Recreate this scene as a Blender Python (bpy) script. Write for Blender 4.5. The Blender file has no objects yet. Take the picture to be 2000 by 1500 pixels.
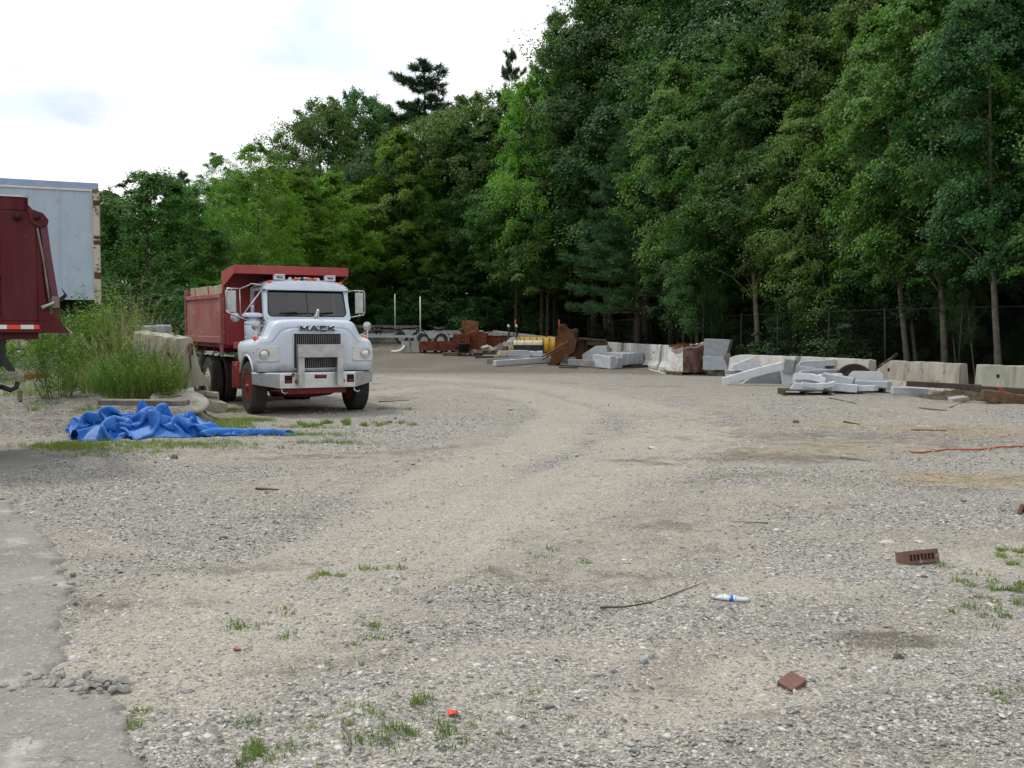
import bpy, bmesh, math, random
import numpy as np
from mathutils import Vector, Matrix, Euler

R = math.radians
scene = bpy.context.scene
COL = scene.collection

# ------------------------------------------------------------------ camera
CAM_H = 1.6
FPX = 1944.0
PITCH = math.atan(100.0 / FPX)
cam_data = bpy.data.cameras.new('camera')
cam_data.sensor_width = 36.0
cam_data.lens = 36.0 * FPX / 2000.0
cam_data.clip_start = 0.05
cam_data.clip_end = 3000
cam = bpy.data.objects.new('camera', cam_data)
cam.location = (0, 0, CAM_H)
cam.rotation_euler = (R(90) - PITCH, 0, 0)
COL.objects.link(cam)
scene.camera = cam

# ------------------------------------------------------------------ world, sun, exposure
SUN_DIR = Vector((-0.68, 0.48, 1.30)).normalized()          # towards the sun: high, from the left
sun_el = math.asin(SUN_DIR.z)
sun_az = math.atan2(SUN_DIR.x, SUN_DIR.y)
world = bpy.data.worlds.new('World')
scene.world = world
world.use_nodes = True
wn = world.node_tree
wn.nodes.clear()


def wnode(t, **k):
    n = wn.nodes.new(t)
    for a, b in k.items():
        setattr(n, a, b)
    return n


w_out = wnode('ShaderNodeOutputWorld')
w_bg = wnode('ShaderNodeBackground')
w_bg.inputs[1].default_value = 0.094
sky = wnode('ShaderNodeTexSky', sky_type='NISHITA')
sky.sun_disc = False
sky.sun_elevation = sun_el
sky.sun_rotation = sun_az
sky.air_density = 1.0
sky.dust_density = 1.5
tc = wnode('ShaderNodeTexCoord')
sep = wnode('ShaderNodeSeparateXYZ')
zadd = wnode('ShaderNodeMath', operation='MAXIMUM'); zadd.inputs[1].default_value = 0.0
zp = wnode('ShaderNodeMath', operation='ADD'); zp.inputs[1].default_value = 0.22
comb = wnode('ShaderNodeCombineXYZ')
dx = wnode('ShaderNodeMath', operation='DIVIDE')
dy = wnode('ShaderNodeMath', operation='DIVIDE')
L = wn.links.new
L(tc.outputs['Generated'], sep.inputs[0])
L(sep.outputs[2], zadd.inputs[0]); L(zadd.outputs[0], zp.inputs[0])
L(sep.outputs[0], dx.inputs[0]); L(zp.outputs[0], dx.inputs[1])
L(sep.outputs[1], dy.inputs[0]); L(zp.outputs[0], dy.inputs[1])
L(dx.outputs[0], comb.inputs[0]); L(dy.outputs[0], comb.inputs[1])
cn = wnode('ShaderNodeTexNoise'); cn.inputs['Scale'].default_value = 1.35
cn.inputs['Detail'].default_value = 6; cn.inputs['Roughness'].default_value = 0.52
cn.inputs['Distortion'].default_value = 0.35
mpw = wnode('ShaderNodeMapping'); mpw.inputs['Location'].default_value = (3.35, 1.1, 0.0)
mpw.inputs['Scale'].default_value = (1.0, 0.8, 1.0)
L(comb.outputs[0], mpw.inputs[0]); L(mpw.outputs[0], cn.inputs['Vector'])
cr = wnode('ShaderNodeValToRGB')
cr.color_ramp.elements[0].position = 0.30; cr.color_ramp.elements[0].color = (0.3, 0.3, 0.3, 1)
cr.color_ramp.elements[1].position = 0.50; cr.color_ramp.elements[1].color = (1, 1, 1, 1)
L(cn.outputs[0], cr.inputs[0])
cn2 = wnode('ShaderNodeTexNoise'); cn2.inputs['Scale'].default_value = 3.1
cn2.inputs['Detail'].default_value = 5
L(mpw.outputs[0], cn2.inputs['Vector'])
ccol = wnode('ShaderNodeMixRGB')
ccol.inputs[1].default_value = (7.9, 8.6, 9.8, 1)
ccol.inputs[2].default_value = (13.2, 13.3, 13.4, 1)
cr2 = wnode('ShaderNodeValToRGB')
cr2.color_ramp.elements[0].position = 0.30
cr2.color_ramp.elements[1].position = 0.52
L(cn2.outputs[0], cr2.inputs[0]); L(cr2.outputs[0], ccol.inputs[0])
skyb = wnode('ShaderNodeMixRGB'); skyb.blend_type = 'MULTIPLY'; skyb.inputs[0].default_value = 1
skyb.inputs[2].default_value = (2.0, 2.0, 2.0, 1)
L(sky.outputs[0], skyb.inputs[1])
cmix = wnode('ShaderNodeMixRGB')
L(cr.outputs[0], cmix.inputs[0]); L(skyb.outputs[0], cmix.inputs[1]); L(ccol.outputs[0], cmix.inputs[2])
L(cmix.outputs[0], w_bg.inputs[0]); L(w_bg.outputs[0], w_out.inputs[0])

sun_data = bpy.data.lights.new('sun', 'SUN')
sun_data.energy = 2.2
sun_data.angle = R(9)
sun_data.color = (1.0, 0.95, 0.86)
sun = bpy.data.objects.new('sun', sun_data)
sun.rotation_euler = SUN_DIR.to_track_quat('Z', 'Y').to_euler()
sun.location = (-30, 0, 60)
COL.objects.link(sun)

scene.view_settings.view_transform = 'Standard'
scene.view_settings.look = 'None'
scene.view_settings.gamma = 1.0
scene.view_settings.exposure = 0.0
scene.view_settings.use_curve_mapping = False
scene.render.engine = 'CYCLES'
scene.cycles.max_bounces = 6
scene.cycles.transparent_max_bounces = 8
scene.cycles.diffuse_bounces = 3
scene.cycles.glossy_bounces = 3
scene.cycles.transmission_bounces = 4
scene.cycles.caustics_reflective = False
scene.cycles.caustics_refractive = False
scene.cycles.use_denoising = True

# ------------------------------------------------------------------ noise helpers
def _hash(ix, iy, seed):
    h = (ix.astype(np.int64) * 374761393 + iy.astype(np.int64) * 668265263 + seed * 1442695041) & 0xFFFFFFFF
    h = ((h ^ (h >> 13)) * 1274126177) & 0xFFFFFFFF
    h = h ^ (h >> 16)
    return (h & 0xFFFFFF) / float(0xFFFFFF)


def vnoise(x, y, seed=0):
    x = np.asarray(x, float); y = np.asarray(y, float)
    ix = np.floor(x); iy = np.floor(y)
    fx = x - ix; fy = y - iy
    fx = fx * fx * (3 - 2 * fx); fy = fy * fy * (3 - 2 * fy)
    a = _hash(ix, iy, seed); b = _hash(ix + 1, iy, seed)
    c = _hash(ix, iy + 1, seed); d = _hash(ix + 1, iy + 1, seed)
    return (a * (1 - fx) + b * fx) * (1 - fy) + (c * (1 - fx) + d * fx) * fy


def fbm(x, y, seed=0, octs=4, gain=0.5):
    s = 0; a = 1; t = 0
    for k in range(octs):
        s = s + a * vnoise(np.asarray(x) * 2 ** k + 17.3 * k, np.asarray(y) * 2 ** k - 9.1 * k, seed + k)
        t += a; a *= gain
    return s / t                      # 0..1


def sstep(a, b, x):
    t = np.clip((np.asarray(x, float) - a) / (b - a), 0, 1)
    return t * t * (3 - 2 * t)


# ------------------------------------------------------------------ terrain
BARLINE = [(14.5, 16.0), (12.75, 24.0), (11.86, 25.9), (10.7, 29.07), (9.56, 32.7), (8.1, 36.9), (7.3, 41.0),
           (6.6, 46.0), (5.8, 51.0), (4.4, 57.0), (1.5, 61.5), (-3.0, 65.0), (-9.0, 67.5), (-30, 72)]


def barline_x(y):
    """x of the barrier line at depth y"""
    ys = np.array([p[1] for p in BARLINE]); xs = np.array([p[0] for p in BARLINE])
    return np.interp(y, ys, xs, left=16.5)


def bank_edge(y):
    return np.interp(y, [14.0, 16.0, 17.5, 19.0, 21.0, 25.0, 28.0, 40.0, 60], [-4.7, -5.1, -5.35, -5.9, -7.6, -9.4, -10.5, -14, -20])


def terrain(x, y):
    """smooth ground height"""
    x = np.asarray(x, float); y = np.asarray(y, float)
    rise = 0.9 * sstep(43, 60, y) * (1 - sstep(-1, 6, x))
    ramp = np.interp(y, [14.7, 16.0, 17.5, 19.0, 21.0, 24.0, 30.0], [0, 0.22, 0.45, 0.60, 0.9, 1.2, 1.25])
    e = bank_edge(y)
    bank = ramp * (1 - sstep(e - 0.55, e + 0.25, x))
    forest = 0.5 * sstep(1.0, 12.0, x - barline_x(y)) + 0.9 * sstep(66, 90, y)
    lump = 0.07 * (fbm(x * 0.35, y * 0.35, 5, 3) - 0.5)
    return rise * 1.0 + np.maximum(bank, 0) + forest + lump * sstep(2.5, 6, y)


def tz(x, y):
    return float(terrain(np.array([x]), np.array([y]))[0])


CP, SP = math.cos(PITCH), math.sin(PITCH)


def ray(px, py):
    u = (px - 1000.0) / FPX; v = (750.0 - py) / FPX
    return u, CP + v * SP, -SP + v * CP


def W(px, py, D):
    """world point seen at photo position (px, py) at depth D"""
    rx, ry, rz = ray(px, py)
    t = D / ry
    return Vector((rx * t, D, CAM_H + rz * t))


def G(px, py):
    """ground point seen at photo position"""
    rx, ry, rz = ray(px, py)
    D = np.concatenate([np.arange(2.5, 30, 0.05), np.arange(30, 140, 0.15)])
    X = rx / ry * D; Z = CAM_H + rz / ry * D
    T = terrain(X, D)
    k = np.argmax(Z <= T)
    if Z[k] > T[k]:
        k = len(D) - 1
    return Vector((float(X[k]), float(D[k]), float(T[k])))


def at_depth(px, D):
    x = (px - 1000.0) / FPX * D * 1.0
    return Vector((x, D, tz(x, D)))


def inside(px, py, poly):
    """vectorised point in polygon"""
    px = np.asarray(px); py = np.asarray(py)
    r = np.zeros(px.shape, bool)
    n = len(poly)
    for i in range(n):
        x0, y0 = poly[i]; x1, y1 = poly[(i + 1) % n]
        c = ((y0 > py) != (y1 > py)) & (px < (x1 - x0) * (py - y0) / ((y1 - y0) if y1 != y0 else 1e-9) + x0)
        r ^= c
    return r


def seg_dist(x, y, pts):
    """distance of many points to a polyline"""
    best = np.full(np.shape(x), 1e9)
    for (x0, y0), (x1, y1) in zip(pts[:-1], pts[1:]):
        dx_, dy_ = x1 - x0, y1 - y0
        t = np.clip(((x - x0) * dx_ + (y - y0) * dy_) / (dx_ * dx_ + dy_ * dy_ + 1e-9), 0, 1)
        best = np.minimum(best, np.hypot(x - x0 - t * dx_, y - y0 - t * dy_))
    return best


# ------------------------------------------------------------------ mesh helpers
def mesh_np(name, verts, faces, mat=None, smooth=False, mat_index=None):
    verts = np.asarray(verts, np.float32); faces = np.asarray(faces, np.int32)
    me = bpy.data.meshes.new(name)
    n = faces.shape[1]
    me.vertices.add(len(verts)); me.loops.add(faces.size); me.polygons.add(len(faces))
    me.vertices.foreach_set('co', verts.ravel())
    me.loops.foreach_set('vertex_index', faces.ravel())
    me.polygons.foreach_set('loop_start', np.arange(0, faces.size, n, dtype=np.int32))
    me.polygons.foreach_set('loop_total', np.full(len(faces), n, np.int32))
    if smooth:
        me.polygons.foreach_set('use_smooth', np.ones(len(faces), bool))
    if mat is not None:
        for m in (mat if isinstance(mat, (list, tuple)) else [mat]):
            me.materials.append(m)
    if mat_index is not None:
        me.polygons.foreach_set('material_index', np.asarray(mat_index, np.int32))
    me.update(calc_edges=True)
    me.validate()
    return me


def link(name, data, parent=None, loc=None, rot=None):
    o = bpy.data.objects.new(name, data)
    COL.objects.link(o)
    if parent is not None:
        o.parent = parent
    if loc is not None:
        o.location = loc
    if rot is not None:
        o.rotation_euler = rot
    return o


def tag(o, label=None, cat=None, group=None, kind=None):
    if label: o['label'] = label
    if cat: o['category'] = cat
    if group: o['group'] = group
    if kind: o['kind'] = kind
    return o


def thing(name, label, cat, loc=(0, 0, 0), rotz=0.0, group=None, rot=None):
    o = bpy.data.objects.new(name, None)
    o.empty_display_size = 0.2
    COL.objects.link(o)
    o.location = loc
    o.rotation_euler = rot if rot is not None else (0, 0, rotz)
    return tag(o, label, cat, group)


class MB:
    def __init__(self):
        self.v = []; self.f = []; self.mi = []; self.sm = []

    def add(self, vs, fs, m=0, smooth=False):
        b = len(self.v)
        self.v.extend([tuple(p) for p in vs])
        for f in fs:
            self.f.append(tuple(b + i for i in f)); self.mi.append(m); self.sm.append(smooth)
        return self

    def box(self, c, s, rot=None, m=0, top=None):
        """c centre, s full size; top = (sx, sy) scale of the top face"""
        hx, hy, hz = s[0] / 2, s[1] / 2, s[2] / 2
        tx, ty = top if top else (1, 1)
        p = [(-hx, -hy, -hz), (hx, -hy, -hz), (hx, hy, -hz), (-hx, hy, -hz),
             (-hx * tx, -hy * ty, hz), (hx * tx, -hy * ty, hz), (hx * tx, hy * ty, hz), (-hx * tx, hy * ty, hz)]
        M = (Euler(rot).to_matrix() if rot is not None else Matrix.Identity(3))
        C = Vector(c)
        self.add([C + M @ Vector(q) for q in p],
                 [(0, 3, 2, 1), (4, 5, 6, 7), (0, 1, 5, 4), (1, 2, 6, 5), (2, 3, 7, 6), (3, 0, 4, 7)], m)
        return self

    def bx(self, x0, x1, y0, y1, z0, z1, m=0):
        return self.box(((x0 + x1) / 2, (y0 + y1) / 2, (z0 + z1) / 2), (abs(x1 - x0), abs(y1 - y0), abs(z1 - z0)), m=m)

    def prism(self, poly, axis, a, b, m=0):
        """polygon (p, q) extruded along axis from a to b. axis x: (y, z); y: (x, z); z: (x, y)"""
        def P(p, t):
            if axis == 'x': return (t, p[0], p[1])
            if axis == 'y': return (p[0], t, p[1])
            return (p[0], p[1], t)
        n = len(poly)
        ar = sum(poly[i][0] * poly[(i + 1) % n][1] - poly[(i + 1) % n][0] * poly[i][1] for i in range(n))
        if ar < 0: poly = poly[::-1]
        vs = [P(p, a) for p in poly] + [P(p, b) for p in poly]
        flip = (axis == 'y') != (b < a)
        fs = [tuple(range(n - 1, -1, -1)), tuple(range(n, 2 * n))] + [(i, (i + 1) % n, n + (i + 1) % n, n + i) for i in range(n)]
        if flip: fs = [f[::-1] for f in fs]
        return self.add(vs, fs, m)

    def tube(self, pts, r, n=8, m=0, caps=True, smooth=True):
        pts = [Vector(p) for p in pts]
        rs = r if isinstance(r, (list, tuple)) else [r] * len(pts)
        b = len(self.v)
        up = Vector((0, 0, 1))
        prev = None
        for i, p in enumerate(pts):
            d = (pts[min(i + 1, len(pts) - 1)] - pts[max(i - 1, 0)])
            d = d.normalized() if d.length > 1e-9 else Vector((0, 0, 1))
            if prev is None:
                a = d.cross(up) if abs(d.dot(up)) < 0.95 else d.cross(Vector((1, 0, 0)))
            else:
                a = prev - d * prev.dot(d)
            a.normalize(); prev = a
            c = d.cross(a)
            for k in range(n):
                t = 2 * math.pi * k / n
                q = p + (a * math.cos(t) + c * math.sin(t)) * rs[i]
                self.v.append(tuple(q))
        for i in range(len(pts) - 1):
            for k in range(n):
                k2 = (k + 1) % n
                self.f.append((b + i * n + k, b + i * n + k2, b + (i + 1) * n + k2, b + (i + 1) * n + k))
                self.mi.append(m); self.sm.append(smooth)
        if caps:
            self.f.append(tuple(b + k for k in range(n - 1, -1, -1))); self.mi.append(m); self.sm.append(False)
            e = b + (len(pts) - 1) * n
            self.f.append(tuple(e + k for k in range(n))); self.mi.append(m); self.sm.append(False)
        return self

    def lathe(self, c, axis, prof, n=24, m=0, smooth=True):
        """prof: list of (radius, along) around the axis direction through c"""
        c = Vector(c); d = Vector(axis).normalized()
        a = d.cross(Vector((0, 0, 1))) if abs(d.z) < 0.95 else d.cross(Vector((1, 0, 0)))
        a.normalize(); e = d.cross(a)
        b = len(self.v)
        for (r, t) in prof:
            for k in range(n):
                th = 2 * math.pi * k / n
                self.v.append(tuple(c + d * t + (a * math.cos(th) + e * math.sin(th)) * r))
        for i in range(len(prof) - 1):
            for k in range(n):
                k2 = (k + 1) % n
                self.f.append((b + i * n + k, b + i * n + k2, b + (i + 1) * n + k2, b + (i + 1) * n + k))
                self.mi.append(m); self.sm.append(smooth)
        if prof[0][0] > 1e-4:
            self.f.append(tuple(b + k for k in range(n - 1, -1, -1))); self.mi.append(m); self.sm.append(False)
        if prof[-1][0] > 1e-4:
            q = b + (len(prof) - 1) * n
            self.f.append(tuple(q + k for k in range(n))); self.mi.append(m); self.sm.append(False)
        return self

    def grid(self, fn, nu, nv, m=0, smooth=True, closed=False):
        b = len(self.v)
        for i in range(nu + 1):
            for j in range(nv + 1):
                self.v.append(tuple(fn(i / nu, j / nv)))
        for i in range(nu):
            for j in range(nv):
                q = b + i * (nv + 1) + j
                self.f.append((q, q + nv + 1, q + nv + 2, q + 1)); self.mi.append(m); self.sm.append(smooth)
        return self

    def mesh(self, name, mats):
        me = bpy.data.meshes.new(name)
        me.from_pydata(self.v, [], self.f)
        for mm in (mats if isinstance(mats, (list, tuple)) else [mats]):
            me.materials.append(mm)
        me.polygons.foreach_set('material_index', self.mi)
        me.polygons.foreach_set('use_smooth', self.sm)
        me.update()
        return me

    def build(self, name, mats, parent=None, bevel=0.0, seg=2, fixn=True, loc=None, rot=None):
        me = self.mesh(name, mats)
        if fixn:
            bm = bmesh.new(); bm.from_mesh(me)
            bmesh.ops.recalc_face_normals(bm, faces=bm.faces)
            bm.to_mesh(me); bm.free()
        o = link(name, me, parent, loc, rot)
        if bevel > 0:
            md = o.modifiers.new('edge', 'BEVEL')
            md.width = bevel; md.segments = seg; md.limit_method = 'ANGLE'; md.angle_limit = R(35)
            md.harden_normals = False
        return o


# ------------------------------------------------------------------ material helpers
class NT:
    def __init__(self, name):
        self.mat = bpy.data.materials.new(name)
        self.mat.use_nodes = True
        self.t = self.mat.node_tree
        self.b = self.t.nodes['Principled BSDF']
        self.out = self.t.nodes['Material Output']
        self.co = None

    def n(self, t, **k):
        q = self.t.nodes.new(t)
        for a, b in k.items():
            setattr(q, a, b)
        return q

    def l(self, a, b):
        self.t.links.new(a, b)

    def coord(self):
        if self.co is None:
            self.co = self.n('ShaderNodeTexCoord').outputs['Object']
        return self.co

    def noise(self, scale, detail=4, rough=0.55, vec=None, dist=0.0):
        q = self.n('ShaderNodeTexNoise')
        q.inputs['Scale'].default_value = scale; q.inputs['Detail'].default_value = detail
        q.inputs['Roughness'].default_value = rough; q.inputs['Distortion'].default_value = dist
        self.l(vec if vec is not None else self.coord(), q.inputs['Vector'])
        return q.outputs[0]

    def vor(self, scale, vec=None, feature='F1', out=0):
        q = self.n('ShaderNodeTexVoronoi', feature=feature)
        q.inputs['Scale'].default_value = scale
        self.l(vec if vec is not None else self.coord(), q.inputs['Vector'])
        return q.outputs[out]

    def ramp(self, fac, stops):
        q = self.n('ShaderNodeValToRGB')
        e = q.color_ramp.elements
        while len(e) < len(stops): e.new(0.5)
        for i, (p, c) in enumerate(stops):
            e[i].position = p
            e[i].color = (c, c, c, 1) if isinstance(c, (int, float)) else (*c[:3], 1)
        self.l(fac, q.inputs[0])
        return q.outputs[0]

    def mix(self, fac, a, b, mode='MIX'):
        q = self.n('ShaderNodeMixRGB', blend_type=mode)
        for s, v in ((0, fac), (1, a), (2, b)):
            if isinstance(v, (int, float)):
                q.inputs[s].default_value = v if s == 0 else (v, v, v, 1)
            elif isinstance(v, tuple):
                q.inputs[s].default_value = (*v[:3], 1)
            else:
                self.l(v, q.inputs[s])
        return q.outputs[0]

    def math(self, op, a, b=0.0):
        q = self.n('ShaderNodeMath', operation=op)
        for s, v in ((0, a), (1, b)):
            if isinstance(v, (int, float)): q.inputs[s].default_value = v
            else: self.l(v, q.inputs[s])
        return q.outputs[0]

    def attr(self, name, out='Fac', typ='GEOMETRY'):
        q = self.n('ShaderNodeAttribute', attribute_name=name, attribute_type=typ)
        return q.outputs[out]

    def bump(self, h, strength=0.4, dist=0.01, prev=None):
        q = self.n('ShaderNodeBump')
        q.inputs['Strength'].default_value = strength; q.inputs['Distance'].default_value = dist
        self.l(h, q.inputs['Height'])
        if prev is not None: self.l(prev, q.inputs['Normal'])
        return q.outputs[0]

    def set(self, **k):
        names = {'color': 'Base Color', 'rough': 'Roughness', 'metal': 'Metallic', 'spec': 'Specular IOR Level',
                 'normal': 'Normal', 'alpha': 'Alpha', 'trans': 'Transmission Weight'}
        for a, v in k.items():
            s = self.b.inputs[names[a]]
            if isinstance(v, (int, float)): s.default_value = v
            elif isinstance(v, tuple): s.default_value = (*v[:3], 1)
            else: self.l(v, s)
        return self.mat


def pm(name, c1, c2=None, scale=4.0, rough=0.7, metal=0.0, bump=0.2, bscale=60, bdist=0.004, patch=None,
       patch_scale=3.0, patch_at=0.58, patch_soft=0.06, rand=0.12, spec=0.3, streak=None):
    """weathered surface: two tones, fine relief, worn patches of a third colour"""
    t = NT(name)
    c2 = c2 or tuple(v * 0.75 for v in c1)
    n1 = t.noise(scale, 6, 0.6)
    col = t.mix(t.ramp(n1, [(0.35, 0.0), (0.65, 1.0)]), c1, c2)
    rg = t.math('ADD', t.math('MULTIPLY', t.noise(scale * 3, 4), 0.25), rough - 0.12)
    if streak:
        mp = t.n('ShaderNodeMapping'); mp.inputs['Scale'].default_value = (streak[1], streak[1], 0.6)
        t.l(t.coord(), mp.inputs[0])
        s = t.noise(1.0, 5, 0.6, vec=mp.outputs[0])
        col = t.mix(t.ramp(s, [(0.48, 0.0), (0.68, streak[2])]), col, streak[0])
    if patch:
        pn = t.noise(patch_scale, 8, 0.65, dist=0.3)
        k = t.ramp(pn, [(patch_at, 0.0), (patch_at + patch_soft, 1.0)])
        col = t.mix(k, col, patch)
    if rand:
        oi = t.n('ShaderNodeObjectInfo')
        col = t.mix(1.0, col, t.ramp(oi.outputs['Random'], [(0, 1 - 1.6 * rand), (1, 1.0)]), 'MULTIPLY')
    m = t.set(color=col, rough=rg, metal=metal, spec=spec)
    if bump:
        t.set(normal=t.bump(t.noise(bscale, 6, 0.65), bump, bdist))
    return m

# ================================================================== GROUND
def gpoly(pts):
    return [(lambda q: (q.x, q.y))(G(*p)) for p in pts]


ASPHALT = gpoly([(-700, 960), (-300, 930), (0, 965), (55, 1015), (92, 1060), (110, 1100), (152, 1165), (112, 1198), (120, 1240), (108, 1300),
                 (100, 1345), (238, 1362), (248, 1400), (262, 1500), (290, 1700), (-700, 1900)])
PATCH = gpoly([(-500, 868), (-100, 862), (50, 876), (105, 892), (90, 905), (20, 922), (-300, 935), (-500, 930)])


def warp_in(x, y, poly, amp, sc, seed):
    wx = x + amp * (fbm(x * sc, y * sc, seed, 4) - 0.5)
    wy = y + amp * (fbm(x * sc, y * sc, seed + 50, 4) - 0.5)
    return inside(wx, wy, poly)


TRACK_A = gpoly([(150, 1420), (380, 1250), (700, 1090), (1000, 985), (1230, 905), (1330, 850), (1290, 805), (1130, 765), (960, 745), (800, 738)])
TRACK_B = gpoly([(640, 1130), (900, 930), (1080, 850), (1120, 800), (1000, 765), (850, 755), (700, 770)])
TRACK_C = gpoly([(560, 1480), (900, 1330), (1300, 1210), (1650, 1120), (2100, 1075)])
TRACK_D = gpoly([(1150, 1420), (1500, 1330), (2000, 1270)])


def blob(x, y, px, py, rx, ry, seed=1, ang=0.0):
    """soft irregular patch centred on a photo position; rx, ry in metres"""
    c = G(px, py)
    ca, sa = math.cos(ang), math.sin(ang)
    u = ((x - c.x) * ca + (y - c.y) * sa) / rx; v = (-(x - c.x) * sa + (y - c.y) * ca) / ry
    d = np.sqrt(u * u + v * v) + 1.3 * (fbm(x * 1.3 + seed, y * 2.2, seed, 5) - 0.5)
    return 1 - sstep(0.30, 1.15, d)


def masks(x, y):
    m = {}
    tr = np.zeros_like(x)
    for k, (T, w) in enumerate(((TRACK_A, 1.0), (TRACK_B, 0.8), (TRACK_C, 0.45), (TRACK_D, 0.35))):
        d = seg_dist(x, y, T) + 0.55 * (fbm(x * 1.1, y * 1.1, 30 + k, 3) - 0.5)
        tr = np.maximum(tr, 1 - sstep(w * 0.5, w * 1.1, d))
    m['track'] = tr
    gr = fbm(x * 0.55, y * 0.55, 11, 5)
    g = sstep(0.43, 0.62, gr) * (1 - 0.85 * tr)
    band = sstep(0.42, 0.60, fbm(x * 0.9 + 3, y * 0.9 + 5, 71, 4)) * (1 - sstep(5.2, 7.0, y))
    g = np.maximum(g, band * 0.9)
    for (px, py, rx, ry) in ((1250, 1200, 1.3, 0.55), (1700, 1120, 1.3, 0.8), (1700, 1400, 1.0, 0.7), (720, 1400, 0.7, 0.45), (1000, 1300, 0.8, 0.35),
                             (900, 1460, 0.5, 0.25), (1800, 1010, 1.7, 0.9), (200, 960, 1.5, 1.1), (450, 920, 1.6, 0.8), (1150, 1480, 0.7, 0.3), (1900, 1300, 1.0, 0.7)):
        g = np.maximum(g, blob(x, y, px, py, rx, ry, int(px)))
    for (px, py, rx, ry) in ((1350, 1370, 0.75, 0.3), (1700, 1245, 0.45, 0.18), (760, 1200, 0.6, 0.3), (560, 1280, 0.8, 0.35), (1500, 1140, 0.5, 0.25), (350, 1150, 0.9, 0.5)):
        g = g * (1 - 0.9 * blob(x, y, px, py, rx, ry, int(px) + 3))
    be = bank_edge(y)
    onbank = (1 - sstep(be - 0.2, be + 0.5, x)) * sstep(14.6, 15.4, y) * (1 - sstep(26, 34, y))
    g = np.maximum(g, 0.9 * onbank)
    m['gravel'] = np.clip(g, 0, 1)
    m['bank'] = onbank
    s = np.zeros_like(x)
    for (px, py, rx, ry, k) in ((1950, 935, 1.9, 0.7, 1.0), (1650, 880, 2.4, 1.0, 0.75), (1850, 840, 3.0, 1.8, 0.9), (1600, 825, 2.0, 1.6, 0.8), (1450, 800, 2.5, 2.0, 0.35),
                                (500, 1015, 0.75, 0.16, 0.4), (1380, 795, 3, 1.5, 0.3), (1560, 800, 3, 1.5, 0.35)):
        s = np.maximum(s, k * blob(x, y, px, py, rx, ry, int(px) + 7))
    m['straw'] = s
    d = np.zeros_like(x)
    for (px, py, rx, ry, k) in ((1730, 1252, 0.42, 0.14, 0.95), (1320, 1060, 1.0, 0.4, 0.25), (1700, 850, 2.4, 1.0, 0.5), (1450, 895, 2.5, 0.8, 0.55), (1750, 860, 4.5, 2.6, 0.42), (1350, 820, 3.0, 2.0, 0.30), (1900, 950, 1.6, 0.6, 0.35), (850, 760, 3.0, 2.0, 0.25), (1150, 1130, 1.0, 0.3, 0.35), (1560, 1400, 0.6, 0.14, 0.35), (350, 1180, 0.9, 0.25, 0.4), (450, 1110, 1.0, 0.28, 0.5),
                                (560, 1012, 0.5, 0.15, 0.5), (640, 1290, 0.7, 0.3, 0.3), (1010, 1150, 0.8, 0.3, 0.3), (600, 800, 1.6, 1.1, 0.5), (1300, 1350, 0.7, 0.15, 0.2),  # one blob here paints the white truck's shade on the ground beneath it
                                (60, 830, 1.5, 0.8, 0.45)):  # shade of the maroon truck painted onto the dark bank gravel
        d = np.maximum(d, k * blob(x, y, px, py, rx, ry, int(px) + 11))
    far = sstep(35, 42, y) * (1 - 0.8 * tr)
    d = np.maximum(d, far * (0.62 + 0.5 * fbm(x * .3, y * .3, 91, 3)))
    d = np.maximum(d, 0.42 * sstep(0.56, 0.76, fbm(x * 0.7 + 40, y * 1.1 + 7, 120, 5)) * (1 - tr))
    d = np.maximum(d, 0.5 * onbank)
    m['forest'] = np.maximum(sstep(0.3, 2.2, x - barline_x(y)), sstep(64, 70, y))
    m['dark'] = np.clip(d, 0, 1)
    gg = np.zeros_like(x)
    for (px, py, rx, ry, k) in ((330, 865, 1.6, 0.35, 0.8), (520, 845, 1.0, 0.5, 0.7), (140, 870, 0.6, 0.5, 0.8), (440, 800, 0.4, 0.7, 0.9), (620, 865, 1.0, 0.3, 0.4), (2010, 1100, 0.5, 0.7, 0.5),
                                (750, 1400, 0.5, 0.25, 0.15), (180, 720, 1.8, 1.6, 0.7), (300, 740, 0.7, 1.0, 0.6), (760, 685, 3, 2, 0.5)):
        gg = np.maximum(gg, k * blob(x, y, px, py, rx, ry, int(px) + 19))
    gg = np.maximum(gg, 0.8 * sstep(20, 24, y) * (1 - sstep(bank_edge(y) - .5, bank_edge(y) + 1.0, x)) * (1 - sstep(50, 60, y)))
    m['green'] = gg
    return m


def axis_pts(dense, lo, hi):
    """dense: list of (start, stop, step); then geometric growth to lo / hi"""
    a = []
    for s, e, st in dense:
        a.extend(np.arange(s, e, st))
    a.append(dense[-1][1])
    a = list(a)
    st = dense[-1][2]; v = a[-1]
    while v < hi:
        st *= 1.13; v += st; a.append(v)
    st = dense[0][2]; v = a[0]; pre = []
    while v > lo:
        st *= 1.13; v -= st; pre.append(v)
    return np.array(pre[::-1] + a)


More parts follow.
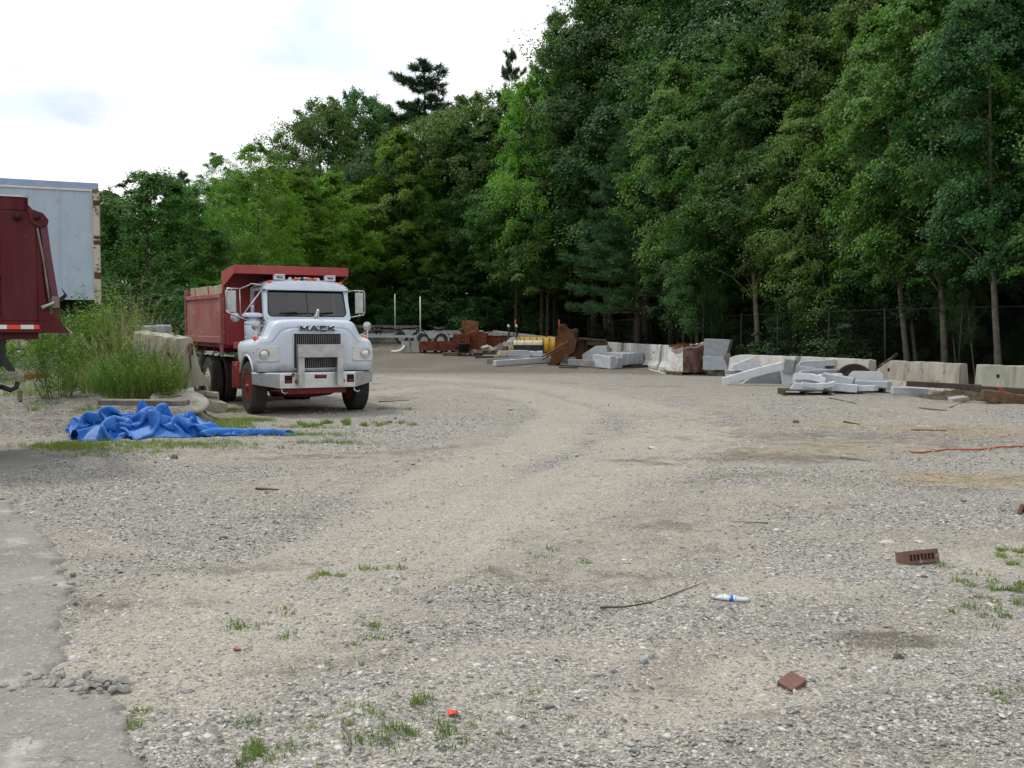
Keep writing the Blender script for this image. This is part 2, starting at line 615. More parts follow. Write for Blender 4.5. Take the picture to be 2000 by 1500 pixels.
def ground_z(x, y, forest=None, bank=None):
    """terrain plus the small relief of the ground sheet"""
    z = terrain(x, y)
    near = 1 - sstep(18, 40, y)
    z = z + 0.034 * (fbm(x * 2.3, y * 2.3, 21, 4) - 0.5) * near
    z = z + 0.022 * (fbm(x * 9, y * 9, 23, 3) - 0.5) * near
    # wheel ruts
    for T, w, a in ((TRACK_A, 0.85, 0.02), (TRACK_B, 0.7, 0.02), (TRACK_C, 0.25, 0.015), (TRACK_D, 0.15, 0.014)):
        d = seg_dist(x, y, T)
        z = z - a * np.exp(-((d - w) / 0.16) ** 2) + a * 0.7 * np.exp(-((d - w - 0.28) / 0.12) ** 2)
    # lug marks
    d = seg_dist(x, y, TRACK_C)
    z = z + 0.009 * np.sin((x - 0.4 * y) * 42) * np.exp(-((d - 0.25) / 0.18) ** 2) * sstep(0.4, .55, vnoise(x * 1.3, y * 1.3, 8))
    d = seg_dist(x, y, TRACK_A)
    z = z + 0.008 * np.sin((x * 0.7 + y) * 34) * np.exp(-((d - 0.85) / 0.13) ** 2) * sstep(0.45, .6, vnoise(x * .9, y * .9, 18)) * (1 - sstep(9, 13, y))
    c = G(760, 1150)
    z = z + 0.014 * np.sin((x + .8 * y) * 26) * np.exp(-(((x - c.x) / .7) ** 2 + ((y - c.y) / .35) ** 2))
    return z


gx = axis_pts([(-9, -4.5, 0.07), (-4.5, 4.5, 0.04), (4.5, 13, 0.07)], -900, 900)
gy = axis_pts([(2.6, 6.0, 0.026), (6.0, 10, 0.042), (10, 17, 0.075), (17, 40, 0.22)], -300, 1500)
GX, GY = np.meshgrid(gx, gy)
X1 = GX.ravel(); Y1 = GY.ravel()
MK = masks(X1, Y1)
Z1 = ground_z(X1, Y1)
Z1 = Z1 + 0.012 * (fbm(X1 * 22, Y1 * 22, 27, 2) - 0.5) * MK['gravel'] * (1 - sstep(8, 16, Y1))
Z1 = Z1 + MK['bank'] * 0.05 * (fbm(X1 * 3, Y1 * 3, 44, 4) - 0.5)
ia = warp_in(X1, Y1, ASPHALT, 0.20, 6, 61) | warp_in(X1, Y1, PATCH, 0.3, 3, 62)
Z1 = np.where(ia, terrain(X1, Y1) - 0.012, Z1)
nx, ny = len(gx), len(gy)
ii = np.arange(ny - 1)[:, None] * nx + np.arange(nx - 1)[None, :]
F = np.stack([ii, ii + 1, ii + 1 + nx, ii + nx], -1).reshape(-1, 4)


def ground_material():
    t = NT('yard_ground')
    co = t.coord()
    A = {k: t.attr(k) for k in ('track', 'gravel', 'straw', 'dark', 'forest', 'green', 'bank')}
    big = t.noise(0.65, 7, 0.62, dist=0.5)
    mid = t.noise(3.2, 8, 0.66, dist=0.2)
    fine = t.noise(38, 6, 0.7)
    vfine = t.noise(150, 4, 0.7)
    dirt = t.mix(t.ramp(big, [(0.35, 0), (0.65, 1)]), (0.445, 0.395, 0.318), (0.325, 0.302, 0.260))
    dirt = t.mix(t.ramp(mid, [(0.38, 0.0), (0.60, 0.72)]), dirt, (0.245, 0.222, 0.182))
    dirt = t.mix(t.ramp(t.noise(13, 7, 0.7, dist=0.4), [(0.50, 0.0), (0.66, 0.55)]), dirt, (0.20, 0.18, 0.15))
    dirt = t.mix(t.math('MULTIPLY', A['track'], 0.55), dirt, (0.475, 0.435, 0.355))
    dirt = t.mix(1.0, dirt, t.ramp(fine, [(0.30, 0.62), (0.62, 1.0)]), 'MULTIPLY')
    dirt = t.mix(t.ramp(vfine, [(0.58, 0), (0.70, 0.35)]), dirt, (0.52, 0.48, 0.40))
    # crushed stone embedded in the surface, two sizes
    v1c = t.vor(46, out=1); v1d = t.vor(46, out=0)
    v2c = t.vor(95, out=1); v2d = t.vor(95, out=0)
    v3c = t.vor(24, out=1); v3d = t.vor(24, out=0)
    def stone(vc, vd):
        s = t.n('ShaderNodeSeparateColor'); t.l(vc, s.inputs[0])
        c = t.ramp(s.outputs[0], [(0.0, (0.20, 0.20, 0.195)), (0.25, (0.33, 0.32, 0.30)), (0.55, (0.42, 0.405, 0.365)), (0.8, (0.53, 0.51, 0.46)), (1.0, (0.68, 0.66, 0.62))])
        edge = t.ramp(vd, [(0.30, 1.0), (0.62, 0.45)])
        return t.mix(1.0, c, edge, 'MULTIPLY'), s.outputs[1]
    s1, r1 = stone(v1c, v1d); s2, r2 = stone(v2c, v2d); s3, r3 = stone(v3c, v3d)
    def presence(rnd, lo, hi):
        thr = t.math('ADD', t.math('MULTIPLY', A['gravel'], hi - lo), lo)
        return t.math('LESS_THAN', rnd, thr)
    p2 = presence(r2, 0.30, 0.72); p1 = presence(r1, 0.10, 0.40); p3 = presence(r3, 0.02, 0.11)
    col = t.mix(p2, dirt, s2); col = t.mix(p1, col, s1); col = t.mix(p3, col, s3)
    # dark damp soil, asphalt millings, and shade painted at the two trucks
    dk = t.ramp(t.math('ADD', A['dark'], t.math('ADD', t.math('MULTIPLY', t.math('SUBTRACT', mid, 0.5), 1.3), t.math('MULTIPLY', t.math('SUBTRACT', t.noise(11, 6, 0.7, dist=0.6), 0.5), 1.2))), [(0.22, 0), (0.66, 1)])
    col = t.mix(t.math('MULTIPLY', dk, 0.85), col, t.mix(t.math('MULTIPLY', p2, 0.5), (0.105, 0.088, 0.068), s2))
    # straw and bark dust
    mp = t.n('ShaderNodeMapping'); mp.inputs['Rotation'].default_value = (0, 0, 0.35); mp.inputs['Scale'].default_value = (9, 42, 1)
    t.l(co, mp.inputs[0])
    st = t.noise(1.0, 5, 0.75, vec=mp.outputs[0], dist=0.8)
    sm = t.ramp(t.math('MULTIPLY', t.math('MULTIPLY', A['straw'], t.ramp(t.noise(2.4, 7, 0.7, dist=0.8), [(0.36, 0.45), (0.58, 1.0)])), t.math('ADD', t.math('MULTIPLY', st, 1.6), 0.0)), [(0.35, 0), (0.85, 0.85)])
    col = t.mix(sm, col, t.mix(t.ramp(st, [(0.4, 0), (0.62, 1)]), (0.19, 0.145, 0.10), (0.42, 0.33, 0.215)))
    # thin grass film
    gm = t.ramp(t.math('MULTIPLY', A['green'], t.math('ADD', t.noise(9, 6, 0.7), 0.35)), [(0.30, 0), (0.70, 0.75)])
    col = t.mix(gm, col, t.mix(fine, (0.13, 0.15, 0.05), (0.07, 0.10, 0.03)))
    # sparse dark twigs and bits
    bits = t.vor(17, out=1); bd = t.vor(17, out=0)
    sb = t.n('ShaderNodeSeparateColor'); t.l(bits, sb.inputs[0])
    bm_ = t.math('MULTIPLY', t.math('LESS_THAN', sb.outputs[1], 0.14), t.math('LESS_THAN', bd, 0.16))
    col = t.mix(t.math('MULTIPLY', bm_, 0.75), col, (0.06, 0.05, 0.04))
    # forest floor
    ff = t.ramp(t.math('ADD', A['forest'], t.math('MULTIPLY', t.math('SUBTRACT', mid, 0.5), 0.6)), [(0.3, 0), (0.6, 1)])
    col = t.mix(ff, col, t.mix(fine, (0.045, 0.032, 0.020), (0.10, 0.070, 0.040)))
    t.set(color=col, rough=0.95, spec=0.12)
    h = t.math('MULTIPLY', p1, t.ramp(v1d, [(0.0, 1.0), (0.55, 0.0)]))
    h2 = t.math('MULTIPLY', p2, t.ramp(v2d, [(0.0, 0.5), (0.55, 0.0)]))
    h3 = t.math('MULTIPLY', p3, t.ramp(v3d, [(0.0, 1.0), (0.5, 0.0)]))
    hh = t.math('ADD', t.math('ADD', h, h2), t.math('MULTIPLY', h3, 1.6))
    nb = t.bump(hh, 0.8, 0.010)
    nb = t.bump(fine, 0.45, 0.02, nb)
    t.set(normal=nb)
    return t.mat


M_GROUND = ground_material()
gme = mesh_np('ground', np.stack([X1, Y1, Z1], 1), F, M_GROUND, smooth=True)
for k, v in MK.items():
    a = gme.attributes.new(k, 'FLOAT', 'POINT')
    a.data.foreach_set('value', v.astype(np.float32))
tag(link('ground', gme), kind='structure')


# ---------------- asphalt sheets
def asphalt_material():
    t = NT('old_asphalt')
    n1 = t.noise(1.2, 6, 0.6); n2 = t.noise(90, 5, 0.7); n3 = t.noise(7, 8, 0.7, dist=.3)
    c = t.mix(t.ramp(n1, [(0.35, 0), (0.65, 1)]), (0.30, 0.288, 0.265), (0.235, 0.228, 0.212))
    c = t.mix(t.ramp(n3, [(0.5, 0), (0.66, 0.55)]), c, (0.37, 0.335, 0.27))
    c = t.mix(1.0, c, t.ramp(n2, [(0.32, 0.6), (0.62, 1.0)]), 'MULTIPLY')
    s = t.n('ShaderNodeSeparateColor'); t.l(t.vor(75, out=1), s.inputs[0])
    c = t.mix(t.math('MULTIPLY', t.math('LESS_THAN', s.outputs[1], 0.2), 0.5), c, t.ramp(s.outputs[0], [(0, (.10, .10, .10)), (0.6, (.30, .29, .27)), (1, (.5, .49, .46))]))
    pw = t.noise(2.3, 5, 0.6)
    c = t.mix(t.ramp(pw, [(0.60, 0), (0.72, 0.5)]), c, (0.52, 0.51, 0.48))
    ck = t.vor(1.9, vec=None, feature='DISTANCE_TO_EDGE')
    mp = t.n('ShaderNodeVectorMath', operation='ADD'); nn = t.n('ShaderNodeTexNoise'); nn.inputs['Scale'].default_value = 3
    nn.inputs['Detail'].default_value = 6
    t.l(t.coord(), nn.inputs['Vector'])
    sc = t.n('ShaderNodeVectorMath', operation='SCALE'); sc.inputs['Scale'].default_value = 0.5
    t.l(nn.outputs[1], sc.inputs[0]); t.l(t.coord(), mp.inputs[0]); t.l(sc.outputs[0], mp.inputs[1])
    ck = t.vor(1.3, vec=mp.outputs[0], feature='DISTANCE_TO_EDGE')
    crk = t.math('MULTIPLY', t.math('LESS_THAN', ck, 0.0035), t.math('GREATER_THAN', t.noise(0.9, 3), 0.48))
    c = t.mix(t.math('MULTIPLY', crk, 0.5), c, (0.07, 0.065, 0.06))
    t.set(color=c, rough=0.93, spec=0.15)
    t.set(normal=t.bump(t.math('SUBTRACT', n2, t.math('MULTIPLY', crk, 0.6)), 0.5, 0.006))
    return t.mat


M_ASPH = asphalt_material()


def asphalt_sheet(name, poly, amp, sc, seed, step, xr, yr, lift=0.016):
    ax = np.arange(xr[0], xr[1], step); ay = np.arange(yr[0], yr[1], step)
    AX, AY = np.meshgrid(ax, ay); x = AX.ravel(); y = AY.ravel()
    ins = warp_in(x, y, poly, amp, sc, seed)
    z = terrain(x, y) + lift + 0.004 * (fbm(x * 6, y * 6, seed + 9, 3) - 0.5)
    n0 = len(ax); m0 = len(ay)
    I = np.arange(m0 - 1)[:, None] * n0 + np.arange(n0 - 1)[None, :]
    Fq = np.stack([I, I + 1, I + 1 + n0, I + n0], -1).reshape(-1, 4)
    keep = ins[Fq].any(axis=1)
    Fq = Fq[keep]
    z = np.where(ins, z, terrain(x, y) - 0.03)
    used = np.unique(Fq); remap = np.full(len(x), -1); remap[used] = np.arange(len(used))
    me = mesh_np(name, np.stack([x, y, z], 1)[used], remap[Fq], M_ASPH, smooth=False)
    return tag(link(name, me), kind='structure')


asphalt_sheet('asphalt_pavement', ASPHALT, 0.20, 6, 61, 0.03, (-7.0, -1.2), (2.4, 9.4))
asphalt_sheet('asphalt_patch', PATCH, 0.30, 3, 62, 0.05, (-12, -5.5), (10.5, 15.0), 0.012)


# ---------------- loose stones (real geometry, placed as instances of six pebble shapes)
def pebble_mesh(seed, flat):
    bm = bmesh.new()
    bmesh.ops.create_icosphere(bm, subdivisions=2 if seed < 3 else 1, radius=0.5)
    rng = np.random.RandomState(seed)
    for k in range(5):                       # chip flat facets off
        d = Vector(rng.normal(size=3)).normalized(); h = rng.uniform(0.24, 0.38)
        for v in bm.verts:
            q = v.co.dot(d)
            if q > h: v.co -= d * (q - h)
    for v in bm.verts:
        v.co = Vector((v.co.x * rng.uniform(0.93, 1.07), v.co.y * 0.8, v.co.z * flat))
    me = bpy.data.meshes.new('pebble_shape'); bm.to_mesh(me); bm.free()
    return me


def stone_material():
    t = NT('crushed_stone')
    r = t.attr('rnd', typ='INSTANCER')
    c = t.ramp(r, [(0.0, (0.19, 0.195, 0.20)), (0.15, (0.30, 0.30, 0.295)), (0.42, (0.41, 0.395, 0.36)), (0.66, (0.48, 0.44, 0.37)), (0.82, (0.55, 0.53, 0.48)),
                   (0.93, (0.62, 0.61, 0.58)), (0.97, (0.36, 0.25, 0.16)), (1.0, (0.22, 0.25, 0.27))])
    c = t.mix(1.0, c, t.ramp(t.noise(3.5, 5, 0.7), [(0.3, 0.72), (0.7, 1.0)]), 'MULTIPLY')
    t.set(color=c, rough=0.88, spec=0.2)
    t.set(normal=t.bump(t.noise(6, 4), 0.3, 0.05))
    return t.mat


M_STONE = stone_material()
peb_src = []
for k in range(6):
    me = pebble_mesh(k, (0.62, 0.5, 0.72, 0.5, 0.6, 0.42)[k]); me.materials.append(M_STONE)
    peb_src.append(bpy.data.objects.new('pebble_shape', me))


def scatter_object(name, P, rot, scl, idx, rnd, sources):
    me = bpy.data.meshes.new(name)
    n = len(P)
    me.vertices.add(n); me.vertices.foreach_set('co', P.astype(np.float32).ravel())
    for nm, ty, arr, key in (('rot', 'FLOAT_VECTOR', rot, 'vector'), ('scl', 'FLOAT_VECTOR', scl, 'vector'), ('idx', 'INT', idx, 'value'), ('rnd', 'FLOAT', rnd, 'value')):
        a = me.attributes.new(nm, ty, 'POINT')
        a.data.foreach_set(key, (arr.astype(np.int32) if ty == 'INT' else arr.astype(np.float32)).ravel())
    me.update()
    o = link(name, me)
    ng = bpy.data.node_groups.new(name + '_scatter', 'GeometryNodeTree')
    ng.interface.new_socket('Geometry', in_out='INPUT', socket_type='NodeSocketGeometry')
    ng.interface.new_socket('Geometry', in_out='OUTPUT', socket_type='NodeSocketGeometry')
    gi = ng.nodes.new('NodeGroupInput'); go = ng.nodes.new('NodeGroupOutput')
    iop = ng.nodes.new('GeometryNodeInstanceOnPoints'); iop.inputs['Pick Instance'].default_value = True
    jn = ng.nodes.new('GeometryNodeGeometryToInstance')
    for s in reversed(sources):
        oi = ng.nodes.new('GeometryNodeObjectInfo'); oi.inputs['Object'].default_value = s
        ng.links.new(oi.outputs['Geometry'], jn.inputs[0])
    def at(nm, ty):
        q = ng.nodes.new('GeometryNodeInputNamedAttribute'); q.data_type = ty; q.inputs['Name'].default_value = nm
        return [s for s in q.outputs if s.enabled and s.name == 'Attribute'][0]
    ng.links.new(gi.outputs[0], iop.inputs['Points'])
    ng.links.new(jn.outputs[0], iop.inputs['Instance'])
    ng.links.new(at('idx', 'INT'), iop.inputs['Instance Index'])
    e2r = ng.nodes.new('FunctionNodeEulerToRotation')
    ng.links.new(at('rot', 'FLOAT_VECTOR'), e2r.inputs[0]); ng.links.new(e2r.outputs[0], iop.inputs['Rotation'])
    ng.links.new(at('scl', 'FLOAT_VECTOR'), iop.inputs['Scale'])
    ng.links.new(iop.outputs[0], go.inputs[0])
    md = o.modifiers.new('scatter', 'NODES'); md.node_group = ng
    return o


def frustum_points(n, y0, y1, rng, margin=1.08, power=1.0):
    y = y0 + (y1 - y0) * rng.uniform(size=n) ** power
    x = (rng.uniform(-1, 1, size=n)) * (y * 0.5144 * margin + 0.4)
    return x, y


rng = np.random.RandomState(7)
px_, py_, ps_ = [], [], []
for (n, y0, y1, s0, s1, lo) in ((44000, 3.2, 6.5, 0.008, 0.027, 0.10), (48000, 6.5, 12, 0.011, 0.034, 0.12), (36000, 12, 24, 0.018, 0.045, 0.08),
                               (2000, 3.3, 9, 0.025, 0.050, 0.10), (1700, 9, 26, 0.04, 0.075, 0.10), (90, 3.5, 14, 0.05, 0.08, 0.3)):
    x, y = frustum_points(n, y0, y1, rng)
    mm = masks(x, y)
    keep = rng.uniform(size=n) < (lo + (1 - lo) * mm['gravel']) * (1 - 0.75 * mm['straw']) * (1 - 0.7 * mm['track']) * (1 - mm['forest']) * 0.68
    asp = warp_in(x, y, ASPHALT, 0.20, 6, 61) | warp_in(x, y, PATCH, 0.3, 3, 62)
    keep &= ~(asp & (rng.uniform(size=n) > 0.035))
    x = x[keep]; y = y[keep]
    px_.append(x); py_.append(y)
    u = rng.uniform(size=len(x)) ** 2.2
    ps_.append(s0 + (s1 - s0) * u)
X = np.concatenate(px_); Y = np.concatenate(py_); S = np.concatenate(ps_)
asp = warp_in(X, Y, ASPHALT, 0.20, 6, 61) | warp_in(X, Y, PATCH, 0.3, 3, 62)
Zp = np.where(asp, terrain(X, Y) + 0.016, ground_z(X, Y)) + S * 0.13
n = len(X)
MD = masks(X, Y)
rot = np.stack([rng.normal(0, 0.28, n), rng.normal(0, 0.28, n), rng.uniform(0, 6.283, n)], 1)
scl = np.stack([S * rng.uniform(0.9, 1.5, n), S * rng.uniform(0.7, 1.05, n), S * rng.uniform(0.6, 1.0, n)], 1)
scatter_object('gravel', np.stack([X, Y, Zp], 1), rot, scl, rng.randint(0, 6, n), rng.uniform(size=n) * (1 - 0.55 * np.clip(MD['dark'], 0, 1)), peb_src)
tag(bpy.data.objects['gravel'], 'loose grey and tan crushed gravel strewn over the dirt yard', 'gravel', kind='stuff')


# ---------------- grass, sprouts, straw (one stuff mesh each)
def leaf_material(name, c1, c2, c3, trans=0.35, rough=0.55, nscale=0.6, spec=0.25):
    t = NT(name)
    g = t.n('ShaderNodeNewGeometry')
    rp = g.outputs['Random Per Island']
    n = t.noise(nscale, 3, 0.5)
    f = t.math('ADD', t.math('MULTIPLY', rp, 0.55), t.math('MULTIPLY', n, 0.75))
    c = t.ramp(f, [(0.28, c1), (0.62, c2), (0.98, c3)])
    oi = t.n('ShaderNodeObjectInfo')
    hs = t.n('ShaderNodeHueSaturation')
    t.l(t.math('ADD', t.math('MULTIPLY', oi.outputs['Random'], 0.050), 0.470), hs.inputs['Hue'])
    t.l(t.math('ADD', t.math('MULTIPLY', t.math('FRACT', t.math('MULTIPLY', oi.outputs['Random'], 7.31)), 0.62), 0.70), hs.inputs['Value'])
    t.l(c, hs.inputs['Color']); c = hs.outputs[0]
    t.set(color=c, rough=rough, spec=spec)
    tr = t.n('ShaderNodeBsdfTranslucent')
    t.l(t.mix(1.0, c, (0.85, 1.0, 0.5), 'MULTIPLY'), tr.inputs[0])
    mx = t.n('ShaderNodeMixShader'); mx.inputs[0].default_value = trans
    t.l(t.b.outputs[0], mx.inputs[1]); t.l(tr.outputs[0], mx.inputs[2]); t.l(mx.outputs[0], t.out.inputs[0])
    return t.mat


M_GRASS = leaf_material('grass_blades', (0.080, 0.140, 0.034), (0.145, 0.240, 0.052), (0.27, 0.35, 0.105), 0.35, nscale=1.5)
M_DRY = leaf_material('dry_grass', (0.22, 0.17, 0.08), (0.36, 0.29, 0.15), (0.48, 0.41, 0.24), 0.25, nscale=1.5)
M_WEED = leaf_material('weed_leaves', (0.055, 0.125, 0.022), (0.11, 0.23, 0.035), (0.21, 0.36, 0.07), 0.4, nscale=2.0)


def blades(P, H, Wd, lean, rng, segs=2):
    """grass blades: P (n,3) bases, H heights, Wd widths. Returns verts, quads"""
    n = len(P)
    az = rng.uniform(0, 2 * np.pi, n); d = np.stack([np.cos(az), np.sin(az), np.zeros(n)], 1)
    s = np.stack([-np.sin(az), np.cos(az), np.zeros(n)], 1)
    V = []
    for k in range(segs + 1):
        f = k / segs
        c = P + d * (lean * f ** 1.8)[:, None] + np.array([0, 0, 1.0]) * (H * (f - 0.25 * f * f * np.clip(lean / np.maximum(H, 1e-3), 0, 1)))[:, None]
        w = (Wd * (1 - f * 0.85))[:, None] * 0.5
        V += [c - s * w, c + s * w]
    V = np.stack(V, 1)              # n, 2(segs+1), 3
    m = V.shape[1]
    base = np.arange(n)[:, None] * m
    Fq = np.concatenate([base + np.array([2 * k, 2 * k + 1, 2 * k + 3, 2 * k + 2]) for k in range(segs)], 0)
    return V.reshape(-1, 3), Fq


def tuft_points(cx, cy, rad, n, rng):
    a = rng.uniform(0, 6.283, n); r = rad * np.sqrt(rng.uniform(size=n))
    x = cx + np.cos(a) * r; y = cy + np.sin(a) * r
    return x, y


def grass_object(name, spots, mat, label, cat='grass', kind='stuff', seed=3):
    """spots: (x, y, radius, count, height, width)"""
    r = np.random.RandomState(seed)
    Ps, Hs, Ws, Ls = [], [], [], []
    for (cx, cy, rad, cnt, h, w) in spots:
        x, y = tuft_points(cx, cy, rad, cnt, r)
        z = ground_z(x, y) - 0.004
        Ps.append(np.stack([x, y, z], 1)); hh = h * r.uniform(0.45, 1.1, cnt)
        Hs.append(hh); Ws.append(w * r.uniform(0.7, 1.2, cnt)); Ls.append(hh * r.uniform(0.2, 1.0, cnt))
    V, Fq = blades(np.concatenate(Ps), np.concatenate(Hs), np.concatenate(Ws), np.concatenate(Ls), r)
    return tag(link(name, mesh_np(name, V, Fq, mat)), label, cat, kind=kind)


r2 = random.Random(5)
spots = []
for (px, py, rr, n, cnt, h) in ((770, 1425, 0.20, 8, 34, 0.045), (690, 1400, 0.12, 5, 22, 0.05), (815, 1380, 0.04, 2, 40, 0.06), (890, 1430, 0.10, 5, 24, 0.04), (470, 1410, 0.05, 2, 30, 0.04),
                                (460, 1465, 0.08, 4, 60, 0.05), (535, 1465, 0.08, 4, 30, 0.04), (265, 1432, 0.03, 1, 50, 0.04), (282, 1391, 0.025, 1, 60, 0.03), (500, 1210, 0.2, 7, 20, 0.04),
                                (555, 1250, 0.06, 2, 30, 0.04), (630, 1128, 0.12, 5, 50, 0.04), (745, 1110, 0.12, 4, 30, 0.05), (740, 1240, 0.15, 8, 18, 0.04), (1140, 1100, 0.04, 1, 40, 0.04),
                                (880, 1440, 0.2, 6, 14, 0.03), (1050, 1060, 0.3, 5, 12, 0.04), (1970, 1200, 0.3, 10, 30, 0.05), (1985, 1085, 0.3, 14, 60, 0.05), (1995, 1160, 0.25, 12, 50, 0.05),
                                (1930, 1130, 0.4, 10, 20, 0.05), (1955, 1370, 0.15, 6, 14, 0.04), (770, 800, 0.3, 4, 20, 0.10), (650, 830, 0.5, 12, 60, 0.10), (760, 830, 0.4, 8, 40, 0.08),
                                (1050, 1100, 0.4, 6, 10, 0.04), (600, 1270, .3, 6, 10, .03), (950, 1385, 0.3, 8, 12, .035), (720, 1460, .3, 10, 16, .035), (830, 1440, .3, 8, 12, .03)):
    c = G(px, py)
    for k in range(n):
        a = r2.uniform(0, 6.28); q = rr * math.sqrt(r2.random()) * 1.2
        spots.append((c.x + q * math.cos(a), c.y + q * math.sin(a), 0.018 + 0.02 * r2.random() + 0.003 * c.y, int(cnt * r2.uniform(.5, 1.1)) + 3, h * r2.uniform(.7, 1.2), 0.0035 + 0.0006 * c.y))
grass_object('grass_sprouts', spots, M_GRASS, 'small green grass sprouts growing between the gravel', seed=4)

# grass round the tarp and along the bank
spots = []
rg = np.random.RandomState(12)
gxs, gys = [], []
for (px, py, rx, ry, cnt) in ((330, 872, 1.7, 0.55, 300), (250, 882, 1.0, 0.7, 120), (540, 850, 1.1, 0.35, 300), (140, 872, 0.6, 0.45, 420), (440, 803, 0.32, 0.5, 260), (480, 822, 0.5, 0.3, 300), (640, 866, 0.8, 0.25, 60),
                              (100, 725, 0.9, 0.6, 160), (30, 745, 0.8, 0.5, 120), (250, 745, 1.0, 0.8, 220), (175, 800, .3, .3, 60), (90, 790, 0.5, 0.3, 40), (60, 800, .4, .2, 25),
                              (160, 830, 0.25, 0.3, 80), (590, 835, 0.8, 0.2, 60), (740, 690, 4.0, 2.0, 260), (350, 700, 1.0, 2.0, 160)):
    c = G(px, py)
    for k in range(cnt):
        x = c.x + rg.normal() * rx * 0.5; y = c.y + rg.normal() * ry * 0.5
        spots.append((x, y, 0.05, rg.randint(4, 13), rg.uniform(0.03, 0.10), 0.008))
grass_object('grass_verge', spots, M_GRASS, 'patchy green grass growing round the blue tarp and along the bank', seed=8)

# straw litter on the right
r3 = np.random.RandomState(31)
x, y = frustum_points(60000, 8.5, 30, r3, 1.15)
mm = masks(x, y)
k = r3.uniform(size=len(x)) < np.clip(mm['straw'] - 0.2, 0, 1) ** 1.2 * 0.9
x = x[k]; y = y[k]; n = len(x)
Ls = r3.uniform(0.03, 0.14, n); az = r3.normal(0.2, 0.9, n); wd = r3.uniform(0.003, 0.007, n)
d = np.stack([np.cos(az), np.sin(az), r3.normal(0, 0.12, n)], 1); s = np.stack([-np.sin(az), np.cos(az), np.zeros(n)], 1)
c = np.stack([x, y, ground_z(x, y) + 0.010], 1)
V = np.stack([c - d * Ls[:, None] / 2 - s * wd[:, None], c - d * Ls[:, None] / 2 + s * wd[:, None], c + d * Ls[:, None] / 2 + s * wd[:, None], c + d * Ls[:, None] / 2 - s * wd[:, None]], 1).reshape(-1, 3)
M_STRAW = leaf_material('straw', (0.17, 0.11, 0.05), (0.34, 0.23, 0.11), (0.52, 0.40, 0.22), 0.1, nscale=3)
tag(link('straw_litter', mesh_np('straw_litter', V, np.arange(4 * n).reshape(-1, 4), M_STRAW)), 'orange brown straw and bark litter spread on the ground at the right', 'straw', kind='stuff')

# ================================================================== TREES
M_BARK = pm('bark', (0.105, 0.085, 0.062), (0.055, 0.045, 0.035), scale=6, rough=0.9, bump=0.6, bscale=22, bdist=0.02, patch=(0.20, 0.19, 0.16), patch_scale=5, patch_at=0.56, spec=0.1)
M_BARK_PALE = pm('pale_bark', (0.24, 0.215, 0.175), (0.12, 0.105, 0.085), scale=4, rough=0.9, bump=0.5, bscale=16, bdist=0.02, patch=(0.40, 0.37, 0.31), patch_scale=2.2, patch_at=0.60, spec=0.1)
LEAF = {
    'dark': leaf_material('leaves_dark', (0.020, 0.062, 0.020), (0.042, 0.115, 0.032), (0.090, 0.195, 0.050), 0.36, nscale=0.45),
    'shade': leaf_material('leaves_shade_darkened', (0.012, 0.036, 0.012), (0.026, 0.068, 0.020), (0.055, 0.120, 0.032), 0.30, nscale=0.6),  # dark leaves darkened again: the forest shade is put into their colour
    'mid': leaf_material('leaves_mid', (0.038, 0.100, 0.026), (0.084, 0.190, 0.042), (0.165, 0.300, 0.070), 0.42, nscale=0.45),
    'bright': leaf_material('leaves_bright', (0.065, 0.150, 0.018), (0.130, 0.270, 0.030), (0.230, 0.390, 0.060), 0.48, nscale=0.45),
    'vine': leaf_material('leaves_vine', (0.025, 0.075, 0.014), (0.058, 0.150, 0.024), (0.130, 0.240, 0.050), 0.35, nscale=0.8),
    'needle': leaf_material('needles', (0.028, 0.075, 0.034), (0.055, 0.130, 0.052), (0.095, 0.195, 0.072), 0.30, nscale=0.5),
    'pine_far': leaf_material('needles_far', (0.026, 0.058, 0.026), (0.045, 0.090, 0.038), (0.080, 0.135, 0.055), 0.20, nscale=0.5),
}


def unit(v):
    return v / np.maximum(np.linalg.norm(v, axis=1, keepdims=True), 1e-9)


def leaf_quads(C, N, T, Ln, Wd):
    """pointed leaves at C with normals N, tip direction T"""
    T = unit(T - N * (T * N).sum(1, keepdims=True))
    B = np.cross(N, T)
    L2 = Ln[:, None]; W2 = Wd[:, None] * 0.5
    dn = N * (Wd[:, None] * 0.22)
    V = np.stack([C - T * L2 * 0.45, C + B * W2 - T * L2 * 0.05 + dn, C + T * L2 * 0.55, C - B * W2 - T * L2 * 0.05 + dn], 1)
    return V.reshape(-1, 3), np.arange(4 * len(C)).reshape(-1, 4)


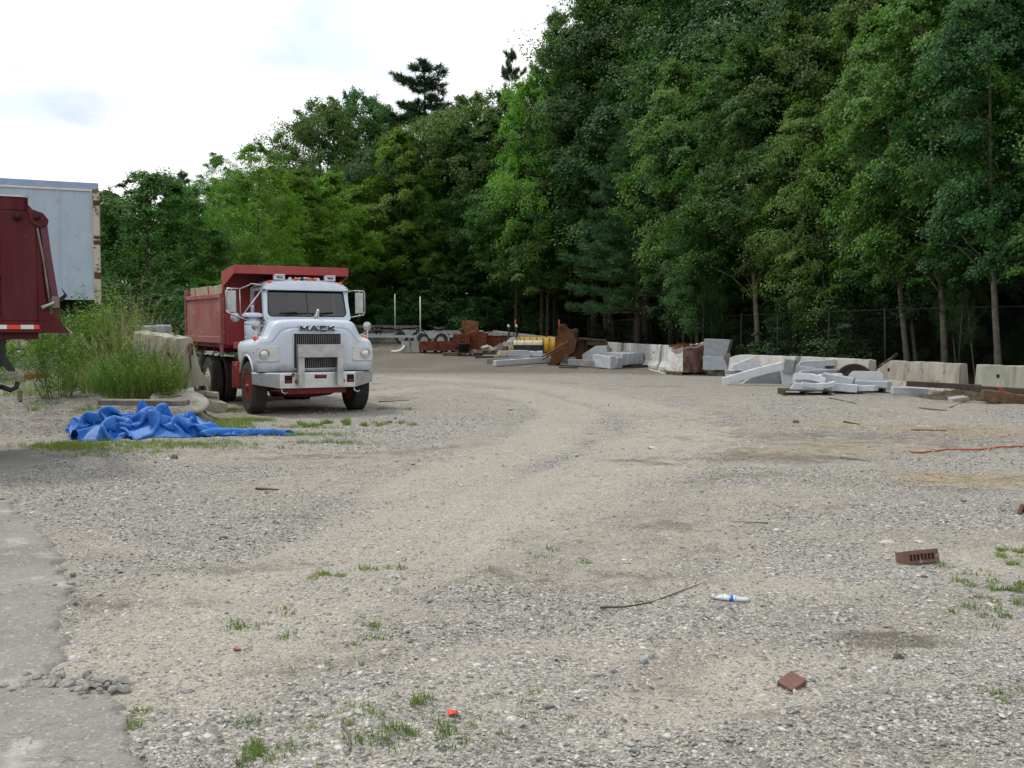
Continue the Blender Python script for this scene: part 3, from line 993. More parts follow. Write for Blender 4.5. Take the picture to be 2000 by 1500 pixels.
def broad_crown(seed, H, Rr, z0, nclump, nleaf, leaf=0.14, prof=None, flat=0.45, clump=(0.45, 0.95), lobes=5, inner=0.35, droop=0.0, boughs=0):
    """leaf clumps through the crown's volume; returns a quad mesh and the clump centres"""
    rg = np.random.RandomState(seed)
    prof = prof or [(0, 0.45), (0.15, 0.85), (0.4, 1.0), (0.65, 0.85), (0.85, 0.5), (1.0, 0.12)]
    t = rg.uniform(size=nclump)
    pr = np.interp(t, [p[0] for p in prof], [p[1] for p in prof])
    keep = rg.uniform(size=nclump) < (0.25 + 0.75 * pr)
    t = t[keep]; pr = pr[keep]; n = len(t)
    az = rg.uniform(0, 2 * np.pi, n)
    bs = None
    if boughs:
        bi = rg.randint(0, boughs, n)
        bt = (np.arange(boughs) + rg.uniform(0, 1, boughs)) / boughs
        ba = np.cumsum(np.full(boughs, 2.4)) + rg.normal(0, 0.35, boughs); bl = rg.uniform(0.72, 1.12, boughs)
        bs = rg.uniform(0, 1, n) ** 0.6
        t = np.clip(bt[bi] + rg.normal(0, 0.012, n) + 0.05 * bs, 0, 1)
        pr = np.interp(t, [p[0] for p in prof], [p[1] for p in prof]) * bl[bi]
        az = ba[bi] + rg.normal(0, 0.30, n) * (1.1 - 0.5 * bs)
    ph = rg.uniform(0, 6.28, 4)
    lobe = 1 + 0.20 * np.sin(lobes * az + ph[0] + 5 * t) + 0.14 * np.sin(2 * az + ph[1]) + 0.12 * np.sin(9 * t * 3.1 + 3 * az + ph[2])
    rad = Rr * pr * lobe * (1 - inner * rg.uniform(size=n) ** 1.3)
    if boughs:
        rad = Rr * pr * (1 + 0.1 * np.sin(lobes * az + ph[0])) * (0.22 + 0.78 * bs)
    outl = rg.uniform(size=n) < 0.08
    rad = np.where(outl, rad * 1.18, rad)
    C = np.stack([np.cos(az) * rad, np.sin(az) * rad, z0 + (H - z0) * t - droop * rad ** 2 / Rr], 1)
    cr = (clump[0] * 0.75 + (clump[1] * 1.1 - clump[0] * 0.75) * rg.uniform(size=n) ** 1.6) * (0.6 + 0.45 * pr)
    out = unit(np.stack([np.cos(az), np.sin(az), 0.15 + 0 * az], 1))
    tilt = unit(np.stack([np.cos(az) * 0.55, np.sin(az) * 0.55, np.ones(n)], 1) + rg.normal(0, 0.25, (n, 3)))
    k = nleaf
    idx = np.repeat(np.arange(n), k)
    m = len(idx)
    # soft sprays: leaves spread along the bough direction, thin across it
    u = tilt[idx]
    er = unit(np.stack([np.cos(az), np.sin(az), rg.normal(0, 0.25, n)], 1) + rg.normal(0, 0.35, (n, 3)))[idx]
    et = unit(np.cross(u, er)); eu = np.cross(er, et)
    g1 = np.clip(rg.normal(0, 0.46, m), -1.1, 1.0); g2 = np.clip(rg.normal(0, 0.38, m), -.9, .9); g3 = rg.normal(0, flat * 0.36, m)
    wv = 0.22 * np.sin(4.1 * g1 + idx * 1.3) * np.cos(3.7 * g2 + idx)
    P = C[idx] + (er * (g1 * 1.25)[:, None] + et * g2[:, None] + eu * (g3 + wv - 0.28 * g1 ** 2 - 0.18 * g2 ** 2)[:, None]) * cr[idx][:, None]
    N = unit(u * 1.0 + rg.normal(0, 0.55, (m, 3)) + out[idx] * 0.35)
    T = unit(out[idx] + rg.normal(0, 0.8, (m, 3)) - np.array([0, 0, 0.4]))
    Ln = leaf * rg.uniform(0.65, 1.3, m); Wd = Ln * rg.uniform(0.55, 0.8, m)
    V, Fq = leaf_quads(P, N, T, Ln, Wd)
    return V, Fq, C, rad


def trunk_mesh(name, H, r0, centres, seed, mat, nlimb=14, lean=0.3, fork=0.35):
    rd = random.Random(seed)
    mb = MB()
    pts = []; rs = []
    K = 9
    lx, ly = rd.uniform(-lean, lean), rd.uniform(-lean, lean)
    for i in range(K):
        f = i / (K - 1)
        pts.append(Vector((lx * f + 0.12 * math.sin(3 * f + seed), ly * f + 0.10 * math.cos(4 * f + seed) - 0.10, -0.3 + f * H * 0.9)))
        rs.append(r0 * (1.25 if i == 0 else 1) * (1 - 0.85 * f) + 0.015)
    mb.tube(pts, rs, 9)
    if len(centres):
        sel = sorted(range(len(centres)), key=lambda _: rd.random())[:nlimb]
        for i in sel:
            c = Vector(centres[i])
            zb = max(H * 0.15, c.z - (0.25 + 0.4 * rd.random()) * math.hypot(c.x, c.y) - 0.6)
            f = min(0.92, (zb + 0.3) / (H * 0.9))
            k = min(K - 2, int(f * (K - 1))); g = f * (K - 1) - k
            b = pts[k].lerp(pts[k + 1], g)
            rr = max(0.02, r0 * 0.40 * (1 - 0.7 * f))
            mid = b.lerp(c, 0.5) + Vector((rd.uniform(-.2, .2), rd.uniform(-.2, .2), rd.uniform(-0.1, 0.35)))
            mb.tube([b, b.lerp(mid, 0.5) + Vector((0, 0, 0.05)), mid, mid.lerp(c, .6), c], [rr, rr * .8, rr * 0.6, rr * .4, rr * 0.22], 5)
    me = mb.mesh(name, mat)
    return me


def pine_crown(seed, H, Rr, z0, levels, per, tufts, needles=26, nl=0.17, shape=1.0, ragged=0.25, upturn=0.25):
    rg = np.random.RandomState(seed)
    cs, ds = [], []
    limbs = []
    for i in range(levels):
        f = (i + 0.4 * rg.uniform(-1, 1)) / levels
        f = min(max(f, 0), 0.985)
        z = z0 + (H - z0) * f
        Lm = Rr * ((1 - f) ** shape * 0.93 + 0.07) * (0.55 + 0.45 * min(1, (f + 0.12) * 4))
        for j in range(per):
            az = 2 * np.pi * (j + rg.uniform(0, 1)) / per + i * 1.3
            Lb = Lm * rg.uniform(1 - ragged * 1.6, 1 + ragged * 0.6)
            d = np.array([np.cos(az), np.sin(az), 0.0])
            lift = rg.uniform(-0.05, 0.2) + 0.5 * f
            tip = np.array([0, 0, z]) + d * Lb + np.array([0, 0, lift * Lb * 0.6])
            limbs.append((z, tip))
            side = np.array([-d[1], d[0], 0])
            nt = max(4, int(tufts * Lb / Rr))
            for k in range(nt):
                s = rg.uniform(0.25, 1.0) ** 0.8
                p = np.array([0, 0, z]) + d * Lb * s + np.array([0, 0, lift * Lb * 0.6 * s + upturn * s * s * Lb * 0.2])
                w = 0.30 * Lb * (1.05 - s) + 0.18
                p = p + side * rg.uniform(-w, w) + np.array([0, 0, rg.normal(0, 0.07)])
                cs.append(p); ds.append(unit((d * 0.7 + side * rg.uniform(-.7, .7) + np.array([0, 0, 0.55]))[None])[0])
    # leader
    for k in range(14):
        cs.append(np.array([rg.normal(0, .08), rg.normal(0, .08), H - 0.9 * rg.uniform()])); ds.append(np.array([0, 0, 1.0]))
    C = np.array(cs); D = np.array(ds)
    idx = np.repeat(np.arange(len(C)), needles); m = len(idx)
    dr = unit(D[idx] + rg.normal(0, 0.75, (m, 3)))
    st = C[idx] + dr * 0.02 + D[idx] * rg.uniform(-0.16, 0.16, m)[:, None]
    ln = nl * rg.uniform(0.7, 1.25, m)
    s = unit(np.cross(dr, rg.normal(size=(m, 3)))) * (0.011 * nl / 0.17)
    V = np.stack([st - s, st + s, st + dr * ln[:, None] + s * 0.3, st + dr * ln[:, None] - s * 0.3], 1).reshape(-1, 3)
    return V, np.arange(4 * m).reshape(-1, 4), limbs


def pine_trunk(name, H, r0, limbs, seed, mat):
    rd = random.Random(seed)
    mb = MB()
    mb.tube([(0, 0, -0.3), (0.03, 0, H * 0.3), (-0.02, 0.03, H * 0.6), (0, 0, H * 0.97)], [r0 * 1.15, r0 * 0.85, r0 * 0.5, 0.02], 9)
    for z, tip in limbs[::2]:
        b = Vector((0, 0, z)); t = Vector(tip)
        rr = 0.012 + 0.035 * (1 - z / H)
        mb.tube([b, b.lerp(t, 0.5) + Vector((0, 0, -0.05)), t], [rr, rr * 0.7, rr * 0.3], 4, caps=False)
    # dead stubs below the crown
    for k in range(7):
        z = limbs[0][0] * rd.uniform(0.35, 0.98); a = rd.uniform(0, 6.28); l = rd.uniform(0.25, 1.1)
        mb.tube([(0, 0, z), (l * math.cos(a), l * math.sin(a), z + rd.uniform(-.1, .2))], [0.022, 0.006], 4, caps=False)
    return mb.mesh(name, mat)


PROTO = {}


def proto_broad(key, H, Rr, z0, nclump, nleaf, leaf, tr=0.17, bark=None, seed=1, **k):
    V, Fq, C, rad = broad_crown(seed, H, Rr, z0, nclump, nleaf, leaf, **k)
    cm = mesh_np('crown', V, Fq, LEAF['mid'])
    inner = C[rad > Rr * 0.3]
    tm = trunk_mesh('trunk', H, tr, inner, seed, bark or M_BARK)
    PROTO[key] = (cm, tm, H, Rr)


proto_broad('maple', 14.0, 4.0, 4.0, 400, 250, 0.130, seed=1, boughs=60, flat=0.40, tr=0.13)
proto_broad('round', 14.0, 4.2, 3.8, 340, 240, 0.140, seed=2, lobes=4, clump=(0.5, 1.15), flat=0.5, prof=[(0, .5), (.2, .9), (.5, 1), (.75, .9), (.92, .6), (1, .25)])
proto_broad('slim', 14.0, 2.7, 2.8, 300, 220, 0.125, seed=3, clump=(0.4, 0.9), tr=0.11, prof=[(0, .6), (.3, 1), (.55, .85), (.8, .5), (1, .08)])
proto_broad('edge', 14.0, 4.0, 3.9, 430, 260, 0.125, seed=4, clump=(0.4, 1.0), droop=0.28, flat=0.36, boughs=70, tr=0.13, prof=[(0, .7), (.25, 1.0), (.5, .92), (.75, .68), (1, .12)])
proto_broad('airy', 14.0, 3.4, 2.6, 320, 190, 0.115, seed=5, clump=(0.4, 0.95), inner=0.55, flat=0.4, tr=0.10)
proto_broad('vine_mound', 9.0, 2.6, 0.0, 520, 210, 0.115, seed=6, clump=(0.3, 0.75), inner=0.16, lobes=3, flat=0.5, prof=[(0, 1), (.3, 1.05), (.6, .98), (.8, .75), (.93, .42), (1, .15)], tr=0.25)
proto_broad('shrub', 3.4, 1.5, 0.15, 90, 120, 0.095, seed=7, clump=(0.28, 0.6), inner=0.6, tr=0.035, prof=[(0, .6), (.3, 1), (.7, .9), (1, .3)])
proto_broad('sapling', 6.5, 1.6, 1.0, 80, 110, 0.10, seed=8, clump=(0.3, 0.65), inner=0.7, flat=0.3, tr=0.045, prof=[(0, .5), (.3, 1), (.7, .8), (1, .2)])
proto_broad('tall', 24.0, 4.6, 8.0, 560, 170, 0.175, seed=9, clump=(0.6, 1.4), flat=0.45, tr=0.28)
V, Fq, lim = pine_crown(21, 14.0, 3.6, 2.8, 16, 7, 34, 26, 0.27, shape=0.8, upturn=0.5)
PROTO['pine'] = (mesh_np('crown', V, Fq, LEAF['needle']), pine_trunk('trunk', 14, 0.17, lim, 3, M_BARK), 14.0, 3.4)
V, Fq, lim = pine_crown(22, 24.0, 4.2, 8.5, 17, 6, 34, 26, 0.38, shape=0.5, ragged=0.4, upturn=0.6)
PROTO['tall_pine'] = (mesh_np('crown', V, Fq, LEAF['pine_far']), pine_trunk('trunk', 24, 0.28, lim, 5, M_BARK), 24.0, 4.2)


def tree(key, px, D, top, label, leaf=None, wide=1.0, group=None, rz=None, name=None, bark=None, cat='tree', xy=None, height=None):
    """top = photo row of the treetop"""
    cm, tm, H, Rr = PROTO[key]
    if xy is None and 660 < px <= 1000:
        D = max(D, 71 + px % 5)
    if xy is None and px > 1000:
        ys_ = np.arange(15, 70, 0.1); dd = ys_[np.argmin(np.abs(barline_x(ys_) / ys_ - (px - 1000) / FPX))]
        D = dd + 1.3 if D < 0 else max(D, dd + 2.1 + (px % 7) * 0.2)
    p = at_depth(px, D) if xy is None else Vector((xy[0], xy[1], tz(*xy)))
    h = height or (W(px, top, D).z - p.z)
    s = h / H
    rz = rz if rz is not None else (px * 0.37) % 6.28
    t = thing(name or {'pine': 'pine_tree', 'tall_pine': 'pine_tree', 'shrub': 'bush', 'sapling': 'sapling', 'vine_mound': 'vine_covered_tree'}.get(key, 'tree'), label, cat, p, rz, group)
    t.scale = (s * wide, s * wide, s)
    if bark is M_BARK_PALE:
        t.rotation_euler = (0, R(-5.5 + 2.6 * math.sin(px)), 0); c_rz = rz
    tk = link('trunk', tm, t)
    c = link('crown', cm, t)
    if leaf:
        c.material_slots[0].link = 'OBJECT'; c.material_slots[0].material = LEAF[leaf]
    if bark:
        tk.material_slots[0].link = 'OBJECT'; tk.material_slots[0].material = bark
    return t


# ---- left and centre background
tree('vine_mound', 300, 42, 338, 'dark green tree smothered in vines just right of the pale semi trailer', 'vine', 1.2, name='vine_covered_tree')
tree('vine_mound', 218, 47, 375, 'lower vine tangled tree whose top peeps past the trailer corner', 'vine', 0.8)
tree('shrub', 345, 33, 560, 'dark bush behind the bed of the parked dump truck', 'dark', 1.6, cat='bush')
tree('shrub', 245, 36, 545, 'dark bush at the foot of the vine covered tree', 'dark', 1.9, cat='bush')
tree('pine', 362, 82, 335, 'small distant pine tip between the vine mound and the airy maple', 'pine_far', 0.9)
tree('pine', 340, 86, 343, 'smallest distant pine tip just above the vine covered tree', 'pine_far', 0.8)
tree('airy', 432, 58, 300, 'thin airy tree with wispy top left of the grey green maple', 'mid', 0.85)
tree('airy', 505, 54, 278, 'tall grey green maple rising straight behind the dump truck bed', 'bright', 1.08, rz=1.0)
tree('edge', 585, 62, 335, 'green tree right of the airy maple, behind the truck cab', 'bright', 1.0)
tree('slim', 545, 68, 300, 'narrow tree filling the gap behind the airy maple', 'mid', 1.2)
tree('round', 632, 88, 205, 'leftmost round crowned oak on the far hilltop skyline', 'mid', 0.85)
tree('round', 690, 92, 186, 'middle round crowned oak on the far hilltop skyline', 'dark', 0.8, rz=2.2)
tree('tall', 752, 90, 205, 'oak beside the lone tall pine on the skyline', 'mid', 0.9)
tree('tall_pine', 832, 90, 124, 'lone tall pine with flat layered boughs above the skyline', 'pine_far', 1.5, rz=0.6)
tree('tall_pine', 905, 84, 190, 'shorter dark pine right of the lone skyline pine', 'pine_far', 0.9)
tree('pine', 875, 80, 235, 'hazy green pine below the lone skyline pine', 'pine_far', 1.25)
tree('maple', 650, 66, 345, 'mid green maple behind the white truck cab', 'bright', 1.0)
tree('slim', 700, 60, 370, 'slender tree above the right mirror of the truck', 'mid', 1.2)
tree('maple', 785, 66, 262, 'yellow green maple with domed top left of centre', 'bright', 0.95)
tree('edge', 835, 58, 335, 'bright yellow green tree hanging over the boat trailers', 'bright', 0.85)
tree('maple', 735, 56, 420, 'low leafy tree behind the white poles', 'bright', 1.1)
tree('maple', 905, 62, 250, 'dark green maple behind the stacked bricks', 'mid', 0.85)
tree('edge', 955, 66, 235, 'green tree climbing toward the tall forest edge', 'mid', 0.9)
tree('slim', 895, 52, 400, 'lower green tree over the brick stacks', 'dark', 1.3)
tree('tall_pine', 1000, 72, 100, 'thin topped pine breaking the skyline right of centre', 'pine_far', 0.55)
tree('pine', 1085, 66, 25, 'ragged pine whose tip leans over the sky edge at the top', 'needle', 0.75, rz=2.0)
tree('tall_pine', 1160, 64, -40, 'tall ragged pine at the left end of the high forest wall', 'needle', 0.95, rz=1.2)
tree('round', 1062, 62, 150, 'light green rounded tree below the ragged pine', 'bright', 0.62)
tree('edge', 985, 55, 330, 'pale green tree over the yellow snow plough', 'bright', 1.05)
tree('edge', 1065, 53, 300, 'broad pale green maple behind the rusty bucket', 'mid', 1.0, rz=3.0)
tree('maple', 1010, 60, 290, 'mid height maple in front of the tall forest wall', 'mid', 0.9)

# ---- forest wall on the right: front row follows the barriers
tree('round', 1185, 63, 50, 'tall green tree left of the blue green pine', 'dark', 0.72)
tree('tall', 1225, 66, -120, 'towering oak rising out of the frame behind the pine', 'dark', 1.0)
tree('pine', 1245, -1, 195, 'blue green pine with drooping layered boughs in front of the forest', 'needle', 1.2, rz=0.4, bark=M_BARK)
tree('slim', 1330, 46.5, 300, 'slim tree with a dark leaning trunk left of the wrapped bricks', 'dark', 0.9)
tree('edge', 1370, 46.0, 130, 'tree with a thick peeling trunk directly behind the wrapped bricks', 'mid', 0.85, bark=M_BARK_PALE)
tree('airy', 1374, 42.5, 330, 'thin trunked tree close beside the peeling trunk', 'dark', 0.8)
tree('maple', 1478, 40.5, 90, 'full leafy maple with a straight pale trunk above the leaning slabs', 'mid', 0.95, bark=M_BARK_PALE)
tree('edge', 1560, 40, 40, 'tall broad tree with light green sprays above the granite pile', 'mid', 0.95)
tree('airy', 1632, 36.5, 190, 'small tree with a thin bare stem behind the granite pile', 'mid', 0.95, bark=M_BARK_PALE)
tree('maple', 1700, 37, -40, 'dense tree behind the black tyre and barrier', 'mid', 0.9)
tree('edge', 1778, 32.5, 30, 'tree with a pair of leaning grey trunks behind the weathered barrier', 'mid', 0.85, rz=2.5, bark=M_BARK_PALE)
tree('airy', 1796, 33.5, 160, 'thin companion stem beside the leaning grey trunk', 'dark', 0.9, bark=M_BARK_PALE)
tree('maple', 1842, 30.5, -60, 'tree with a tall mottled trunk left of the thick pale trunk', 'mid', 0.85, bark=M_BARK_PALE)
tree('edge', 1955, 27.5, -60, 'tree with the thickest pale blotched trunk near the right edge', 'dark', 0.85, rz=4.2, bark=M_BARK_PALE)
tree('edge', 2090, 26.5, -80, 'tree hanging in from just beyond the right edge', 'mid', 0.95, rz=1.1)
tree('pine', 2030, 31, -150, 'pine with feathery yellow green boughs at the upper right', 'needle', 1.15)
for i, (px, D, top, w_, lab) in enumerate(((1415, 44, 330, 0.55, 'thin bare stemmed tree just left of the straight pale trunk'), (1528, 41, 300, 0.5, 'slender grey stem above the tip of the tilted curb'), (1585, 39, 340, 0.5, 'skinny stem left of the thin bare stem'),
                                         (1668, 36, 280, 0.5, 'slender stem above the black tyre'), (1872, 31, 260, 0.5, 'skinny stem between the mottled trunk and the thick pale trunk'), (1908, 30, 300, 0.45, 'spindly stem left of the thick pale trunk'))):
    tree('airy', px, D, top, lab, 'dark', w_, bark=M_BARK_PALE)
# ---- second row and deep forest
GD = 'deep forest trees behind the front row'
LD = 'tall dark tree standing deep in the forest behind the front row'
deep = [('tall', 1260, 62, -150), ('tall_pine', 1330, 58, -160), ('tall', 1400, 52, -140), ('tall_pine', 1475, 56, -180), ('tall', 1545, 50, -200),
        ('round', 1620, 46, -60), ('tall', 1690, 48, -260), ('tall', 1790, 44, -260), ('tall_pine', 1740, 52, -220), ('round', 1880, 40, -120),
        ('tall', 1960, 40, -320), ('tall', 2080, 40, -320), ('tall', 2150, 36, -300), ('round', 1440, 48, 60), ('round', 1310, 58, 120), ('tall', 1230, 70, -60),
        ('round', 1190, 62, 140), ('round', 1540, 44, 100), ('round', 1730, 40, 20), ('round', 2020, 36, -60), ('tall', 1165, 74, 60), ('round', 940, 74, 190), ('round', 1600, 56, -40),
        ('round', 480, 74, 345), ('round', 600, 78, 330), ('round', 730, 76, 300), ('round', 830, 74, 280), ('round', 420, 66, 360)]
for i, (k, px, D, top) in enumerate(deep):
    tree(k, px, D, top, LD, 'dark' if i % 3 else 'mid', 1.0 + 0.1 * math.sin(i), GD, rz=i * 1.31)
# ---- understorey: bushes and saplings along the fence
GU = 'undergrowth bushes along the chain link fence'
LU = 'dark leafy bush growing in the shade along the chain link fence'
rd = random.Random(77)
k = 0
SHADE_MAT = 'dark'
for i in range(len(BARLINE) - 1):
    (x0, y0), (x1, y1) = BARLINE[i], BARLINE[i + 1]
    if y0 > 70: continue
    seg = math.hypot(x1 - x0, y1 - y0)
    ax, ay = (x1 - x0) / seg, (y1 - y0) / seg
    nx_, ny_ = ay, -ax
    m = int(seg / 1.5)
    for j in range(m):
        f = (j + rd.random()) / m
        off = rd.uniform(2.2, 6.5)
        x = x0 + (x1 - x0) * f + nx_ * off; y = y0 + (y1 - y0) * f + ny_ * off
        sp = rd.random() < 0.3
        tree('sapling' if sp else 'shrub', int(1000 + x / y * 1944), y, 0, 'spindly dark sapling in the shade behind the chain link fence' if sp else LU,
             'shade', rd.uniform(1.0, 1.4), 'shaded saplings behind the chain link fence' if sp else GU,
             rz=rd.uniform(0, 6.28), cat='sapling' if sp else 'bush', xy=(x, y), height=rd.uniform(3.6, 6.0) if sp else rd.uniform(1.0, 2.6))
        k += 1
GB = 'bushes behind the boat trailers'
for i in range(20):
    px = 395 + i * 37 + 9 * math.sin(i * 2.3); D_ = 70 + 3 * math.sin(i * 1.7) if px > 520 else 60 + 3 * math.sin(i * 1.7)
    tree('shrub', px, D_, 0, 'leafy bush at the foot of the trees behind the boat trailers', 'mid' if i % 3 == 0 else 'dark', 1.25 + 0.2 * math.sin(i), GB, cat='bush', height=3.6 + 1.2 * math.sin(i * 3.1), xy=((px - 1000) / FPX * D_, D_))
# ---- far woods closing the view between the trunks
x = []; 
rgw = np.random.RandomState(55)
n = 110000
tt = rgw.uniform(size=n)
path = np.array([(-75, 84), (-20, 88), (4, 82), (14, 66), (19, 48), (22, 36), (28, 14)], float)
seg = rgw.uniform(0, len(path) - 1.001, n); i0 = seg.astype(int); f = seg - i0
P2 = path[i0] * (1 - f)[:, None] + path[i0 + 1] * f[:, None] + rgw.normal(0, 1.6, (n, 2))
z = rgw.uniform(0, 1, n) ** 1.15 * 11.5 * np.interp(P2[:, 0], [-46, -38], [0.62, 1.0]) * (0.62 + 0.38 * fbm(P2[:, 0] * 0.25, P2[:, 1] * 0.25, 66, 3))
P3 = np.stack([P2[:, 0], P2[:, 1], terrain(P2[:, 0], P2[:, 1]) + z], 1)
N = unit(rgw.normal(size=(n, 3)) + np.array([-0.3, -0.6, 0.7])); T = unit(rgw.normal(size=(n, 3)))
Ln = rgw.uniform(0.35, 0.75, n)
V, Fq = leaf_quads(P3, N, T, Ln, Ln * 0.8)
tag(link('distant_woods', mesh_np('distant_woods', V, Fq, LEAF['dark'])), 'dark mass of far woods seen between the trunks', 'woods', kind='stuff')

# ================================================================== MATERIALS FOR THINGS
M_CONC_WHITE = pm('whitewashed_concrete', (0.62, 0.64, 0.63), (0.50, 0.51, 0.49), scale=1.5, rough=0.85, bump=0.35, bscale=30, patch=(0.33, 0.31, 0.26), patch_scale=2.5, patch_at=0.62, streak=((0.16, 0.15, 0.12), 5.0, 0.55))
M_CONC_TAN = pm('weathered_concrete', (0.40, 0.38, 0.325), (0.30, 0.285, 0.235), scale=1.6, rough=0.9, bump=0.45, bscale=28, patch=(0.22, 0.19, 0.13), patch_scale=2.4, patch_at=0.60, streak=((0.15, 0.13, 0.09), 6.0, 0.6))
M_CONC_PALE = pm('pale_concrete', (0.56, 0.57, 0.545), (0.46, 0.455, 0.41), scale=1.6, rough=0.88, bump=0.4, bscale=28, patch=(0.40, 0.36, 0.27), patch_scale=2.2, patch_at=0.60, streak=((0.24, 0.20, 0.13), 5.0, 0.5))
M_CONC_GREEN = pm('mossy_concrete', (0.36, 0.37, 0.30), (0.27, 0.275, 0.215), scale=1.6, rough=0.9, bump=0.45, bscale=28, streak=((0.12, 0.12, 0.08), 6.0, 0.5))
M_HOLE_SHADE = pm('hollow_shade', (0.02, 0.018, 0.015), rough=0.95, bump=0)  # near-black colour stands in for the shade inside holes and openings
M_GRANITE = pm('grey_granite', (0.47, 0.505, 0.54), (0.39, 0.42, 0.45), scale=9, rough=0.8, bump=0.5, bscale=38, bdist=0.01, patch=(0.50, 0.48, 0.43), patch_scale=1.9, patch_at=0.66, rand=0.10)
M_GRANITE_L = pm('light_granite', (0.62, 0.65, 0.68), (0.52, 0.55, 0.58), scale=7, rough=0.8, bump=0.5, bscale=38, bdist=0.01, patch=(0.36, 0.35, 0.32), patch_scale=3, patch_at=0.68, rand=0.08)
M_GRANITE_M = pm('dusty_darker_granite', (0.33, 0.35, 0.37), (0.27, 0.285, 0.295), scale=6, rough=0.85, bump=0.5, bscale=38, bdist=0.01, patch=(0.42, 0.41, 0.38), patch_scale=3, patch_at=0.64, rand=0.08)
M_GRANITE_D = pm('weathered_granite', (0.36, 0.355, 0.33), (0.25, 0.24, 0.215), scale=4, rough=0.85, bump=0.5, bscale=38, bdist=0.01)
M_RUST = pm('rusty_steel', (0.085, 0.048, 0.032), (0.14, 0.062, 0.032), scale=3, rough=0.9, bump=0.5, bscale=40, patch=(0.24, 0.095, 0.035), patch_scale=2.5, patch_at=0.57, spec=0.2)
M_RUST_BR = pm('bright_rust', (0.30, 0.115, 0.04), (0.17, 0.065, 0.03), scale=5, rough=0.9, bump=0.4)
M_BLACK = pm('black_steel', (0.018, 0.018, 0.02), (0.035, 0.034, 0.032), scale=5, rough=0.55, bump=0.15, rand=0)
M_RUBBER = pm('tyre_rubber', (0.030, 0.029, 0.028), (0.055, 0.050, 0.043), scale=4, rough=0.88, bump=0.25, patch=(0.13, 0.115, 0.09), patch_scale=3, patch_at=0.60, patch_soft=0.2, rand=0)
M_GALV = pm('galvanised_steel', (0.52, 0.55, 0.57), (0.38, 0.41, 0.43), scale=8, rough=0.45, metal=0.7, bump=0.1)
M_YELLOW = pm('yellow_paint', (0.62, 0.37, 0.035), (0.50, 0.28, 0.03), scale=3, rough=0.5, bump=0.1, patch=(0.20, 0.09, 0.03), patch_scale=4, patch_at=0.66)
M_CREAM = pm('cream_plastic', (0.60, 0.54, 0.38), (0.48, 0.42, 0.28), scale=4, rough=0.5, bump=0.1, patch=(0.2, 0.17, 0.11), patch_scale=5, patch_at=0.66)
M_ORANGE = pm('orange_marker', (0.75, 0.10, 0.03), (0.60, 0.08, 0.025), rough=0.5, bump=0)
M_WHITE = pm('white_plastic', (0.78, 0.78, 0.76), (0.68, 0.68, 0.65), rough=0.5, bump=0.05)
M_WOOD = pm('weathered_wood', (0.27, 0.24, 0.20), (0.17, 0.145, 0.115), scale=5, rough=0.9, bump=0.5, bscale=35, bdist=0.01, streak=((0.09, 0.075, 0.06), 14.0, 0.6), spec=0.1)
M_WOOD_D = pm('dark_timber', (0.060, 0.058, 0.056), (0.10, 0.085, 0.07), scale=5, rough=0.9, bump=0.4, bscale=30, spec=0.12)
M_WOOD_B = pm('brown_timber', (0.16, 0.105, 0.06), (0.085, 0.06, 0.04), scale=5, rough=0.9, bump=0.4, bscale=30, spec=0.12)
M_BRICK = pm('red_brick', (0.25, 0.080, 0.045), (0.15, 0.055, 0.038), scale=9, rough=0.9, bump=0.4, bscale=60, rand=0.28, spec=0.1)
M_BRICK_B = pm('brown_brick', (0.20, 0.115, 0.090), (0.145, 0.085, 0.070), scale=14, rough=0.9, bump=0.5, bscale=150, bdist=0.002, patch=(0.30, 0.25, 0.20), patch_scale=12, patch_at=0.62, rand=0.0, spec=0.1)
M_BRICK_O = pm('tan_orange_brick', (0.36, 0.175, 0.085), (0.24, 0.11, 0.06), scale=9, rough=0.9, bump=0.3, bscale=60, rand=0.28, spec=0.1)
M_CMU = pm('grey_block', (0.42, 0.41, 0.37), (0.34, 0.33, 0.29), scale=8, rough=0.95, bump=0.5, bscale=60, rand=0.15, spec=0.1)
M_BLUE = None


def basis_between(a, b, roll=0.0):
    """object matrix whose X axis runs from a to b, Z up as far as possible"""
    a = Vector(a); b = Vector(b)
    x = (b - a).normalized()
    z = Vector((0, 0, 1)); z = (z - x * z.dot(x)).normalized() if abs(x.z) < 0.98 else Vector((0, 1, 0))
    y = z.cross(x)
    M = Matrix((x, y, z)).transposed()
    return (M @ Matrix.Rotation(roll, 3, 'X')).to_euler()


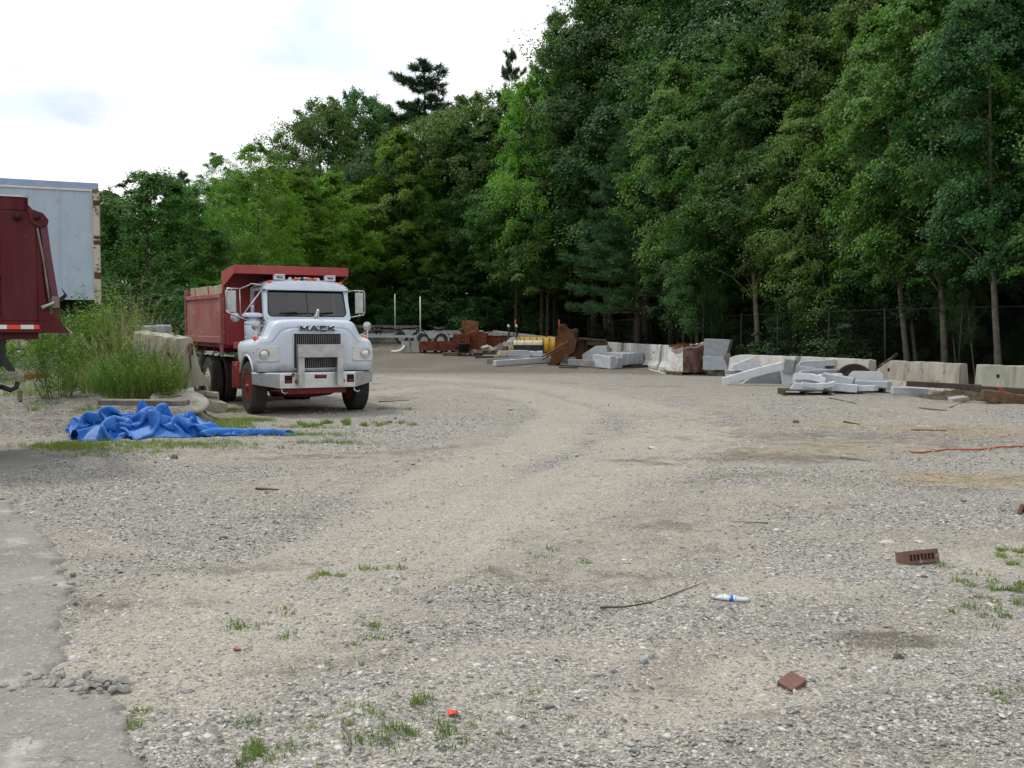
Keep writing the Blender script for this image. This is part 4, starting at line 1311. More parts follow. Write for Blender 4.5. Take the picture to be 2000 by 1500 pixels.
def rough_block(Lx, Ly, Lz, seed=1, amp=0.012, bevel=0.012, cut=None, bow=0.0, taper=0.0, arch=0.0):
    """quarried stone block with pitched faces, origin at the middle of its underside"""
    rd = random.Random(seed)
    nx_ = max(2, int(Lx / 0.16)); ny_ = max(1, int(Ly / 0.16)); nz_ = max(1, int(Lz / 0.16))
    bm = bmesh.new()
    bmesh.ops.create_cube(bm, size=1)
    for ax, n in ((0, nx_), (1, ny_), (2, nz_)):
        if n > 1:
            for i in range(1, n):
                d = [0, 0, 0]; d[ax] = 1
                c = [0, 0, 0]; c[ax] = -0.5 + i / n
                geom = bm.verts[:] + bm.edges[:] + bm.faces[:]
                bmesh.ops.bisect_plane(bm, geom=geom, plane_co=c, plane_no=d)
    for v in bm.verts:
        x, y, z = v.co
        edge = sum(abs(abs(q) - 0.5) < 1e-4 for q in (x, y, z))
        a = amp * (1.0 if edge == 1 else 0.55)
        tp = 1 - taper * (x + 0.5)
        v.co = Vector((x * Lx + rd.uniform(-a, a), y * Ly * tp + rd.uniform(-a, a) + bow * (0.25 - x * x) * 4, (z + 0.5) * Lz * (1 if z < 0 else tp) + rd.uniform(-a, a) + arch * (0.25 - x * x) * 4))
    if cut:
        for (co, no) in cut:
            g = bm.verts[:] + bm.edges[:] + bm.faces[:]
            res = bmesh.ops.bisect_plane(bm, geom=g, plane_co=co, plane_no=no, clear_outer=True)
            eds = [e for e in res['geom_cut'] if isinstance(e, bmesh.types.BMEdge)]
            if eds: bmesh.ops.holes_fill(bm, edges=eds)
    bmesh.ops.recalc_face_normals(bm, faces=bm.faces)
    me = bpy.data.meshes.new('stone'); bm.to_mesh(me); bm.free()
    return me


def stone(name, size, loc, rot, label, cat='stone', mat=None, seed=1, group=None, bev=0.008, **k):
    me = rough_block(*size, seed=seed, **k); me.materials.append(mat or (M_GRANITE, M_GRANITE_L, M_GRANITE, M_GRANITE_M)[seed % 4])
    o = link(name, me, None, loc, rot)
    if bev:
        md = o.modifiers.new('edge', 'BEVEL'); md.width = bev; md.segments = 1; md.limit_method = 'ANGLE'; md.angle_limit = R(40)
    return tag(o, label, cat, group)


def small_rock(name, size, loc, rot, label, cat, mat, seed, group=None):
    """rounded chipped stone"""
    me = pebble_mesh(seed % 3, 1.0)
    rd = random.Random(seed)
    for v in me.vertices:
        v.co = Vector((v.co.x * size[0] * 1.15, v.co.y * size[1] * 1.35, v.co.z * size[2] * 1.2)) * rd.uniform(0.95, 1.05)
    me.materials.append(mat)
    return tag(link(name, me, None, loc, rot), label, cat, group)


# ================================================================== BARRIERS
def barrier(a, b, h, mat, label, seed=1, notch=None, wb=0.60, wt=0.22, base=(None, None), loop=False, cat='concrete barrier'):
    """jersey barrier between two ground points; notch = (start drop, end drop, length)"""
    a = Vector((*a, tz(*a) if base[0] is None else base[0])); b = Vector((*b, tz(*b) if base[1] is None else base[1]))
    Lg = (b - a).length
    rd = random.Random(seed)
    s = h / 0.81
    prof = [(-wb / 2, 0), (-wb / 2, 0.075 * s), (-wb / 2 + 0.13, 0.25 * s), (-wt / 2 + 0.0, h - 0.02), (-wt / 2 + 0.02, h), (wt / 2 - 0.02, h), (wt / 2, h - 0.02), (wb / 2 - 0.13, 0.25 * s), (wb / 2, 0.075 * s), (wb / 2, 0)]
    N = max(10, int(Lg / 0.18))
    t = thing('concrete_barrier', label, cat, a, rot=basis_between(a, b), group='concrete barriers along the forest edge' if cat == 'concrete barrier' else None)
    mb = MB()
    np_ = len(prof)
    for i in range(N + 1):
        x = Lg * i / N
        for j, (y, z) in enumerate(prof):
            zz = z
            if notch:
                k = notch[0] * max(0, 1 - x / notch[2]) if notch[0] else 0
                if notch[1]: k = max(k, notch[1] * max(0, 1 - (Lg - x) / notch[2]))
                zz = min(z, h - k)
            q = 0.012 if 0 < j < np_ - 1 else 0
            if zz > h - 0.05: zz -= max(0, rd.gauss(0, 0.012)) * (2.5 if rd.random() < 0.08 else 1)
            mb.v.append((x + rd.uniform(-q, q) * 0.3, y + rd.uniform(-q, q), zz + rd.uniform(-q, q) * 0.4))
    for i in range(N):
        for j in range(np_ - 1):
            o0 = i * np_ + j
            mb.f.append((o0, o0 + np_, o0 + np_ + 1, o0 + 1)); mb.mi.append(0); mb.sm.append(False)
    mb.f.append(tuple(range(np_))); mb.mi.append(0); mb.sm.append(False)
    mb.f.append(tuple(N * np_ + j for j in range(np_ - 1, -1, -1))); mb.mi.append(0); mb.sm.append(False)
    mb.build('body', mat, t, fixn=True)
    sl = math.atan2((wb / 2 - 0.13 - wt / 2), h * 0.69)
    for xf in (0.16, 0.84):
        # lifting hole: shallow socket on both faces, its inner shade painted near-black
        for sy in (-1, 1):
            hb = MB()
            zc = h * 0.66
            yc = sy * (wt / 2 + (wb / 2 - 0.13 - wt / 2) * (h - zc) / (h - 0.25 * s) + 0.003)
            hb.lathe((Lg * xf, yc - sy * 0.02, zc), (0, sy, math.tan(sl) * 0.6), [(0.055, 0), (0.045, 0.024), (0.030, 0.014), (0.001, 0.012)], 10, smooth=False)
            hb.build('lifting_hole', M_HOLE_SHADE, t)
    return t


BX = BARLINE
def gp(px, D):
    return ((px - 1000) / FPX * D, D)

barrier((13.35, 20.9), (12.0, 25.5), 0.81, M_CONC_GREEN, 'greenish concrete barrier behind the orange netting at the right edge', 1)
barrier((11.80, 26.0), (10.78, 29.1), 0.81, M_CONC_TAN, 'brown stained concrete barrier with a sloping left end, behind the dark beams', 2, notch=(0, 0.28, 0.55))
barrier((10.62, 29.3), (9.60, 32.75), 0.81, M_CONC_PALE, 'whitish concrete barrier with the black tyre ring leaning on it', 3)
barrier((9.50, 33.0), (8.15, 36.8), 0.81, M_CONC_PALE, 'cream stained concrete barrier with a notched left end, behind the long tilted curb', 4, notch=(0, 0.12, 0.5))
barrier((8.05, 37.2), (7.62, 38.9), 0.86, M_CONC_TAN, 'short concrete barrier end hidden behind the leaning slabs', 5, notch=(0.0, 0.3, 0.5))
barrier((7.42, 40.2), (6.85, 44.6), 1.07, M_CONC_WHITE, 'tall whitewashed concrete barrier running behind the wrapped bricks', 6)
barrier((6.80, 44.8), (5.82, 50.8), 1.07, M_CONC_WHITE, 'tall whitewashed concrete barrier with dark drip cracks, left of the wrapped bricks', 7)
barrier((5.75, 51.2), (4.5, 56.4), 1.07, M_CONC_PALE, 'pale concrete barrier behind the rusty steel box', 8)
barrier((4.4, 56.9), (2.2, 60.4), 0.9, M_CONC_PALE, 'concrete barrier behind the yellow snow plough', 9)
barrier((2.0, 60.8), (-1.2, 63.2), 0.85, M_CONC_PALE, 'pale concrete barrier between the plough and the slab topped bricks', 10)
barrier((-1.8, 63.4), (-5.4, 65.2), 0.85, M_CONC_TAN, 'concrete barrier behind the boat trailer wheels', 11)
barrier((-5.8, 65.4), (-9.8, 67.0), 0.85, M_CONC_TAN, 'farthest concrete barrier glimpsed behind the boat trailers', 12)
pa = G(1218, 700)

# ================================================================== CHAIN LINK FENCE
M_FENCE = pm('fence_steel', (0.035, 0.038, 0.037), (0.022, 0.025, 0.024), rough=0.75, metal=0.0, bump=0)
ft = thing('chain_link_fence', 'tall chain link fence with grey posts along the forest behind the barriers', 'fence', (0, 0, 0))
fl = []
for (x0, y0), (x1, y1) in zip(BARLINE[:-2], BARLINE[1:-1]):
    seg = math.hypot(x1 - x0, y1 - y0); nx_, ny_ = (y1 - y0) / seg, -(x1 - x0) / seg
    fl.append((x0 + nx_ * 1.35, y0 + ny_ * 1.35))
fl.append((BARLINE[-2][0] + .6, BARLINE[-2][1] + 1.4))
cum = [0]
for i in range(len(fl) - 1): cum.append(cum[-1] + math.hypot(fl[i + 1][0] - fl[i][0], fl[i + 1][1] - fl[i][1]))
def fpt(s):
    return (float(np.interp(s, cum, [p[0] for p in fl])), float(np.interp(s, cum, [p[1] for p in fl])))
FH = 2.3
s = 0.4; posts = []
while s < cum[-1]:
    posts.append(s); s += 2.95
pmb = MB().tube([(0, 0, -0.2), (0, 0, FH + 0.05)], 0.027, 8); pmb.lathe((0, 0, FH + 0.05), (0, 0, 1), [(0.036, -0.04), (0.036, 0.01), (0.001, 0.03)], 8)
pme = pmb.mesh('post', M_FENCE)
for s in posts:
    x, y = fpt(s); o = link('post', pme, ft, (x, y, tz(x, y)), (R(random.Random(s).uniform(-2, 2)), R(random.Random(s + 1).uniform(-2.5, 2.5)), 0))
mb = MB()
mb.tube([(*fpt(s), tz(*fpt(s)) + FH) for s in posts], 0.010, 6)
mb.build('top_rail', M_FENCE, ft)
mb = MB(); st = 0.075
for k in range(int(cum[-1] / st)):
    for dr in (1, -1):
        s0 = k * st; s1 = s0 + dr * FH
        if s1 < 0 or s1 > cum[-1]: continue
        p = [(*fpt(s0), tz(*fpt(s0)) + 0.03), (*fpt(s1), tz(*fpt(s1)) + FH)]
        a_, b_ = Vector(p[0]), Vector(p[1]); w = Vector((0, 0, 0.0009))
        mb.add([a_ - w, a_ + w, b_ + w, b_ - w], [(0, 1, 2, 3)])
tag(mb.build('wire_mesh', M_FENCE, ft, fixn=False), kind='stuff')

# ================================================================== PALLETS
board = MB().box((0, 0, 0), (1.2, 0.095, 0.020)).mesh('deck_board', M_WOOD)
runner = MB().box((0, 0, 0), (0.045, 1.0, 0.095)).mesh('stringer', M_WOOD)


def pallet(loc, rz, label, mat=None, tilt=(0, 0), name='pallet'):
    t = thing(name, label, 'pallet', loc, rot=(tilt[0], tilt[1], rz))
    for i in range(7):
        link('deck_board', board, t, (0, -0.452 + i * 0.1507, 0.127))
    for i in range(4):
        link('deck_board', board, t, (0, -0.452 + i * 0.3013, 0.0105))
    for i in (-1, 0, 1):
        link('stringer', runner, t, (i * 0.575, 0, 0.069))
    if mat:
        for c in t.children:
            c.material_slots[0].link = 'OBJECT'; c.material_slots[0].material = mat
    return t


# ================================================================== WRAPPED BRICK CUBE
def film_material():
    t = NT('stretch_wrap')
    mp = t.n('ShaderNodeMapping'); mp.inputs['Scale'].default_value = (3, 3, 9); mp.inputs['Rotation'].default_value = (0.3, 0.35, 0)
    t.l(t.coord(), mp.inputs[0])
    n = t.noise(1.6, 6, 0.65, vec=mp.outputs[0], dist=0.8)
    t.set(color=(0.78, 0.76, 0.76), rough=0.22, spec=0.6, normal=t.bump(n, 0.9, 0.03))
    tr = t.n('ShaderNodeBsdfTransparent'); mx = t.n('ShaderNodeMixShader')
    fac = t.attr('milky')
    f2 = t.math('MULTIPLY', fac, t.ramp(n, [(0.3, 0.75), (0.65, 1.0)]))
    t.l(f2, mx.inputs[0]); t.l(tr.outputs[0], mx.inputs[1]); t.l(t.b.outputs[0], mx.inputs[2]); t.l(mx.outputs[0], t.out.inputs[0])
    return t.mat


M_FILM = film_material()
pc = G(1345, 733)
PR = R(27)
pallet((pc.x, pc.y + .5, pc.z), PR, 'pallet under the plastic wrapped cube of bricks', M_WOOD_B)
bt = thing('brick_cube', 'tall pallet cube of red bricks partly wrapped in milky plastic film', 'brick stack', (pc.x, pc.y + .5, pc.z + 0.137), PR)
bme = MB().box((0, 0, 0), (0.196, 0.090, 0.057)).mesh('brick', M_BRICK)
bend = bme
rb = random.Random(3)
# on-edge bricks in 10 courses: side faces show stretchers, ends show headers
courses = 10; ch = 0.1015
for c in range(courses):
    z = 0.05 + c * ch
    for i in range(15):                                   # front and back rows (y = +-0.40), bricks on edge, ends outward
        x = -0.455 + i * 0.065
        for sy in (-1, 1):
            if sy == 1 and c < courses - 1: continue
            link('brick', bme, bt, (x + rb.uniform(-.003, .003), sy * 0.385 + rb.uniform(-.008, .008), z), (R(90), 0, R(90)))
    for i in range(3):                                    # the two long sides between them
        for sx in (-1, 1):
            link('brick', bme, bt, (sx * 0.457 + rb.uniform(-.006, .006), -0.19 + i * 0.2 + rb.uniform(-.004, .004), z), (R(90), 0, R(90)))
for i in range(5):                                        # loose top bricks
    link('brick', bme, bt, (-0.35 + 0.17 * i, rb.uniform(-.25, .1), 0.05 + courses * ch - 0.018), (0, 0, rb.uniform(-.5, .5)))
for i in range(13):
    for j in range(3):
        link('brick', bme, bt, (-0.39 + i * 0.065, -0.19 + j * 0.2, 0.05 + (courses - 1) * ch), (R(90), 0, R(90)))
MB().bx(-0.40, 0.40, -0.28, 0.28, 0.002, (courses - 1) * ch - 0.004).build('core_stack', M_BRICK, bt)
# film: wavy sheet round the four sides, torn down on the left face
def film_sheet(name, x0, y0, x1, y1, milky, ztop, seed, zb=-0.03):
    nu, nv = 26, 24
    vs = []; fac = []
    dxx, dyy = x1 - x0, y1 - y0; ln = math.hypot(dxx, dyy); nxx, nyy = dyy / ln, -dxx / ln
    for i in range(nu + 1):
        for j in range(nv + 1):
            u = i / nu; v = j / nv
            zt = ztop(u)
            z = zb + (zt - zb) * v
            wv = 0.014 + 0.018 * float(fbm(u * 5 + seed, v * 7 + u * 4, seed, 3)) + 0.012 * math.sin(9 * v + 5 * u + seed) * (u * (1 - u) * 4)
            vs.append((x0 + dxx * u + nxx * wv, y0 + dyy * u + nyy * wv, z)); fac.append(milky(u, v))
    I = np.arange(nu)[:, None] * (nv + 1) + np.arange(nv)[None, :]
    Fq = np.stack([I, I + nv + 1, I + nv + 2, I + 1], -1).reshape(-1, 4)
    me = mesh_np(name, vs, Fq, M_FILM, smooth=True)
    a = me.attributes.new('milky', 'FLOAT', 'POINT'); a.data.foreach_set('value', np.array(fac, np.float32))
    link(name, me, bt)
film_sheet('plastic_wrap', -0.515, 0.50, -0.515, -0.50, lambda u, v: 0.86 if v < 0.80 + .05 * math.sin(6 * u) else 0.35, lambda u: 0.98 - 0.12 * math.sin(3 * u), 2)
film_sheet('plastic_wrap', -0.515, -0.50, 0.515, -0.50, lambda u, v: (0.02 + 0.26 * float(vnoise(u * 6, v * 4, 9)) ** 2) if v < 0.94 else 0.5, lambda u: 0.90 + 0.16 * u + .03 * math.sin(9 * u), 5)
film_sheet('plastic_wrap', 0.515, -0.50, 0.515, 0.50, lambda u, v: 0.25, lambda u: 1.05, 7)
film_sheet('plastic_wrap', -0.545, -0.44, -0.60, -0.20, lambda u, v: 0.80 * (1 - 0.4 * v), lambda u: 0.42 + 0.25 * u, 11, -0.12)
# bright slack crest of film on the top rim
mb = MB(); 
mb.grid(lambda u, v: (-0.2 + 0.72 * u, -0.50 + 0.10 * v + .02 * math.sin(12 * u), 0.99 + 0.10 * u + 0.05 * math.sin(v * 3.1) * (1 + .5 * math.sin(17 * u)) - 0.05 * v), 20, 5)
fm = mb.mesh('plastic_wrap', M_FILM); a = fm.attributes.new('milky', 'FLOAT', 'POINT'); a.data.foreach_set('value', np.full(len(fm.vertices), 0.6, np.float32)); link('plastic_wrap', fm, bt)

# ================================================================== GRANITE BY THE WRAPPED BRICKS
GRP1 = 'granite slabs leaning right of the wrapped bricks'
stone('granite_slab', (1.0, 0.42, 0.72), W(1402, 700, 37.6), (0, R(2), R(-28)), 'upper square granite slab leaning on the barrier right of the wrapped bricks', 'granite slab', seed=11, group=GRP1, cut=[((0.42, 0, 0.36), (1, 0, -0.25))])
stone('granite_slab', (0.95, 0.42, 0.50), W(1400, 722, 37.2), (0, 0, R(-28)), 'lower granite slab under the leaning slab right of the wrapped bricks', 'granite slab', seed=12, group=GRP1, cut=[((0.40, 0, 0.25), (1, 0, 0.45))])
stone('granite_block', (0.55, 0.3, 0.2), G(1398, 731), (0, 0, R(-15)), 'small grey granite block on the ground at the foot of the leaning slabs', 'granite block', seed=13, group=GRP1)

# ================================================================== CURBS IN THE CENTRE
def bar(name, pA, pB, w, h, label, cat='granite curb', mat=None, seed=1, roll=0.0, group=None, **k):
    """bar whose underside runs between world points pA and pB"""
    pA = Vector(pA); pB = Vector(pB)
    Lg = (pB - pA).length
    me = rough_block(Lg, w, h, seed=seed, **k); me.materials.append(mat or M_GRANITE)
    o = link(name, me, None, (pA + pB) / 2, basis_between(pA, pB, roll))
    md = o.modifiers.new('edge', 'BEVEL'); md.width = 0.008; md.segments = 1; md.limit_method = 'ANGLE'; md.angle_limit = R(40)
    return tag(o, label, cat, group)


def gup(px, py, dz=0.0):
    q = G(px, py); q.z += dz
    return q

GRP2 = 'long granite curbs lying on the ground at centre'
bar('granite_curb', gup(966, 716, .02), gup(1078, 709, .04), 0.22, 0.26, 'long pale granite curb with crisp top lying in front at centre', mat=M_GRANITE_L, seed=21, group=GRP2)
bar('granite_curb', gup(948, 710), gup(1040, 707), 0.24, 0.22, 'dirtier granite curb lying just behind the front pale curb', mat=M_GRANITE_D, seed=22, group=GRP2)
bar('granite_curb', gup(1083, 713, .10), gup(1122, 713, .10), 0.25, 0.28, 'short bright granite curb resting at the left of the stained curb', mat=M_GRANITE_L, seed=23, group=GRP2)
bar('granite_curb', gup(1112, 716, .06), gup(1190, 720, .06), 0.25, 0.28, 'stained granite curb on skids right of the bright short curb', mat=M_GRANITE_D, seed=24, group=GRP2)
bar('wood_skid', gup(1092, 719, -.01), gup(1128, 720, -.01), 0.1, 0.08, 'dark wooden skid under the stained granite curb', 'timber', M_WOOD_D, 25)
bar('wood_plank', gup(1024, 718, .0), gup(1054, 716, .0), 0.12, 0.03, 'small pale plank on the dirt in front of the centre curbs', 'plank', M_CREAM, 26)
bar('timber_beam', gup(928, 700), gup(985, 699), 0.16, 0.09, 'dark flat timber lying left of the granite blocks', 'timber', M_WOOD_D, 27)
GRP3 = 'granite blocks stacked by the cream plough'
D3 = 49.0
for i, (px, py, L_, h_, dd, lab) in enumerate(((1016, 699, 0.98, 0.24, 0, 'lower left granite block of the four block stack'), (1051, 699, 0.82, 0.22, 0.1, 'lower right granite block of the four block stack'),
                                     (1013, 693.5, 0.88, 0.25, 0, 'upper left granite block of the four block stack'), (1046, 693.8, 0.62, 0.22, 0.05, 'upper right granite block of the four block stack'))):
    stone('granite_block', (L_ * 1.13, 0.55, h_ * 1.14), W(px, py + 2, D3 + dd), (0, 0, R(-14 + 4 * i)), lab, 'granite block', seed=30 + i, group=GRP3)
stone('stone_block', (0.62, 0.4, 0.25), W(986, 695, 49.2), (0, R(4), R(10)), 'pale flat stone left of the four block stack', 'stone', M_CREAM, 36)
stone('stone_block', (0.9, 0.4, 0.2), W(983, 701, 49.2), (0, R(-4), R(5)), 'dark flat stone under the pale flat stone', 'stone', M_GRANITE_D, 37)
# curved slab and curb ends right of the steel box
GRP4 = 'granite curbs bundled beside the whitewashed barrier'
stone('granite_slab', (1.22, 0.5, 0.80), W(1165, 709, 47.2), (0, R(-3), R(-22)), 'large sloping granite slab at the left of the curb bundle', 'granite slab', seed=41, group=GRP4, cut=[((-0.2, 0, 0.66), (-0.55, 0, 1))])
stone('granite_slab', (0.62, 0.3, 0.30), W(1180, 690, 47.3), (0, R(8), R(-25)), 'small granite piece on top of the sloping slab', 'granite slab', seed=42, group=GRP4)
ends = [(1197, 718, 43.5, 0.42, 'first'), (1211, 714, 44.2, 0.36, 'second'), (1221, 709, 45.0, 0.40, 'third'), (1232, 707, 45.8, 0.38, 'fourth'), (1242, 705, 46.4, 0.40, 'fifth'), (1252, 703, 47.0, 0.40, 'sixth'), (1261, 703, 47.4, 0.38, 'seventh')]
for i, (px, py, D, h_, w_) in enumerate(ends):
    q = W(px, py, D); q.z = tz(q.x, q.y) + (0.02 if i < 2 else 0.14)
    back = q + Vector((-0.62, 1.9, 0.05))
    bar('granite_curb', back, q, 0.24, h_ + 0.12, '%s granite curb end from the left in the bundle by the whitewashed barrier' % w_, seed=50 + i, group=GRP4)
for i, px in enumerate((1215, 1245)):
    q = G(px, 716)
    bar('wood_skid', (q.x - .6, 45.2, tz(q.x, 45)), (q.x + .3, 46.2, tz(q.x, 46)), 0.1, 0.12, ('left' if i == 0 else 'right') + ' wooden skid under the granite curb bundle', 'timber', M_WOOD_D, 60 + i)
bar('white_pipe', gup(1268, 722), gup(1298, 731), 0.05, 0.04, 'thin white plastic strip on the dirt left of the wrapped bricks', 'plastic strip', M_WHITE, 63)
stone('white_block', (0.22, 0.12, 0.12), gup(1291, 727), (0, 0, 0.2), 'small white block on the dirt left of the wrapped bricks', 'block', M_WHITE, 64)

# ================================================================== GRANITE PILE ON THE RIGHT
GRP5 = 'granite pieces in the right hand pile'
bar('granite_curb', gup(1414, 752, -.02), W(1531, 722, 30.3), 0.26, 0.24, 'long pale granite curb tilted up to the right over the big slab', mat=M_GRANITE_L, seed=71, group=GRP5, arch=0.02)
stone('granite_slab', (1.75, 0.45, 0.50), W(1497, 751, 31.5), (R(3), 0, R(-8)), 'broad granite slab in shade beneath the tilted curb', 'granite slab', seed=72, mat=M_GRANITE_M, group=GRP5, cut=[((-0.55, 0, 0.2), (-0.75, 0, 1)), ((0.80, 0, 0.1), (1, 0, -0.25))])  # shade of the curb above is put into this slab's darker granite
stone('granite_slab', (0.62, 0.4, 0.60), W(1551, 750, 31.0), (0, R(-10), R(-35)), 'upright granite slab wedge between the broad slab and the pallet pieces', 'granite slab', seed=73, group=GRP5, mat=M_GRANITE_L, cut=[((0.1, 0, 0.2), (1, 0, 0.2))])
stone('granite_slab', (1.35, 0.35, 0.52), W(1468, 730, 32.8), (0, R(14), R(-10)), 'pointed granite slab peeping above the tilted curb', 'granite slab', seed=74, group=GRP5, mat=M_GRANITE_L, cut=[((0.1, 0, 0.42), (0.5, 0, 1)), ((-.3, 0, .4), (-.7, 0, 1))])
stone('granite_slab', (1.2, 0.5, 0.12), W(1452, 732, 33.0), (0, R(3), R(-10)), 'thin flat granite slab behind the tilted curb', 'granite slab', seed=75, group=GRP5)
stone('granite_slab', (1.20, 0.5, 0.19), W(1592, 716, 31.2), (0, R(-4), R(-14)), 'flat granite slab highest on the back of the pile', 'granite slab', seed=76, group=GRP5, mat=M_GRANITE, cut=[((-0.5, 0, 0.1), (-1, 0, 0.8))])
stone('granite_slab', (1.25, 0.5, 0.36), W(1577, 738, 31.2), (0, R(7), R(-14)), 'thick granite slab under the highest flat slab', 'granite slab', seed=77, group=GRP5, mat=M_GRANITE_L)
stone('granite_slab', (0.5, 0.5, 0.40), W(1622, 735, 31.4), (0, R(20), R(-14)), 'rounded granite lump right of the thick slab', 'granite lump', seed=78, group=GRP5, cut=[((0.1, 0, 0.3), (1, 0, 1))])
stone('granite_slab', (0.32, 0.4, 0.42), W(1540, 728, 31.0), (0, R(10), R(-25)), 'small upright granite block in the middle of the pile', 'granite block', seed=79, group=GRP5, mat=M_GRANITE_M)
stone('granite_slab', (1.5, 0.5, 0.52), W(1600, 757, 29.4), (0, R(-3), R(-10)), 'half hidden granite slab in the heart of the pile', 'granite slab', seed=80, group=GRP5, mat=M_GRANITE_M, cut=[((-0.6, 0, 0.4), (-1, 0, 0.7))])
# pallet with the front pieces
pp = G(1578, 772)
pallet((pp.x, pp.y + 0.35, pp.z), R(-6), 'grey pallet under the front curved granite pieces', M_WOOD_D)
pp2 = G(1660, 768)
pallet((pp2.x + 0.45, pp2.y + 0.6, pp2.z), R(-10), 'second pallet under the right granite curbs', M_WOOD_D)
stone('granite_curb', (0.84, 0.34, 0.21), W(1575, 762, 26.0), (0, R(2), R(-16)), 'front lower curved granite curb on the pallet', 'granite curb', seed=81, group=GRP5, mat=M_GRANITE_L, arch=-0.04, cut=[((-0.36, 0, 0.1), (-1, 0, 0.6))])
stone('granite_curb', (0.82, 0.34, 0.16), W(1580, 746, 26.2), (0, R(8), R(-20)), 'arched granite curb topmost on the front pallet', 'granite curb', seed=82, group=GRP5, mat=M_GRANITE_L, arch=0.06)
stone('granite_curb', (0.80, 0.3, 0.13), W(1598, 755, 25.9), (0, R(-2), R(-10)), 'white topped granite curb between the arched and the lower curb', 'granite curb', seed=83, group=GRP5, mat=M_GRANITE_L, arch=-0.05)
stone('granite_block', (0.80, 0.6, 0.40), W(1633, 762, 26.7), (0, R(10), R(-24)), 'chunky tilted granite block right of the arched curb', 'granite block', seed=84, group=GRP5, mat=M_GRANITE)
stone('granite_block', (0.62, 0.5, 0.20), W(1650, 764, 26.3), (0, R(4), R(-20)), 'granite block under the chunky tilted block', 'granite block', seed=85, group=GRP5)
stone('granite_block', (0.60, 0.4, 0.16), W(1622, 742, 27.2), (0, R(-4), R(-10)), 'flat granite piece on top behind the chunky block', 'granite block', seed=86, mat=M_GRANITE_L, group=GRP5)
bar('granite_curb', W(1652, 756, 27.6), W(1738, 759, 26.5), 0.26, 0.19, 'long granite curb at the right of the pile lying on the second pallet', mat=M_GRANITE, seed=87, group=GRP5)
bar('granite_curb', W(1656, 763.5, 26.4), W(1712, 763.5, 25.9), 0.26, 0.15, 'short lower granite curb below the long one on the second pallet', mat=M_GRANITE_L, seed=88, group=GRP5)
stone('granite_slab', (0.90, 0.22, 0.30), W(1691, 746.5, 27.9), (R(-8), 0, R(-14)), 'smooth rounded granite slab standing in front of the tyre', 'granite slab', seed=89, mat=M_GRANITE_L, group=GRP5, cut=[((0.40, 0, 0.26), (1, 0, 1)), ((-0.40, 0, 0.26), (-1, 0, 1))])
# tyre ring leaning on barrier
tt_ = thing('old_tyre', 'worn black tyre leaning on the barrier behind the granite pile', 'tyre', W(1668, 746, 28.75), rot=(R(70), 0, R(-17)))
mb = MB()
mb.lathe((0, 0, 0), (0, 0, 1), [(0.50 + 0.055 * math.cos(a), 0.09 * math.sin(a)) for a in np.linspace(0, 6.283, 11)], 36)
mb.build('tread', M_RUBBER, tt_, fixn=True)
mb = MB().lathe((0, 0, 0), (0, 0, 1), [(0.43, -0.05), (0.445, -0.05), (0.445, 0.05), (0.43, 0.05), (0.43, -0.05)], 36); mb.build('bead', M_RUST, tt_)
# log behind barrier
mb = MB().tube([W(1716, 722, 29.6), W(1735, 708, 30.2), W(1752, 692, 30.8)], [0.10, 0.09, 0.06], 9)
o = mb.build('fallen_log', M_BARK); tag(o, 'short broken log leaning up behind the barrier gap', 'log')
# beams at the right
bar('steel_beam', W(1772, 754, 25.5), W(1915, 762, 24.4), 0.20, 0.13, 'long charcoal beam lying in front of the brown stained barrier', 'beam', M_WOOD_D, 91, amp=0.003)
bar('steel_beam', W(1905, 764, 23.6), W(2040, 772, 22.6), 0.20, 0.13, 'second charcoal beam running out at the right edge', 'beam', M_WOOD_D, 92, amp=0.003)
bar('dark_plank', gup(1832, 774), gup(1880, 771), 0.2, 0.09, 'flat dark plank under the right end of the long charcoal beam', 'plank', M_WOOD_D, 93)
stone('granite_block', (0.85, 0.45, 0.19), gup(1775, 771), (0, R(2), R(-14)), 'single low granite block right of the pile beside the beams', 'granite block', seed=94)
stone('timber_block', (1.0, 0.35, 0.25), gup(1962, 788), (0, R(8), R(-16)), 'broken mossy timber block in the debris at the right edge', 'timber', M_WOOD_B, 95, amp=0.03)
for i, (px, py, lab) in enumerate(((1872, 785, 'grey stone at the toe of the debris mound'), (1890, 779, 'upper grey stone on the debris mound'))):
    stone('rubble_stone', (0.4, 0.3, 0.12), gup(px, py), (R(5), R(8 * (i * 2 - 1)), i * 1.1), lab, 'stone', M_GRANITE_D, 97 + i, amp=0.03)
# debris mound (soil and dead stalks)
c = G(1915, 782)
n = 5000
r4 = np.random.RandomState(9)
mb = MB()
mb.grid(lambda u, v: (c.x - 1.1 + 3.2 * u, c.y - 0.2 + 1.5 * v, tz(c.x, c.y) - 0.03 + 0.22 * math.sin(math.pi * v) * math.sin(math.pi * u) ** 0.7 * (0.5 + float(fbm(u * 6, v * 4, 3, 4)))), 40, 22)
M_SOIL = pm('soil', (0.20, 0.165, 0.115), (0.11, 0.085, 0.06), scale=8, rough=0.95, bump=0.8, bscale=40, bdist=0.02, patch=(0.33, 0.29, 0.2), patch_scale=10, patch_at=0.6, spec=0.05)
dm = mb.build('debris_mound', M_SOIL, None); tag(dm, 'low mound of soil and dead stalks at the right beside the orange netting', 'dirt mound')
M_STALK = leaf_material('dead_stalks', (0.10, 0.085, 0.060), (0.20, 0.17, 0.125), (0.34, 0.30, 0.22), 0.1, nscale=3)
uv = r4.uniform(size=(n, 2))
x = c.x - 1.2 + 3.4 * uv[:, 0]; y = c.y - 0.3 + 1.6 * uv[:, 1]
